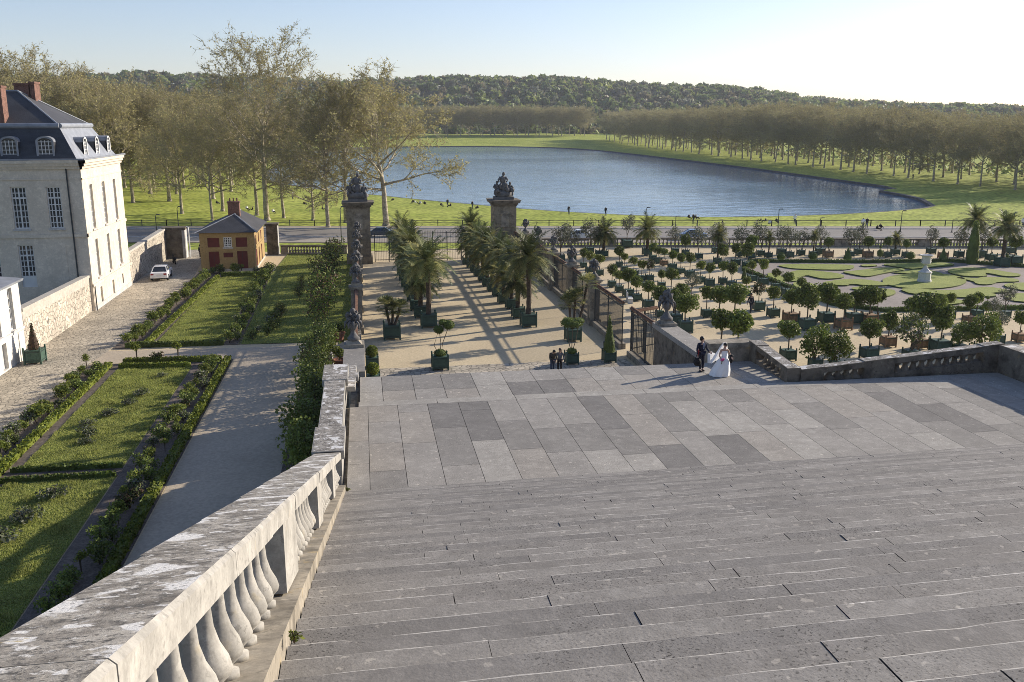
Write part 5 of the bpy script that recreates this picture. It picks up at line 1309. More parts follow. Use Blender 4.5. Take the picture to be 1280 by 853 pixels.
# short bushy fan palms
def fan_mesh(seed, stems, fl=.8):
    r = random.Random(seed); b = MB(); t = MB()
    for (x, y, h) in stems:
        t.tube([(x * .3, y * .3, -.1), (x * .8, y * .8, h * .6), (x, y, h)], [.1, .09, .1], PTRUNK, 7)
        for i in range(36):
            az = 2.39996 * i; up = 1.2 - 1.7 * i / 36; d = Vector((math.cos(az) * math.cos(up), math.sin(az) * math.cos(up), math.sin(up))); c = Vector((x, y, h)) + d * fl * .55; m = r.choice(FROND)
            s = d.cross(Vector((0, 0, 1))); s = s.normalized() if s.length > .01 else Vector((1, 0, 0)); u = s.cross(d)
            b.add([Vector((x, y, h)) - s * .01, Vector((x, y, h)) + s * .01, c], [(0, 1, 2)], m)
            for k in range(9):
                q = (k - 4) / 4 * 1.25; e = c + (d * math.cos(q) + s * math.sin(q)) * fl * .55 * r.uniform(.85, 1.05) + u * .04 * r.uniform(-1, 1); w = .035
                b.add([c, c + (e - c) * .6 + s * w * math.cos(q) - d * w * math.sin(q), e, c + (e - c) * .6 - s * w * math.cos(q) + d * w * math.sin(q)], [(0, 1, 2, 3)], m)
    return t.mesh('trunk'), b.mesh('fronds')
RIGHT = [(662, 409.8, 18.5), (649, 398.5, 15), (640.6, 387, 14.5), (630, 380, 13), (623, 371, 12.5), (616, 364.7, 12), (609.7, 358.5, 11.5), (604, 352, 11), (598.4, 346, 10.5), (593.8, 341, 10), (589, 335.6, 9.5), (583.4, 331, 9)]
LEFT = [(536.6, 410.7, 19), (527, 398, 16.5), (521, 389, 15), (516, 377, 13.5), (511.5, 367, 12.5), (508, 359, 12), (505, 351, 11.5), (502.5, 344, 11)]
for nm, lst in (('right', RIGHT), ('left', LEFT)):
    for i, (x, y, w) in enumerate(lst):
        o = 'nearest' if i == 0 else ORD[i] + ' from the stairs'
        X, Y, s = put_tub(x, y, w, 0, 'green square tub of the %s palm row, %s' % (nm, o), group='tubs of the palm rows')
        k = 0 if i == 0 else (i * 2 + (nm == 'left')) % 4
        sc = 1.0 if i == 0 else rt.uniform(.74, .95)
        if i == 1: k, sc = 2, .95
        KPALM[k].put((X, Y, G + TUBTOP * s), rz=i * 1.7, sc=(sc, sc, sc * (1.08 if i == 0 and nm == 'right' else 1.0)), label='feather palm in a tub of the %s palm row, %s' % (nm, o), group='palms of the palm court')
tm, fm = fan_mesh(5, [(-.35, 0, 1.35), (.1, .1, 1.0), (.55, -.1, 1.15)]); root = thing('fan_palm', 'low bushy fan palm in the green tub left of the palm row', 'palm'); link('trunk', tm, root); link('fronds', fm, root)
X, Y, s = put_tub(490.5, 425.6, 20.6, 0, 'large green tub holding the low bushy fan palm', group='tubs of the palm rows'); Kind(root).put((X, Y, G + TUBTOP * s), sc=1.15)
tm, fm = fan_mesh(6, [(-.3, 0, 1.9), (1.05, .2, 3.3), (.2, .3, 2.2)], .95); root = thing('fan_palm', 'tall tufted fan palm behind the dish shaped topiary', 'palm'); link('trunk', tm, root); link('fronds', fm, root)
X, Y, s = put_tub(718, 428, 18, 0, 'green tub holding the tall tufted fan palm', group='tubs of the palm rows'); Kind(root).put((X, Y, G + TUBTOP * s), sc=1.05)
for (x, y, w, k, sc, lab) in ((756, 322, 9, 2, .95, 'feather palm among the olives in the back row'), (810, 320, 10, 2, 1.0, 'feather palm in the middle of the back row of tubs'), (1218, 325, 10, 0, .9, 'feather palm behind the dark cypress column'), (1256, 334, 13, 1, 1.0, 'feather palm at the right edge of the back row'), (962, 323, 7.5, 3, .42, 'small slim palm in the back row left of the urn'), (1018, 322, 8, 3, .42, 'small slim palm in the back row nearer the urn'), (1121, 319.5, 8.5, 2, .55, 'short palm in the back row just left of the urn'), (898, 330, 8, 3, .6, 'small palm at the left end of the parterre hedge')):
    X, Y, s = put_tub(x, y, w, 0, 'green tub holding the ' + lab.replace('feather palm', 'palm'), group='planted tubs of the orangery')
    KPALM[k].put((X, Y, G + TUBTOP * s), rz=x, sc=sc, label=lab, group='palms of the orangery court')

# --- clipped topiary
def topiary(name, label, cat, parts, loc, sc=1.0, leafset=None, n=900, stems=()):
    root = thing(name, label, cat, loc, 0, None, sc); g = np.random.default_rng(abs(hash(label)) % 999 if False else len(label) * 7 + 3); f = MB(); ls = leafset or LEAF_D
    tot = sum(p[1][0] * p[1][2] for p in parts)
    for c, rad in parts: f.leaves(c, rad, int(n * rad[0] * rad[2] / tot) + 30, .09, ls, g, .82)
    for c, rad in parts: f.ball(c, 1.0, ls[0], rad[0] * .86, rad[1] * .86, rad[2] * .86, 12, 8)
    f.build('foliage', root)
    if stems:
        b = MB()
        for p in stems: b.tube(p, .03, STEM, 5)
        b.build('stem', root)
    return root
X, Y, s = put_tub(551, 463.8, 20, 0, 'green tub with two pompon topiary at the centre of the cobbled strip', group='tubs at the stair foot')
z = G + TUBTOP * s
topiary('pompon_topiary', 'topiary with two clipped pompons on bare stems at the stair foot', 'topiary', [((0, 0, .25), (.52, .45, .34)), ((-.05, 0, 2.2), (.42, .42, .36)), ((.75, 0, 2.55), (.48, .45, .4)), ((.3, .1, 2.75), (.36, .36, .26))], (X, Y, z), .85, LEAF_M, 1500, [[(0, 0, 0), (-.45, 0, .9), (-.05, 0, 2.2)], [(0, 0, 0), (.1, 0, 1.0), (.0, 0, 2.1)], [(.1, 0, 0), (.25, 0, 1.1), (.75, 0, 2.4)]])
X, Y, s = put_tub(716, 456.5, 15.5, 0, 'narrow tall green tub with dish topiary beside the couple', group='tubs at the stair foot'); z = G + TUBTOP * s
topiary('dish_topiary', 'topiary clipped into a flat dish on splayed stems beside the couple', 'topiary', [((0, 0, .2), (.4, .4, .25)), ((0, 0, 2.35), (.9, .8, .38)), ((-.3, 0, 2.55), (.5, .5, .25)), ((.45, 0, 2.5), (.5, .5, .25))], (X, Y, z), .93, LEAF_D, 1600, [[(0, 0, 0), (-.25, 0, 1.0), (-.35, 0, 2.2)], [(0, 0, 0), (.3, 0, 1.0), (.5, 0, 2.2)], [(0, 0, 0), (.05, .1, 1.2), (.1, .1, 2.2)]])
def cone_topiary(name, label, loc, h, r, leafset, n=700):
    root = thing(name, label, 'topiary', loc); f = MB(); g = np.random.default_rng(int(h * 100) + n)
    for k in range(8):
        z = h * (k + .5) / 8; q = r * (1 - (k / 8.6)) ; f.leaves((0, 0, z), (q, q, h / 11), int(n / 8 * (1.3 - k / 9)), .1, leafset, g, .75)
    f.lathe([(r * .85, .02), (r * .8, h * .2), (r * .05, h * .98)], leafset[0], n=12)
    f.build('foliage', root); return root
X, Y, s = put_tub(763, 454, 15, 0, 'low green tub holding the slim cone topiary', group='tubs at the stair foot'); cone_topiary('cone_topiary', 'slim dark cone topiary in a tub at the foot of the side railing', (X, Y, G + TUBTOP * s), 2.6, .48, LEAF_D)
X, Y, s = put_tub((-23.3, 66.7), None, 1.1, 0, 'green tub standing against the annex wall by the road', group='tubs beside the road') if False else (-23.2, 67.3, 1.15)
KTUB[0].put((X, Y, G), sc=s, label='green tub standing against the white annex wall', group='tubs beside the road'); cone_topiary('cone_topiary', 'tall brownish cone topiary in the tub against the annex', (X, Y, G + TUBTOP * s), 1.9, .42, LEAF_R)
for (X, Y, lab) in ((*at(464.6, 434.7, -15.1), 'upper'), (*at(466, 456.3, -15.1), 'lower')):
    KTUB[0].put((X, Y, G), sc=.86, label='small green tub holding the %s box ball beside the parapet' % lab, group='tubs at the stair foot')
    topiary('box_ball', 'bright clipped box ball, %s of the two beside the left parapet' % lab, 'topiary', [((0, 0, .42), (.42, .42, .42))], (X, Y, G + .72), 1.0, BOX, 900)
X, Y = at(1214.5, 330); root = thing('cypress_column', 'tall dark cypress column at the corner of the parterre', 'cypress', (X, Y, G)); f = MB(); g = np.random.default_rng(8)
for k in range(12): f.leaves((0, 0, .25 + k * .42), (.75 * (1 - (k / 15) ** 2), .75 * (1 - (k / 15) ** 2), .4), 110, .16, LEAF_D, g, .7)
f.lathe([(.6, 0), (.68, 1), (.55, 3.2), (.1, 5.1)], LEAF_D[0], n=12); f.build('foliage', root)
for (x, y, kind, lab) in ((976, 325.7, 'b', 'dark clipped ball at the back hedge of the parterre, left of the two'), (1016, 325.5, 'b', 'dark clipped ball at the back hedge of the parterre, right of the two'), (1059.3, 325, 'c', 'dark clipped cone at the back hedge left of the urn'), (1138, 324.8, 'b', 'dark clipped ball at the back hedge just left of the urn'), (1099.5, 324, 's', 'small stacked ball topiary on the back hedge'), (1178.5, 325.5, 'c', 'dark clipped cone at the back hedge right of the urn'), (1258, 333, 'c', 'dark clipped cone at the right end of the back hedge'), (1232.5, 393, 's', 'dark stacked ball topiary in front of the parterre'), (1177, 395, 's', 'dark stacked ball topiary behind the second row of tubs'), (988, 372.8, 'k', 'dark tiny clipped cone against the grey tub by the parterre'), (930, 349, 'k', 'dark slim clipped cone at the corner of the parterre hedge')):
    X, Y = at(x, y)
    if kind == 'b': topiary('ball_topiary', lab, 'topiary', [((0, 0, .5), (.55, .55, .5))], (X, Y, G), 1.0, LEAF_D, 500)
    elif kind == 's': topiary('stacked_topiary', lab, 'topiary', [((0, 0, .75), (.4, .4, .5)), ((0, 0, 1.5), (.16, .16, .16))], (X, Y, G), 1.0, LEAF_D, 400, [[(0, 0, 0), (0, 0, 1.4)]])
    else: cone_topiary('cone_topiary', lab, (X, Y, G), 1.5 if kind == 'c' else 1.3, .6 if kind == 'c' else .35, LEAF_D, 320)

# --- low clipped hedges
def hedge(name, label, pts, w, h, leafset, dens=60, group=None, z=G, ls=.10):
    P = [Vector((*p, 0)) for p in pts]; c = sum(P, Vector()) / len(P); t = thing(name, label, 'hedge', (c.x, c.y, z), 0, group); g = np.random.default_rng(int(abs(c.x * 31 + c.y * 17)) + 1); f = MB()
    for a, d in zip(P, P[1:]):
        L_ = (d - a).length; u = (d - a).normalized(); s = Vector((-u.y, u.x, 0)); m = (a + d) / 2 - c
        q = [a - c - s * w * .42 - u * w * .3, d - c - s * w * .42 + u * w * .3, d - c + s * w * .42 + u * w * .3, a - c + s * w * .42 - u * w * .3]
        f.hexa([(v.x, v.y, 0) for v in q] + [(v.x * 1, v.y, h * .9) for v in q], leafset[0])
        n = int(L_ * dens); tt = g.random(n); ss = g.uniform(-.5, .5, n); zz_ = g.random(n) ** .5 * h
        side_ = g.random(n) < .5
        ss = np.where(side_, np.sign(ss) * .5, ss); zz_ = np.where(side_, zz_, h)
        for i in range(n):
            p = a - c + u * (L_ * tt[i]) + s * (w * ss[i]) + Vector((0, 0, zz_[i]))
            v1 = Vector(g.normal(size=3)).normalized() * ls; v2 = Vector(g.normal(size=3)).cross(v1); v2 = v2.normalized() * ls * .6 if v2.length > 1e-5 else v1
            f.add([p - v1, p + v2, p + v1, p - v2], [(0, 1, 2, 3)], leafset[i % len(leafset)])
    f.build('foliage', t); return t
hedge('box_hedge', 'low yellow green box edging on the road side of the near left lawns', [(-17.75, 24), (-17.75, 65.2)], .42, .38, BOX)
hedge('box_hedge', 'low box edging between the rose bed and the shaded garden path', [(-9.85, 24), (-9.85, 65.6)], .42, .4, BOX)
hedge('box_hedge', 'low dark box edging across the top of the near lawn, lawn side', [(-16.9, 64.75), (-12.3, 64.3)], .35, .35, BOX)
hedge('box_hedge', 'low box edging across the top of the near lawn, path side', [(-16.9, 65.95), (-10.4, 65.7)], .35, .4, BOX)
hedge('box_hedge', 'short dark box edging dividing the two near lawns, far side', [(-17.2, 45.1), (-12.2, 45.0)], .25, .28, BOX[2:] + LEAF_D[:1])
hedge('box_hedge', 'short dark box edging dividing the two near lawns, near side', [(-17.2, 43.75), (-12.2, 43.75)], .25, .28, BOX[2:] + LEAF_D[:1])
hedge('box_hedge', 'low yellow green box edging along the far left lawn beside the road', [(-16.6, 71), (-15.9, 103)], .38, .36, BOX)
hedge('box_hedge', 'low dark box edging at the near end of the far left lawn', [(-17.9, 70.9), (-11, 70.7)], .4, .4, BOX[2:] + LEAF_D[1:2])
hedge('box_hedge', 'low dark box edging in front of the ochre house', [(-15.5, 103.6), (-10.5, 103.4)], .5, .5, BOX[2:] + LEAF_D[1:2])
hedge('box_hedge', 'low hedge round the left and back of the parterre', [(45.6, 74.4), (42.6, 77.9), (42.6, 98.4), (46, 104.6), (59.3, 101.9), (70, 101), (73.7, 97.6), (84, 90)], .45, .38, LEAF_M[2:] + BOX[2:], 40)
hedge('box_hedge', 'low hedge along the front of the parterre', [(45.8, 74.4), (58.8, 73.4), (80, 72.2)], .45, .38, LEAF_M[2:] + BOX[2:], 40)
# --- roses and small shrubs of the beds
def shrub_kind(seed, leafset, r, h, n=430, size=.13, name='rose_bush', std=0.0):
    root = thing(name, '', 'shrub'); rr = random.Random(seed); g = np.random.default_rng(seed); f = MB(); b = MB()
    for k in range(6):
        a = rr.uniform(0, 6.28); q = rr.uniform(.1, .5) * r; b.tube([(0, 0, 0), (q * math.cos(a) * .5, q * math.sin(a) * .5, std + h * .4), (q * math.cos(a), q * math.sin(a), std + h * .85)], [.02, .015, .008], STEM, 4)
    b.build('stem', root)
    for k in range(6):
        a = rr.uniform(0, 6.28); q = rr.uniform(0, .55) * r; z = std + h * rr.uniform(.3, .78)
        f.leaves((q * math.cos(a), q * math.sin(a), z), (r * .55, r * .55, h * .3), n // 6, size, leafset, g, .25)
    f.build('foliage', root); return Kind(root)
SK_ = [shrub_kind(51, LEAF_Y, .62, .95), shrub_kind(52, LEAF_M, .6, 1.0), shrub_kind(53, LEAF_M, .7, .85), shrub_kind(54, LEAF_R, .55, .9), shrub_kind(55, LEAF_G + LEAF_M[:1], .65, .8), shrub_kind(56, LEAF_D, .6, 1.0)]
BALLK = shrub_kind(57, BOX, .36, .55, 420, .08, 'standard_box_ball', std=.55)
beds = [('shrub in the rose bed between cobbled road and near lawns', 'rose bed by the road', lambda t_: (-18.6, 24 + 41 * t_), 56, (0, 1, 0, 0, 2, 4), 1.0),
        ('shrub in the rose bed between near lawns and garden path', 'rose bed by the garden path', lambda t_: (-10.8, 24 + 41 * t_), 60, (1, 0, 3, 4, 0, 1), .95),
        ('shrub in the bed between the cobbled road and the far lawn', 'shrub bed by the far lawn', lambda t_: (-17.7 + .5 * t_, 71.5 + 32 * t_), 42, (0, 0, 0, 2, 0, 1), 1.0),
        ('shrub in the bed on the right of the far left lawn', 'shrub bed right of the far lawn', lambda t_: (-10.3 - .6 * t_, 71 + 33 * t_), 46, (1, 2, 5, 0, 1, 4), 1.1),
        ('shrub planted along the foot of the ochre house', 'bed at the ochre house', lambda t_: (-18 + 8 * t_, 105.6), 11, (1, 2, 4, 0), 1.05)]
for lab, grp, fn, n, ks, s in beds:
    for i in range(n):
        x, y = fn((i + .5) / n); x += rt.uniform(-.45, .45); y += rt.uniform(-.3, .3); q = s * rt.uniform(.7, 1.15)
        if rt.random() < .13: BALLK.put((x, y, G), rz=rt.uniform(0, 6), sc=q, label='clipped ball on a stem' + lab[5:], group='clipped balls, ' + grp)
        else: SK_[rt.choice(ks)].put((x, y, G), rz=rt.uniform(0, 6), sc=(q, q, q * rt.uniform(.8, 1.2)), label='leafy ' + lab, group=grp)
for (x, y, k, lab) in ((-16.2, 67.7, 'b', 'clipped ball standing on the cross path left of two'), (-13.4, 67.2, 'b', 'clipped ball on the cross path right of two')):
    BALLK.put((x, 66.4, G), sc=1.3, label=lab, group='clipped balls on the cross path')
SK_[3].put((-14.8, 66.3, G), sc=.95, label='reddish shrub between the two clipped balls at the top of the near lawn'); 
# airy grey plants lying on the lawns
LAWNK = shrub_kind(61, LEAF_G + LEAF_Y[2:], .75, .6, 420, .12, 'grey_tuft')
for i, (x, y, s) in enumerate(((-14.0, 57.6, .9), (-14.3, 55.7, .8), (-14.9, 53.6, .85), (-15.6, 51.8, .8), (-15.1, 50.2, 1.0), (-14.8, 48.8, .7), (-14.2, 41.5, 1.1), (-14.6, 39.0, 1.2), (-15.0, 36.8, 1.3), (-13.6, 61.8, .6))):
    LAWNK.put((x, y, G + .05), rz=i, sc=(s, s * 1.2, s * .8), label='airy grey green tuft growing in the near lawn, %s from the far end' % ORD[[9, 0, 1, 2, 3, 4, 5, 6, 7, 8].index(i) if False else i], group='grey tufts in the near lawns')
# dark climbing hedge at the foot of the stair wall
DK = [shrub_kind(63, LEAF_D, 1.25, 2.6, 1100, .17, 'wall_shrub'), shrub_kind(64, LEAF_D + LEAF_M[:1], 1.2, 2.9, 1100, .17, 'wall_shrub'), shrub_kind(65, LEAF_D + LEAF_R[:1], 1.1, 2.3, 900, .16, 'wall_shrub')]
for i in range(19):
    y = 41.5 + i * 1.33; DK[i % 3].put((-3.25 + rt.uniform(-.3, .3), y, G), rz=rt.uniform(0, 6), sc=rt.uniform(.9, 1.2), label='dark dense shrub in the row at the foot of the stair wall', group='dark shrubs under the stair wall')
BIG = [shrub_kind(66, LEAF_M + LEAF_R[:1], 1.9, 4.2, 1500, .2, 'tall_shrub'), shrub_kind(67, LEAF_R + LEAF_M[1:], 1.7, 4.0, 1200, .19, 'tall_shrub')]
for i, (x, y, s, k, lab) in enumerate(((-3.6, 68.6, .62, 1, 'small leggy shrub at the corner of the garden path by the parapet'), (-3.7, 73.5, .9, 0, 'tall bronze tinged shrub beside the left railing nearest the path'), (-3.5, 78.5, 1.05, 0, 'tall spreading shrub beside the left railing, second from the path'), (-4.0, 84, .95, 1, 'tall bronze shrub beside the left railing, third from the path'), (-4.1, 91, .95, 0, 'tall loose shrub beside the left railing, fourth from the path'), (-3.5, 98, 1.0, 1, 'tall loose shrub beside the left railing, fifth from the path'), (-3.6, 105, .95, 0, 'tall loose shrub beside the left railing farthest from the path'), (-6.3, 88, .4, 0, 'small dark shrub in the shaded strip lawn'), (-6.4, 94, .38, 1, 'small upright shrub in the far shaded strip lawn'), (-7.3, 80, .35, 0, 'small dark shrub in the middle of the shaded strip lawn'))):
    BIG[k].put((x, y, G), rz=i * 1.3, sc=s, label=lab, group='shrubs along the left railing')
for i in range(10):
    SK_[(5, 1, 4)[i % 3]].put((-8.6 + rt.uniform(-.5, .8) + i * .12, 72 + i * 1.1, G), rz=i, sc=rt.uniform(.7, 1.1), label='low shrub at the near end of the shaded strip lawn', group='low shrubs of the strip lawn')
TERRA = M('terracotta', (.25, .11, .07), var=.2)
for i, (x, y, lab) in enumerate(((-2.2, 70.5, 'larger'), (-2.0, 62.0, 'smaller'))):
    o = thing('terracotta_pot', '%s terracotta pot with a leafy plant beside the left parapet' % lab, 'pot', (x, y, G)); b = MB(); b.lathe([(.28, 0), (.42, .62), (.48, .64), (.48, .74), (.4, .74), (.36, .66)], TERRA, n=14); b.build('pot', o); b = MB(); b.lathe([(.36, .6), (.01, .64)], SOIL, n=12); b.build('soil', o)
    SK_[0 if i else 2].put((x, y, G + .6), sc=1.1, label='leafy plant growing in the %s terracotta pot' % lab)
o = thing('stone_block', 'small pale stone block beside the terracotta pot behind the dark shrubs', 'stone block', (-2.9, 63.4, G)); b = MB(); b.box(-.45, .45, -.4, .4, 0, .9, PALESTONE, .06); b.build('block', o)
# weeds in the joints of the steps and road edge
WK = shrub_kind(71, LEAF_Y, .16, .2, 60, .08, 'weed')
for i, (x, y, z) in enumerate(((-.78, 27.3, LAND + .02), (-.78, 7.9, nose(7.9) + .1), (-.78, 26.2, nose(26.2) + .1))): WK.put((x, y, z), sc=(.9, .55, .6)[i], label=('green weed at the foot of the rail where the steps meet the landing', 'green weed beside the lowest visible balusters', 'small weed just above the landing along the plinth')[i])

# grass blades over the near lawns, beyond counting
b_ = []; g = np.random.default_rng(99)
for (x0, x1, y0, y1, n) in ((-17, -12.1, 45.1, 64.3, 52000), (-17, -12.1, 26, 43.6, 52000), (-16.0, -11.3, 71.3, 103, 52000), (-9.8, -1.5, 70.6, 120, 60000)):
    P = np.stack([g.uniform(x0, x1, n), g.uniform(y0, y1, n), np.full(n, G + .045)], 1); h = g.uniform(.03, .085, n) * (1 + .8 * (np.sin(P[:, 0] * 2.3 + np.sin(P[:, 1])) * np.sin(P[:, 1] * 1.7) > .5))
    a = g.uniform(0, 6.28, n); d = np.stack([np.cos(a), np.sin(a), np.zeros(n)], 1) * .022; t_ = P + g.normal(size=(n, 3)) * .03; t_[:, 2] = P[:, 2] + h
    b_.append(np.stack([P - d, P + d, t_], 1).reshape(-1, 3))
AVv = np.concatenate(b_).astype(np.float32); nf = len(AVv) // 3
me = bpy.data.meshes.new('grass'); me.vertices.add(len(AVv)); me.vertices.foreach_set('co', AVv.ravel()); me.loops.add(len(AVv)); me.loops.foreach_set('vertex_index', np.arange(len(AVv), dtype=np.int32))
me.polygons.add(nf); me.polygons.foreach_set('loop_start', np.arange(0, 3 * nf, 3, dtype=np.int32))
GB = [M('grass_blade', (.235, .265, .062), var=.4, scale=.9, trans=.5, rough=.7), M('grass_blade_light', (.37, .385, .12), var=.3, scale=.9, trans=.5, rough=.7)]
for m in GB: me.materials.append(m)
me.polygons.foreach_set('material_index', g.integers(0, 2, nf).astype(np.int32)); me.update(calc_edges=True)
tag(link('grass', me), 'short green grass growing over the garden lawns', 'grass', kind='stuff')
# ================================================================ people, cars, lamps
def flat(name, c, rough=.8, var=.12, sc=6): return M(name, c, rough=rough, var=var, scale=sc)
SKIN = flat('skin', (.42, .26, .19), .6); HAIR_D = flat('dark_hair', (.018, .014, .012), .5); HAIR_B = flat('brown_hair', (.06, .035, .02), .5)
NAVY = flat('navy_suit', (.010, .013, .030)); BLACK = flat('black_cloth', (.012, .012, .014)); WHITEC = flat('white_cloth', (.78, .77, .75), .7, .05); SHOE = flat('black_shoe', (.01, .01, .011), .35)
GREYC = flat('grey_wool', (.13, .13, .135)); BROWNC = flat('brown_jacket', (.06, .045, .035)); BLUEC = flat('blue_denim', (.04, .06, .10)); PINK = flat('pink_flowers', (.55, .10, .25), .8, .3, 30); TULLE = M('white_tulle', (.85, .85, .86), rough=.8, var=.04, trans=.35)
REDC = flat('red_cloth', (.25, .03, .03)); SHIRT = flat('pale_blue_shirt', (.45, .50, .62))

def skin_mesh(name, verts, edges, mats, sub=1, root=0):
    """Grow one continuous surface over joints (x, y, z, radius or (rx, ry))."""
    me = bpy.data.meshes.new(name); me.from_pydata([v[:3] for v in verts], edges, []); o = bpy.data.objects.new(name, me); C.objects.link(o)
    o.modifiers.new('skin', 'SKIN'); lay = me.skin_vertices[0]
    for i, v in enumerate(verts):
        rr = v[3] if isinstance(v[3], tuple) else (v[3], v[3]); lay.data[i].radius = rr; lay.data[i].use_root = (i == root)
    if sub: q = o.modifiers.new('sub', 'SUBSURF'); q.levels = sub; q.render_levels = sub
    dg = bpy.context.evaluated_depsgraph_get(); m2 = bpy.data.meshes.new_from_object(o.evaluated_get(dg)); m2.name = name
    bpy.data.objects.remove(o); bpy.data.meshes.remove(me)
    m2.materials.clear()
    for m in mats: m2.materials.append(m)
    for p in m2.polygons: p.use_smooth = True; p.material_index = 0
    return m2
def pose_person(P, label, loc, rz=0.0, skin=SKIN, top=NAVY, legs=NAVY, hair=HAIR_D, shoe=SHOE, long_hair=False, skirt=False, shirt=None, s=1.0, fingers=True):
    """P: dict of joints in metres (x right, y back, z up); the figure faces -y."""
    t = thing('person', label, 'person', loc, rz, None, s); V = []; E_ = []; ix = {}
    def j(n, p, r): ix[n] = len(V); V.append((*p, r))
    def e(a, b): E_.append((ix[a], ix[b]))
    def mid(a, b, f): return tuple(a[i] + (b[i] - a[i]) * f for i in range(3))
    j('pel', P['pel'], (.13, .10)); j('spine', mid(P['pel'], P['chest'], .5), (.12, .09)); j('chest', P['chest'], (.15, .105)); j('neck', P['neck'], .052); j('jaw', mid(P['neck'], P['head'], .45), (.062, .075)); j('head', P['head'], (.082, .098)); j('top', (P['head'][0], P['head'][1] + .01, P['head'][2] + .095), (.06, .07))
    for a, c in (('pel', 'spine'), ('spine', 'chest'), ('chest', 'neck'), ('neck', 'jaw'), ('jaw', 'head'), ('head', 'top')): e(a, c)
    f = P.get('face', (0, -1)); hx, hy, hz = P['head']
    j('nose', (hx + f[0] * .105, hy + f[1] * .105, hz - .012), .014); e('head', 'nose')
    for sg, sd in ((-1, 'l'), (1, 'r')):
        j('ear' + sd, (hx + sg * .085 * abs(f[1]) + .02 * abs(f[0]), hy + sg * .085 * abs(f[0]), hz - .01), .018); e('head', 'ear' + sd)
        sh, el, wr = P['sh' + sd], P['el' + sd], P['wr' + sd]
        j('sh' + sd, sh, .058); j('ua' + sd, mid(sh, el, .5), .048); j('el' + sd, el, .042); j('fa' + sd, mid(el, wr, .5), .036); j('wr' + sd, wr, .026)
        d = (Vector(wr) - Vector(el)).normalized(); pm = Vector(wr) + d * .07; j('pm' + sd, tuple(pm), (.036, .02))
        for a, c in (('chest', 'sh'), ('sh', 'ua'), ('ua', 'el'), ('el', 'fa'), ('fa', 'wr'), ('wr', 'pm')): e(a + (sd if a != 'chest' else ''), c + sd)
        if fingers:
            cr = d.cross(Vector((0, 1, 0))); cr = cr.normalized() if cr.length > .05 else Vector((1, 0, 0)); cu = Vector((0, 1, 0)) - d * d.y
            for k, ln in enumerate((.07, .078, .074, .058)):
                b0 = pm + cr * (-.027 + .018 * k) + d * .02; b1 = b0 + d * ln * .55 - cu * .008; b2 = b1 + d * ln * .35 - cu * .025
                j('f%d%s' % (k, sd), tuple(b0), .009); j('g%d%s' % (k, sd), tuple(b1), .0085); j('h%d%s' % (k, sd), tuple(b2), .007)
                e('pm' + sd, 'f%d%s' % (k, sd)); e('f%d%s' % (k, sd), 'g%d%s' % (k, sd)); e('g%d%s' % (k, sd), 'h%d%s' % (k, sd))
            q0 = pm - d * .04 - cr * .03; q1 = q0 - cr * .025 + d * .035; j('t0' + sd, tuple(q0), .011); j('t1' + sd, tuple(q1), .009); e('wr' + sd, 't0' + sd); e('t0' + sd, 't1' + sd)
        hp, kn, an, to = P['hp' + sd], P['kn' + sd], P['an' + sd], P['to' + sd]
        j('hp' + sd, hp, .085); j('th' + sd, mid(hp, kn, .5), .075); j('kn' + sd, kn, .056); j('ca' + sd, mid(kn, an, .35), .056); j('an' + sd, an, .036); j('to' + sd, to, (.038, .028))
        e('pel', 'hp' + sd)
        for a, c in (('hp', 'th'), ('th', 'kn'), ('kn', 'ca'), ('ca', 'an'), ('an', 'to')): e(a + sd, c + sd)
    link('body', skin_mesh('body', V, E_, [skin]), t)
    # clothes: their own surfaces, a little larger than the body
    V, E_, ix = [], [], {}
    j('pel', (P['pel'][0], P['pel'][1], P['pel'][2] - .06), (.17, .135)); j('spine', mid(P['pel'], P['chest'], .5), (.15, .12)); j('chest', P['chest'], (.185, .135)); j('neck', mid(P['chest'], P['neck'], .75), .075)
    for a, c in (('pel', 'spine'), ('spine', 'chest'), ('chest', 'neck')): e(a, c)
    for sd in 'lr':
        j('sh' + sd, P['sh' + sd], .078); j('el' + sd, P['el' + sd], .062); j('wr' + sd, mid(P['el' + sd], P['wr' + sd], .95), .046); e('chest', 'sh' + sd); e('sh' + sd, 'el' + sd); e('el' + sd, 'wr' + sd)
    if top: link('jacket', skin_mesh('jacket', V, E_, [top]), t)
    if legs:
        V, E_, ix = [], [], {}
        j('pel', P['pel'], (.15, .12))
        for sd in 'lr':
            j('hp' + sd, P['hp' + sd], .10); j('kn' + sd, P['kn' + sd], .078); j('an' + sd, (P['an' + sd][0], P['an' + sd][1], P['an' + sd][2] + .03), .066); e('pel', 'hp' + sd); e('hp' + sd, 'kn' + sd); e('kn' + sd, 'an' + sd)
        link('trousers', skin_mesh('trousers', V, E_, [legs]), t)
    if shoe:
        b = MB()
        for sd in 'lr':
            a, o = Vector(P['an' + sd]), Vector(P['to' + sd]); b.tube([a + Vector((0, .03, -.04)), (a + o) / 2 + Vector((0, 0, -.02)), o], [.05, .052, .035], shoe, 8)
        b.build('shoes', t, True)
    b = MB(); b.ball((hx - f[0] * .02, hy - f[1] * .02, hz + .045), .103, hair, 1, 1.1, .9, 12, 8); b.ball((hx - f[0] * .05, hy - f[1] * .05, hz - .01), .085, hair, 1.05, 1, 1.1, 10, 7)
    if long_hair: b.tube([(hx - f[0] * .07, hy - f[1] * .07, hz), (hx - f[0] * .1, hy - f[1] * .1, hz - .2), (hx - f[0] * .09, hy - f[1] * .09, hz - .38)], [.09, .085, .03], hair, 8)
    b.build('hair', t, True)
    b = MB()
    for sg in (-1, 1):
        px, py = -f[1], f[0]; b.ball((hx + f[0] * .088 + px * sg * .032, hy + f[1] * .088 + py * sg * .032, hz + .012), .011, HAIR_D, 1, 1, .7, 6, 4)
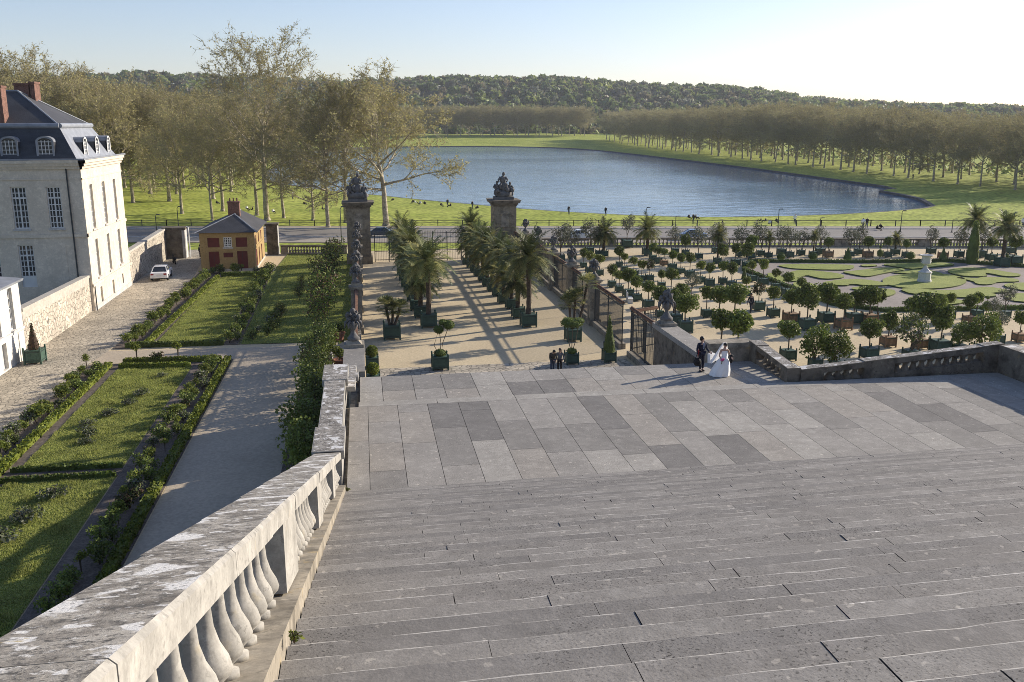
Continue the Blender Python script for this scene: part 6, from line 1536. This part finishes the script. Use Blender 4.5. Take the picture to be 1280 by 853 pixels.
    b.ball((hx + f[0] * .088, hy + f[1] * .088, hz - .055), .016, REDC, 1.4, 1.4, .4, 6, 4); b.build('face_features', t)
    return t
def stand(dx=0, **k):
    P = dict(pel=(0, 0, .96), chest=(0, 0, 1.30), neck=(0, 0, 1.47), head=(0, -.01, 1.63), shl=(-.19, 0, 1.40), shr=(.19, 0, 1.40), ell=(-.25, .02, 1.12), elr=(.25, .02, 1.12), wrl=(-.26, -.05, .87), wrr=(.26, -.05, .87),
             hpl=(-.09, 0, .92), hpr=(.09, 0, .92), knl=(-.10, -.02, .50), knr=(.10, -.02, .50), anl=(-.10, .02, .085), anr=(.10, .02, .085), tol=(-.11, -.13, .035), tor=(.11, -.13, .035)); P.update(k); return P
LZ = LAND - .12 + .002
# groom: dark suit, looking towards the bride, bag in one hand, white bag in the other
gx_, gy_ = at(876, 464, LZ)
groom = pose_person(stand(elr=(.26, -.05, 1.12), wrr=(.30, -.26, 1.0), face=(.75, -.66), knl=(-.10, -.05, .50), anl=(-.1, -.08, .085), tol=(-.1, -.23, .035)), 'man in a dark navy suit carrying bags beside the bride', (gx_, gy_, LZ), R(12), s=.97)
b = MB(); b.add([(-.05, -.145, 1.46), (.05, -.145, 1.46), (.035, -.15, 1.18), (-.035, -.15, 1.18)], [(0, 3, 2, 1)], SHIRT); b.box(-.014, .014, -.162, -.151, 1.2, 1.44, BLACK); b.build('shirt', groom)
def local(o, p): return o.matrix_basis @ Vector(p)
t = thing('shoulder_bag', 'black bag hanging from the left hand of the groom', 'bag', local(groom, (-.27, -.08, .28)), R(12)); b = MB(); b.ball((0, 0, .22), .2, BLACK, 1.05, .6, 1.05, 12, 8); b.build('bag', t, True); b = MB(); b.tube([(-.13, 0, .38), (-.07, 0, .54), (.0, 0, .58), (.07, 0, .54), (.13, 0, .38)], .016, BLACK, 6); b.build('handle', t); b = MB(); b.tube([(.02, 0, .56), (.03, -.02, .7), (.02, 0, .82)], .035, REDC, 6); b.build('scarf', t)
t = thing('paper_bag', 'white paper carrier bag held in the right hand of the groom', 'bag', local(groom, (.36, -.30, .48)), R(30)); b = MB(); b.box(-.17, .17, -.07, .07, 0, .44, WHITEC, -.012); b.build('bag', t); b = MB(); b.tube([(-.07, 0, .44), (-.05, 0, .53), (.05, 0, .53), (.07, 0, .44)], .007, WHITEC, 5); b.build('handle', t)
# bride: full white gown, veil, bare arms, flowers in hand
bx_, by_ = at(904, 470, LZ)
bride = pose_person(stand(pel=(0, 0, .94), head=(.02, -.03, 1.57), neck=(0, 0, 1.42), chest=(0, 0, 1.26), shl=(-.17, 0, 1.35), shr=(.17, 0, 1.35), ell=(-.27, -.06, 1.08), wrl=(-.22, -.24, .90), elr=(.27, -.03, 1.1), wrr=(.32, -.2, .98), face=(-.1, -.99)), 'bride in a full white gown and veil walking on the landing', (bx_, by_, LZ), R(-6), top=None, legs=None, hair=HAIR_D, long_hair=True, s=.94)
b = MB(); rb = random.Random(2); n = 40; prof = [(.14, 1.30), (.165, 1.2), (.13, 1.03), (.17, .95), (.27, .78), (.34, .55), (.41, .3), (.45, .08), (.46, .02)]; vs = []; fs = []
for i, (r_, z) in enumerate(prof):
    for k in range(n):
        a = 2 * PI * k / n; fold = 1 + (.07 * math.sin(a * 9 + i * .5) * (i / 8)) ; sw = -.22 * max(0, (1.0 - z)) ** 1.2 * (1 if i > 3 else 0)
        vs.append((r_ * math.cos(a) * fold * (1.1 if i > 3 else 1) + sw * .8, r_ * math.sin(a) * fold * (.8 if i < 3 else 1.0) + .12 * max(0, 1 - z) * (1 if i > 3 else 0), z))
for i in range(len(prof) - 1):
    for k in range(n): fs.append((i * n + k, i * n + (k + 1) % n, (i + 1) * n + (k + 1) % n, (i + 1) * n + k))
b.add(vs, fs, WHITEC); b.build('gown', bride, True)
b = MB(); vs = []; fs = []
for i in range(9):
    z = 1.69 - i * .135; w = .10 + .045 * i
    for k in range(9):
        a = -.15 * PI + 1.3 * PI * k / 8; q = w * (1 + .12 * math.sin(k * 3.1 + i)); vs.append((.01 + q * math.cos(a) - .05 * i * .5, .03 + q * math.sin(a) * .9 + .025 * i, z))
for i in range(8):
    for k in range(8): fs.append((i * 9 + k, i * 9 + k + 1, (i + 1) * 9 + k + 1, (i + 1) * 9 + k))
b.add(vs, fs, TULLE); b.add([(.02, .02, 1.71)] + vs[:9], [(0, k + 1, k + 2) for k in range(8)], TULLE); b.build('veil', bride, True)
t = thing('bouquet', 'small pink bouquet held in front of the white gown', 'bouquet', local(bride, (-.2, -.34, .80)), 0); b = MB()
for k in range(16): b.ball((rb.uniform(-.08, .08), rb.uniform(-.06, .06), .1 + rb.uniform(-.05, .07)), rb.uniform(.03, .045), PINK, 1, 1, 1, 6, 4)
b.build('flowers', t); b = MB(); b.tube([(0, 0, .08), (0, .03, -.1)], .02, LEAF_M[0], 6); b.build('stalks', t)
t = thing('dark_wrap', 'dark wrap draped over the bride\'s outer arm', 'wrap', local(bride, (.32, -.12, .68)), 0); b = MB(); b.lathe([(.03, 0), (.10, .12), (.08, .3), (.11, .38), (.05, .42)], BLACK, n=10, sy=.7); b.build('cloth', t, True)
# couple at the stair foot
cx_, cy_ = at(690.5, 467, G); pose_person(stand(head=(.02, -.2, 1.55), neck=(0, -.1, 1.42), chest=(0, -.06, 1.27), wrr=(.16, -.3, 1.05), elr=(.26, -.1, 1.1), wrl=(-.1, -.3, 1.0), ell=(-.26, -.08, 1.1), face=(.5, -.86)), 'man in a brown jacket bending his head at the stair foot beside the tub', (cx_, cy_, G), R(20), top=BROWNC, legs=BLUEC, hair=HAIR_D)
cx_, cy_ = at(699.5, 467, G); pose_person(stand(wrr=(.2, -.2, .98), elr=(.30, .0, 1.1), face=(-.6, -.8)), 'person in a dark coat with grey sleeves standing next to the dish topiary tub', (cx_, cy_, G), R(-15), top=GREYC, legs=BLACK, hair=HAIR_B, long_hair=True)
wx, wy = at(938, 391, G); pose_person(stand(anl=(-.1, -.2, .085), tol=(-.1, -.34, .035), knl=(-.1, -.16, .5), anr=(.1, .2, .1), tor=(.1, .06, .04), ell=(-.25, .1, 1.12), wrl=(-.26, .12, .87)), 'man in a dark suit walking among the orange tubs', (wx, wy, G), R(10), top=NAVY, legs=NAVY)
wx, wy = at(842.5, 396, G); pose_person(stand(), 'dark clothed person half hidden by the orange tree beside the sculpture', (wx, wy, G), R(40), top=BLACK, legs=BLACK)
wx, wy = -20.2, 118.5; pose_person(stand(face=(1, 0)), 'dark clothed person standing in the gateway beside the ochre house', (wx, wy, G), R(60), top=BLACK, legs=BLACK)
# visitors round the lake: a standing and a seated figure, dark or white clothed
def visitor_kind(top, legs, seated):
    root = thing('person', '', 'person'); b = MB()
    if not seated:
        P = stand(); V = [(*P['pel'], (.15, .12)), (*P['chest'], (.18, .13)), (*P['neck'], .06), (*P['head'], (.09, .1)), (*P['shl'], .07), (*P['ell'], .055), (*P['wrl'], .04), (*P['shr'], .07), (*P['elr'], .055), (*P['wrr'], .04), (*P['knl'], .07), (*P['anl'], .05), (*P['knr'], .07), (*P['anr'], .05), (*P['tol'], .035), (*P['tor'], .035)]
    else:
        V = [(0, .1, .16, (.16, .13)), (0, .16, .5, (.18, .13)), (0, .14, .68, .06), (0, .12, .84, (.09, .1)), (-.18, .14, .6, .07), (-.25, .2, .35, .055), (-.22, -.05, .3, .04), (.18, .14, .6, .07), (.25, .2, .35, .055), (.22, -.05, .3, .04), (-.12, -.3, .42, .075), (-.12, -.55, .08, .05), (.12, -.3, .42, .075), (.12, -.55, .08, .05), (-.12, -.68, .05, .035), (.12, -.68, .05, .035)]
    E_ = [(0, 1), (1, 2), (2, 3), (1, 4), (4, 5), (5, 6), (1, 7), (7, 8), (8, 9), (0, 10), (10, 11), (0, 12), (12, 13), (11, 14), (13, 15)]
    m = skin_mesh('body', V, E_, [SKIN, top, legs, HAIR_D])
    nz = V[2][2]; pz = V[0][2]
    for p in m.polygons:
        c = p.center
        if c.z > V[3][2] + .03 or (c.z > nz + .05 and c.y > V[3][1] + .04): p.material_index = 3
        elif c.z > nz + .02: p.material_index = 0
        elif c.z > pz + (0 if not seated else .1) and c.y > -.16: p.material_index = 1
        else: p.material_index = 2
    link('body', m, root); return Kind(root)
VK = {k: visitor_kind(*a) for k, a in {'sd': (BLACK, BLUEC, False), 'sw': (WHITEC, BLUEC, False), 'td': (BLACK, BLACK, True), 'tw': (WHITEC, BLACK, True)}.items()}
def grd(x, y):
    """Where a picture point meets the meadow."""
    d = ray(x, y); t_ = 17.0 / -d.z
    for _ in range(12): t_ = -mz(d.x * t_, d.y * t_) / -d.z
    return d.x * t_, d.y * t_
VIS = [(491, 252, 'td', 'seated person in dark clothes at the water edge right of the tree trunk'), (516, 254.5, 'td', 'dark seated person at the water edge, left of a close pair'), (519.5, 255, 'tw', 'pale seated person beside a dark one at the water edge'), (525, 256, 'tw', 'white clothed person lying low at the water edge'), (531, 256.5, 'td', 'dark seated person at the right end of the shore group'), (552, 258.5, 'td', 'lone seated person on the shore behind the palms'), (559.5, 259, 'sd', 'standing dark person on the shore behind the palms'), (562.5, 259.2, 'td', 'seated person next to the standing one on the shore'), (590.5, 261.5, 'sd', 'left of two dark people on the shore left of the right pillar'), (596.3, 262, 'td', 'right of two dark people on the shore left of the right pillar'), (711, 268.5, 'sd', 'lone dark person on the shore right of the right pillar'), (757, 270, 'sd', 'lone standing person on the shore left of the tall lamp'), (861.5, 274, 'td', 'seated person on the shore beside a group of three'), (867, 274, 'td', 'left of a close pair seated on the shore'), (870.5, 274, 'td', 'right of a close pair seated on the shore'), (866.5, 280, 'sd', 'person kneeling on the grass below the seated pair'),
       (950, 278, 'td', 'dark person seated on the grass left of the tall right lamp'), (956, 278.5, 'td', 'second dark person seated on the grass left of the tall right lamp'), (962, 281.5, 'tw', 'person lying on the grass left of the tall right lamp'), (971, 279, 'td', 'reddish figure seated on the grass beside the tall right lamp'), (993.3, 281, 'sw', 'white clothed person standing on the grass right of the tall lamp'), (1078.5, 286.5, 'sw', 'person in white walking on the grass beside a dark companion'), (1083, 286.5, 'sd', 'person in dark walking on the grass beside a white companion'), (1097.5, 288.5, 'td', 'crouching figure on the grass near the walking pair'), (1101, 286.5, 'td', 'second crouching figure on the grass near the walking pair'), (1141, 224.5, 'sd', 'distant person walking under the right bank trees'), (1278, 286, 'sw', 'white clothed person at the far right edge of the grass'),
       (366, 249.5, 'sw', 'standing person with white top on the grass among the left trees'), (309, 263, 'tw', 'pale person sitting on the grass behind the ochre house roof'), (315, 264, 'td', 'dark person sitting on the grass behind the ochre house roof'), (404, 263.5, 'td', 'dark person lying on the grass left of the left pillar'), (392, 254, 'td', 'small dark seated figure on the grass beyond the left trees'), (381, 257, 'td', 'small dark seated figure on the grass between the left trunks'), (272, 256, 'td', 'dark seated figure at the base of a left tree'), (342, 267, 'tw', 'reddish seated figure right of the tallest trunk'), (368, 384, None, '')]
for x, y, k, lab in VIS:
    if k is None: continue
    X, Y = grd(x, y); VK[k].put((X, Y, mz(X, Y)), rz=rt.uniform(0, 6.28), sc=1.08, label=lab, group='visitors on the grass by the lake')

# --- cars
def car(label, loc, rz, paint, van=False):
    t = thing('parked_car' if not van else 'passing_car', label, 'car', loc, rz)
    W2 = .87; prof_l = [(-2.2, .35), (-2.24, .62), (-2.15, .86), (-1.45, .95), (-1.1, .97), (.95, .93), (1.9, .80), (2.2, .66), (2.22, .34)]
    b = MB(); n = len(prof_l); vs = []
    for x_, ww in ((-1, W2), (-.86, W2), (.86, W2), (1, W2)):
        pass
    for sx, inset in ((-W2, .05), (-W2 + .07, 0), (W2 - .07, 0), (W2, .05)):
        for (y, z) in prof_l: vs.append((sx, y * (1 - inset * .25), .3 + (z - .3) * (1 - inset * 1.2)))
    fs = []
    for k in range(3):
        for i in range(n - 1): fs.append((k * n + i, k * n + i + 1, (k + 1) * n + i + 1, (k + 1) * n + i))
    fs += [tuple(range(n - 1, -1, -1)), tuple(range(3 * n, 4 * n)), (0, n, 2 * n, 3 * n, 4 * n - 1, 3 * n - 1, 2 * n - 1, n - 1)]
    b.add(vs, fs, paint); b.build('body', t)
    b = MB(); base = [(-1.62, .94), (-.95, 1.38), (.35, 1.40), (1.05, .92)]; top_w = .62
    lo = [(-.76, -1.62, .94), (.76, -1.62, .94), (.76, 1.05, .92), (-.76, 1.05, .92)]; hi = [(-top_w, -.95, 1.36), (top_w, -.95, 1.36), (top_w, .35, 1.38), (-top_w, .35, 1.38)]
    b.hexa(lo + hi, GLASS); cab = b.build('windows', t)
    b = MB(); b.box(-top_w - .02, top_w + .02, -1.0, .4, 1.365, 1.42, paint, .05)
    for a, c in zip(lo, hi): b.bar(a, c, .07, .07, paint)
    for s in (-1, 1): b.bar((s * .72, -.3, .93), (s * .64, -.28, 1.38), .06, .08, paint)
    b.build('roof', t)
    for sx in (-1, 1):
        for y in (-1.38, 1.36):
            b = MB(); m0 = SHOE; vs = []
            w = MB(); w.lathe([(.31, -.1), (.33, -.06), (.33, .06), (.31, .1)], m0, n=18); w.v = [(sx * .80 + z_, y + x_, .33 + y_) for x_, y_, z_ in w.v]; wh = w.build('wheel', t)
            w = MB(); w.lathe([(.2, -.105), (.2, .105)], ZINC, n=14); w.v = [(sx * .80 + z_, y + x_, .33 + y_) for x_, y_, z_ in w.v]; w.build('rim', wh)
        b = MB(); b.box(sx * .66 - .15, sx * .66 + .15, -2.235, -2.15, .66, .82, REDC); b.build('tail_light', t)
        b = MB(); b.box(sx * .62 - .16, sx * .62 + .16, 2.12, 2.2, .6, .72, WHITEP); b.build('headlight', t)
        b = MB(); b.box(sx * .95 - .08, sx * .95 + .08, .55, .66, .95, 1.07, paint); b.build('mirror', t)
    b = MB(); b.box(-.26, .26, -2.26, -2.22, .62, .74, WHITEP); b.build('number_plate', t)
    b = MB(); b.box(-.84, .84, -2.29, -2.1, .34, .5, paint); b.build('bumper', t); b = MB(); b.box(-.84, .84, 2.1, 2.27, .34, .5, paint); b.build('bumper', t)
    return t
CARW = M('white_car_paint', (.70, .70, .70), rough=.25, var=.03, spec=.6); CARB = M('blue_car_paint', (.16, .24, .42), rough=.25, var=.05, spec=.6); CARD = M('dark_car_paint', (.03, .05, .08), rough=.25, var=.05, spec=.6)
X, Y = at(197, 352, G); car('white saloon car parked in the shade of the rubble wall, seen from behind', (X, Y + 2.2, G + .01), R(4), CARW)
X, Y = at(830, 300, G); car('pale blue car passing on the street behind the balustrade', (46.8, 127.5, G + .01), R(80), CARB, True)
car('dark blue car on the street half hidden by the left palm', (2.2, 137.5, G + .01), R(82), CARD, True)
car('white car glimpsed on the street behind the palms right of the right pillar', (30.5, 129.6, G + .01), R(82), CARW, True)
# scooter against the shaded wall
t = thing('motor_scooter', 'dark motor scooter parked against the shaded rubble wall', 'scooter', (-22.6, 114.5, G), R(20)); b = MB(); b.ball((0, -.35, .62), .3, BLACK, .7, 1.5, .7, 10, 6); b.tube([(0, .1, .3), (0, .45, .35), (0, .62, .95)], .08, BLACK, 7); b.box(-.16, .16, -.1, .45, .22, .3, BLACK); b.build('body', t)
for y in (-.6, .65): b = MB(); b.lathe([(.24, -.06), (.26, 0), (.24, .06)], SHOE, n=14); b.v = [(z_, y + x_, .26 + y_) for x_, y_, z_ in b.v]; b.build('wheel', t)
b = MB(); b.tube([(-.3, .5, 1.0), (0, .6, 1.02), (.3, .5, 1.0)], .02, SHOE, 5); b.build('handlebar', t)
# litter bin with domed lid at the end of the palm row
X, Y = at(584, 327, G)
# --- street lamps
def lamp_kind():
    root = thing('street_lamp', '', 'street lamp'); b = MB(); b.tube([(0, 0, 0), (0, 0, 1.0), (0, 0, 4.6)], [.09, .065, .05], IRON, 8); b.lathe([(.16, 0), (.14, .25), (.1, .3)], IRON, n=10); b.build('pole', root)
    b = MB(); b.tube([(0, 0, 4.55), (.12, 0, 4.75), (.3, 0, 4.8)], .04, IRON, 6); b.box(.1, .62, -.13, .13, 4.76, 4.88, IRON, .03); b.build('lamp_head', root); return Kind(root)
KL = lamp_kind()
for x, yt, X, Y, lab in ((808, 259, 41.0, 130.5, 'tall street lamp against the lake, leftmost of the tall ones'), (845, 270, 47.6, 136.6, 'short street lamp just right of the leftmost tall lamp'), (974, 261, 60.6, 128.3, 'tall street lamp in the middle of the street row'), (1026, 272, 67.8, 129.1, 'short street lamp right of the middle tall lamp'), (1128, 263, 83.9, 131, 'tall street lamp left of the dark cypress column'), (1191.5, 274, 90.5, 129, 'short street lamp just left of the dark cypress column'), (1268.5, 265, 101.5, 126, 'tall street lamp nearest the right edge'), (425, 258, -3.1, 124, 'dark lamp post just left of the left gate pillar'), (221, 258, -26.5, 140, 'dark lamp post behind the broad gate pier'), (194, 268, -31.5, 136, 'slim dark post behind the left rubble wall')):
    X2, zt = atY(x, yt, Y); KL.put((X2, Y, G), rz=rt.uniform(-.5, .5), sc=(1, 1, (zt - G) / 4.88), label=lab, group='street lamps')
# --- low post and rail fence on the meadow side
def fence(pts, label):
    P = [Vector((x, y, mz(x, y))) for x, y in pts]; c = sum(P, Vector()) / len(P); t = thing('rail_fence', label, 'fence', c); b = MB(); r_ = MB()
    for a, d in zip(P, P[1:]):
        n = max(1, int((d - a).length / 3.2))
        for k in range(n + 1):
            p = a.lerp(d, k / n) - c; b.box(p.x - .06, p.x + .06, p.y - .06, p.y + .06, p.z - .2, p.z + 1.0, IRON)
        for h in (.5, .92): r_.bar(a - c + Vector((0, 0, h)), d - c + Vector((0, 0, h)), .06, .08, IRON)
    b.build('posts', t); r_.build('rails', t)
fence([(x, roadY(x) + .8) for x in range(-40, 24, 8)], 'dark post and rail fence along the meadow behind the left gate pillar')
fence([(x, roadY(x) + .8) for x in range(26, 124, 8)], 'thin dark rail fence along the meadow behind the street lamps')
# benches tucked at the palm court edge
t = thing('park_bench', 'white slatted bench among the tubs near the side gate', 'bench', (*at(787, 378), G), R(80))
for sgn_ in (0,):
    b = MB(); [b.box(-.8, .8, -.25 + .12 * k, -.16 + .12 * k, .42, .46, WHITEP) for k in range(4)]; b.build('seat', t); b = MB(); [b.box(-.8 + .16 * k, -.72 + .16 * k, .24, .27, .5, .95, WHITEP) for k in range(10)]; b.box(-.8, .8, .23, .28, .93, 1.0, WHITEP); b.build('backrest', t)
    for sx in (-.7, .7): b = MB(); b.box(sx - .03, sx + .03, -.24, .26, 0, .42, WHITEP); b.build('leg', t)
# hide unused models that were never placed
for k in [*PT, *PN, KT, *KTUB, *[q for l in CK.values() for q in l], *KPALM, *SK_, BALLK, LAWNK, *DK, *BIG, WK, *VK.values(), KL, KB, KP]:
    if not k.used:
        for ch in list(k.root.children): bpy.data.objects.remove(ch)
        bpy.data.objects.remove(k.root)

# --- the evening air over the whole valley
b = MB(); b.box(-1900, 2300, -60, 3000, -26.5, 190, None); b.mats = []
hz = bpy.data.materials.new('evening_haze'); hz.use_nodes = True; n_ = hz.node_tree.nodes; n_.clear(); o_ = n_.new('ShaderNodeOutputMaterial'); v_ = n_.new('ShaderNodeVolumePrincipled')
v_.inputs['Color'].default_value = (.86, .91, 1.0, 1); v_.inputs['Density'].default_value = .0001; v_.inputs['Anisotropy'].default_value = .2
hz.node_tree.links.new(v_.outputs[0], o_.inputs['Volume'])
b.mats = [hz]; b.mi = [0] * len(b.f); h_ = b.build('haze'); tag(h_, 'thin evening haze in the air over the garden, lake and hills', 'haze', kind='stuff')
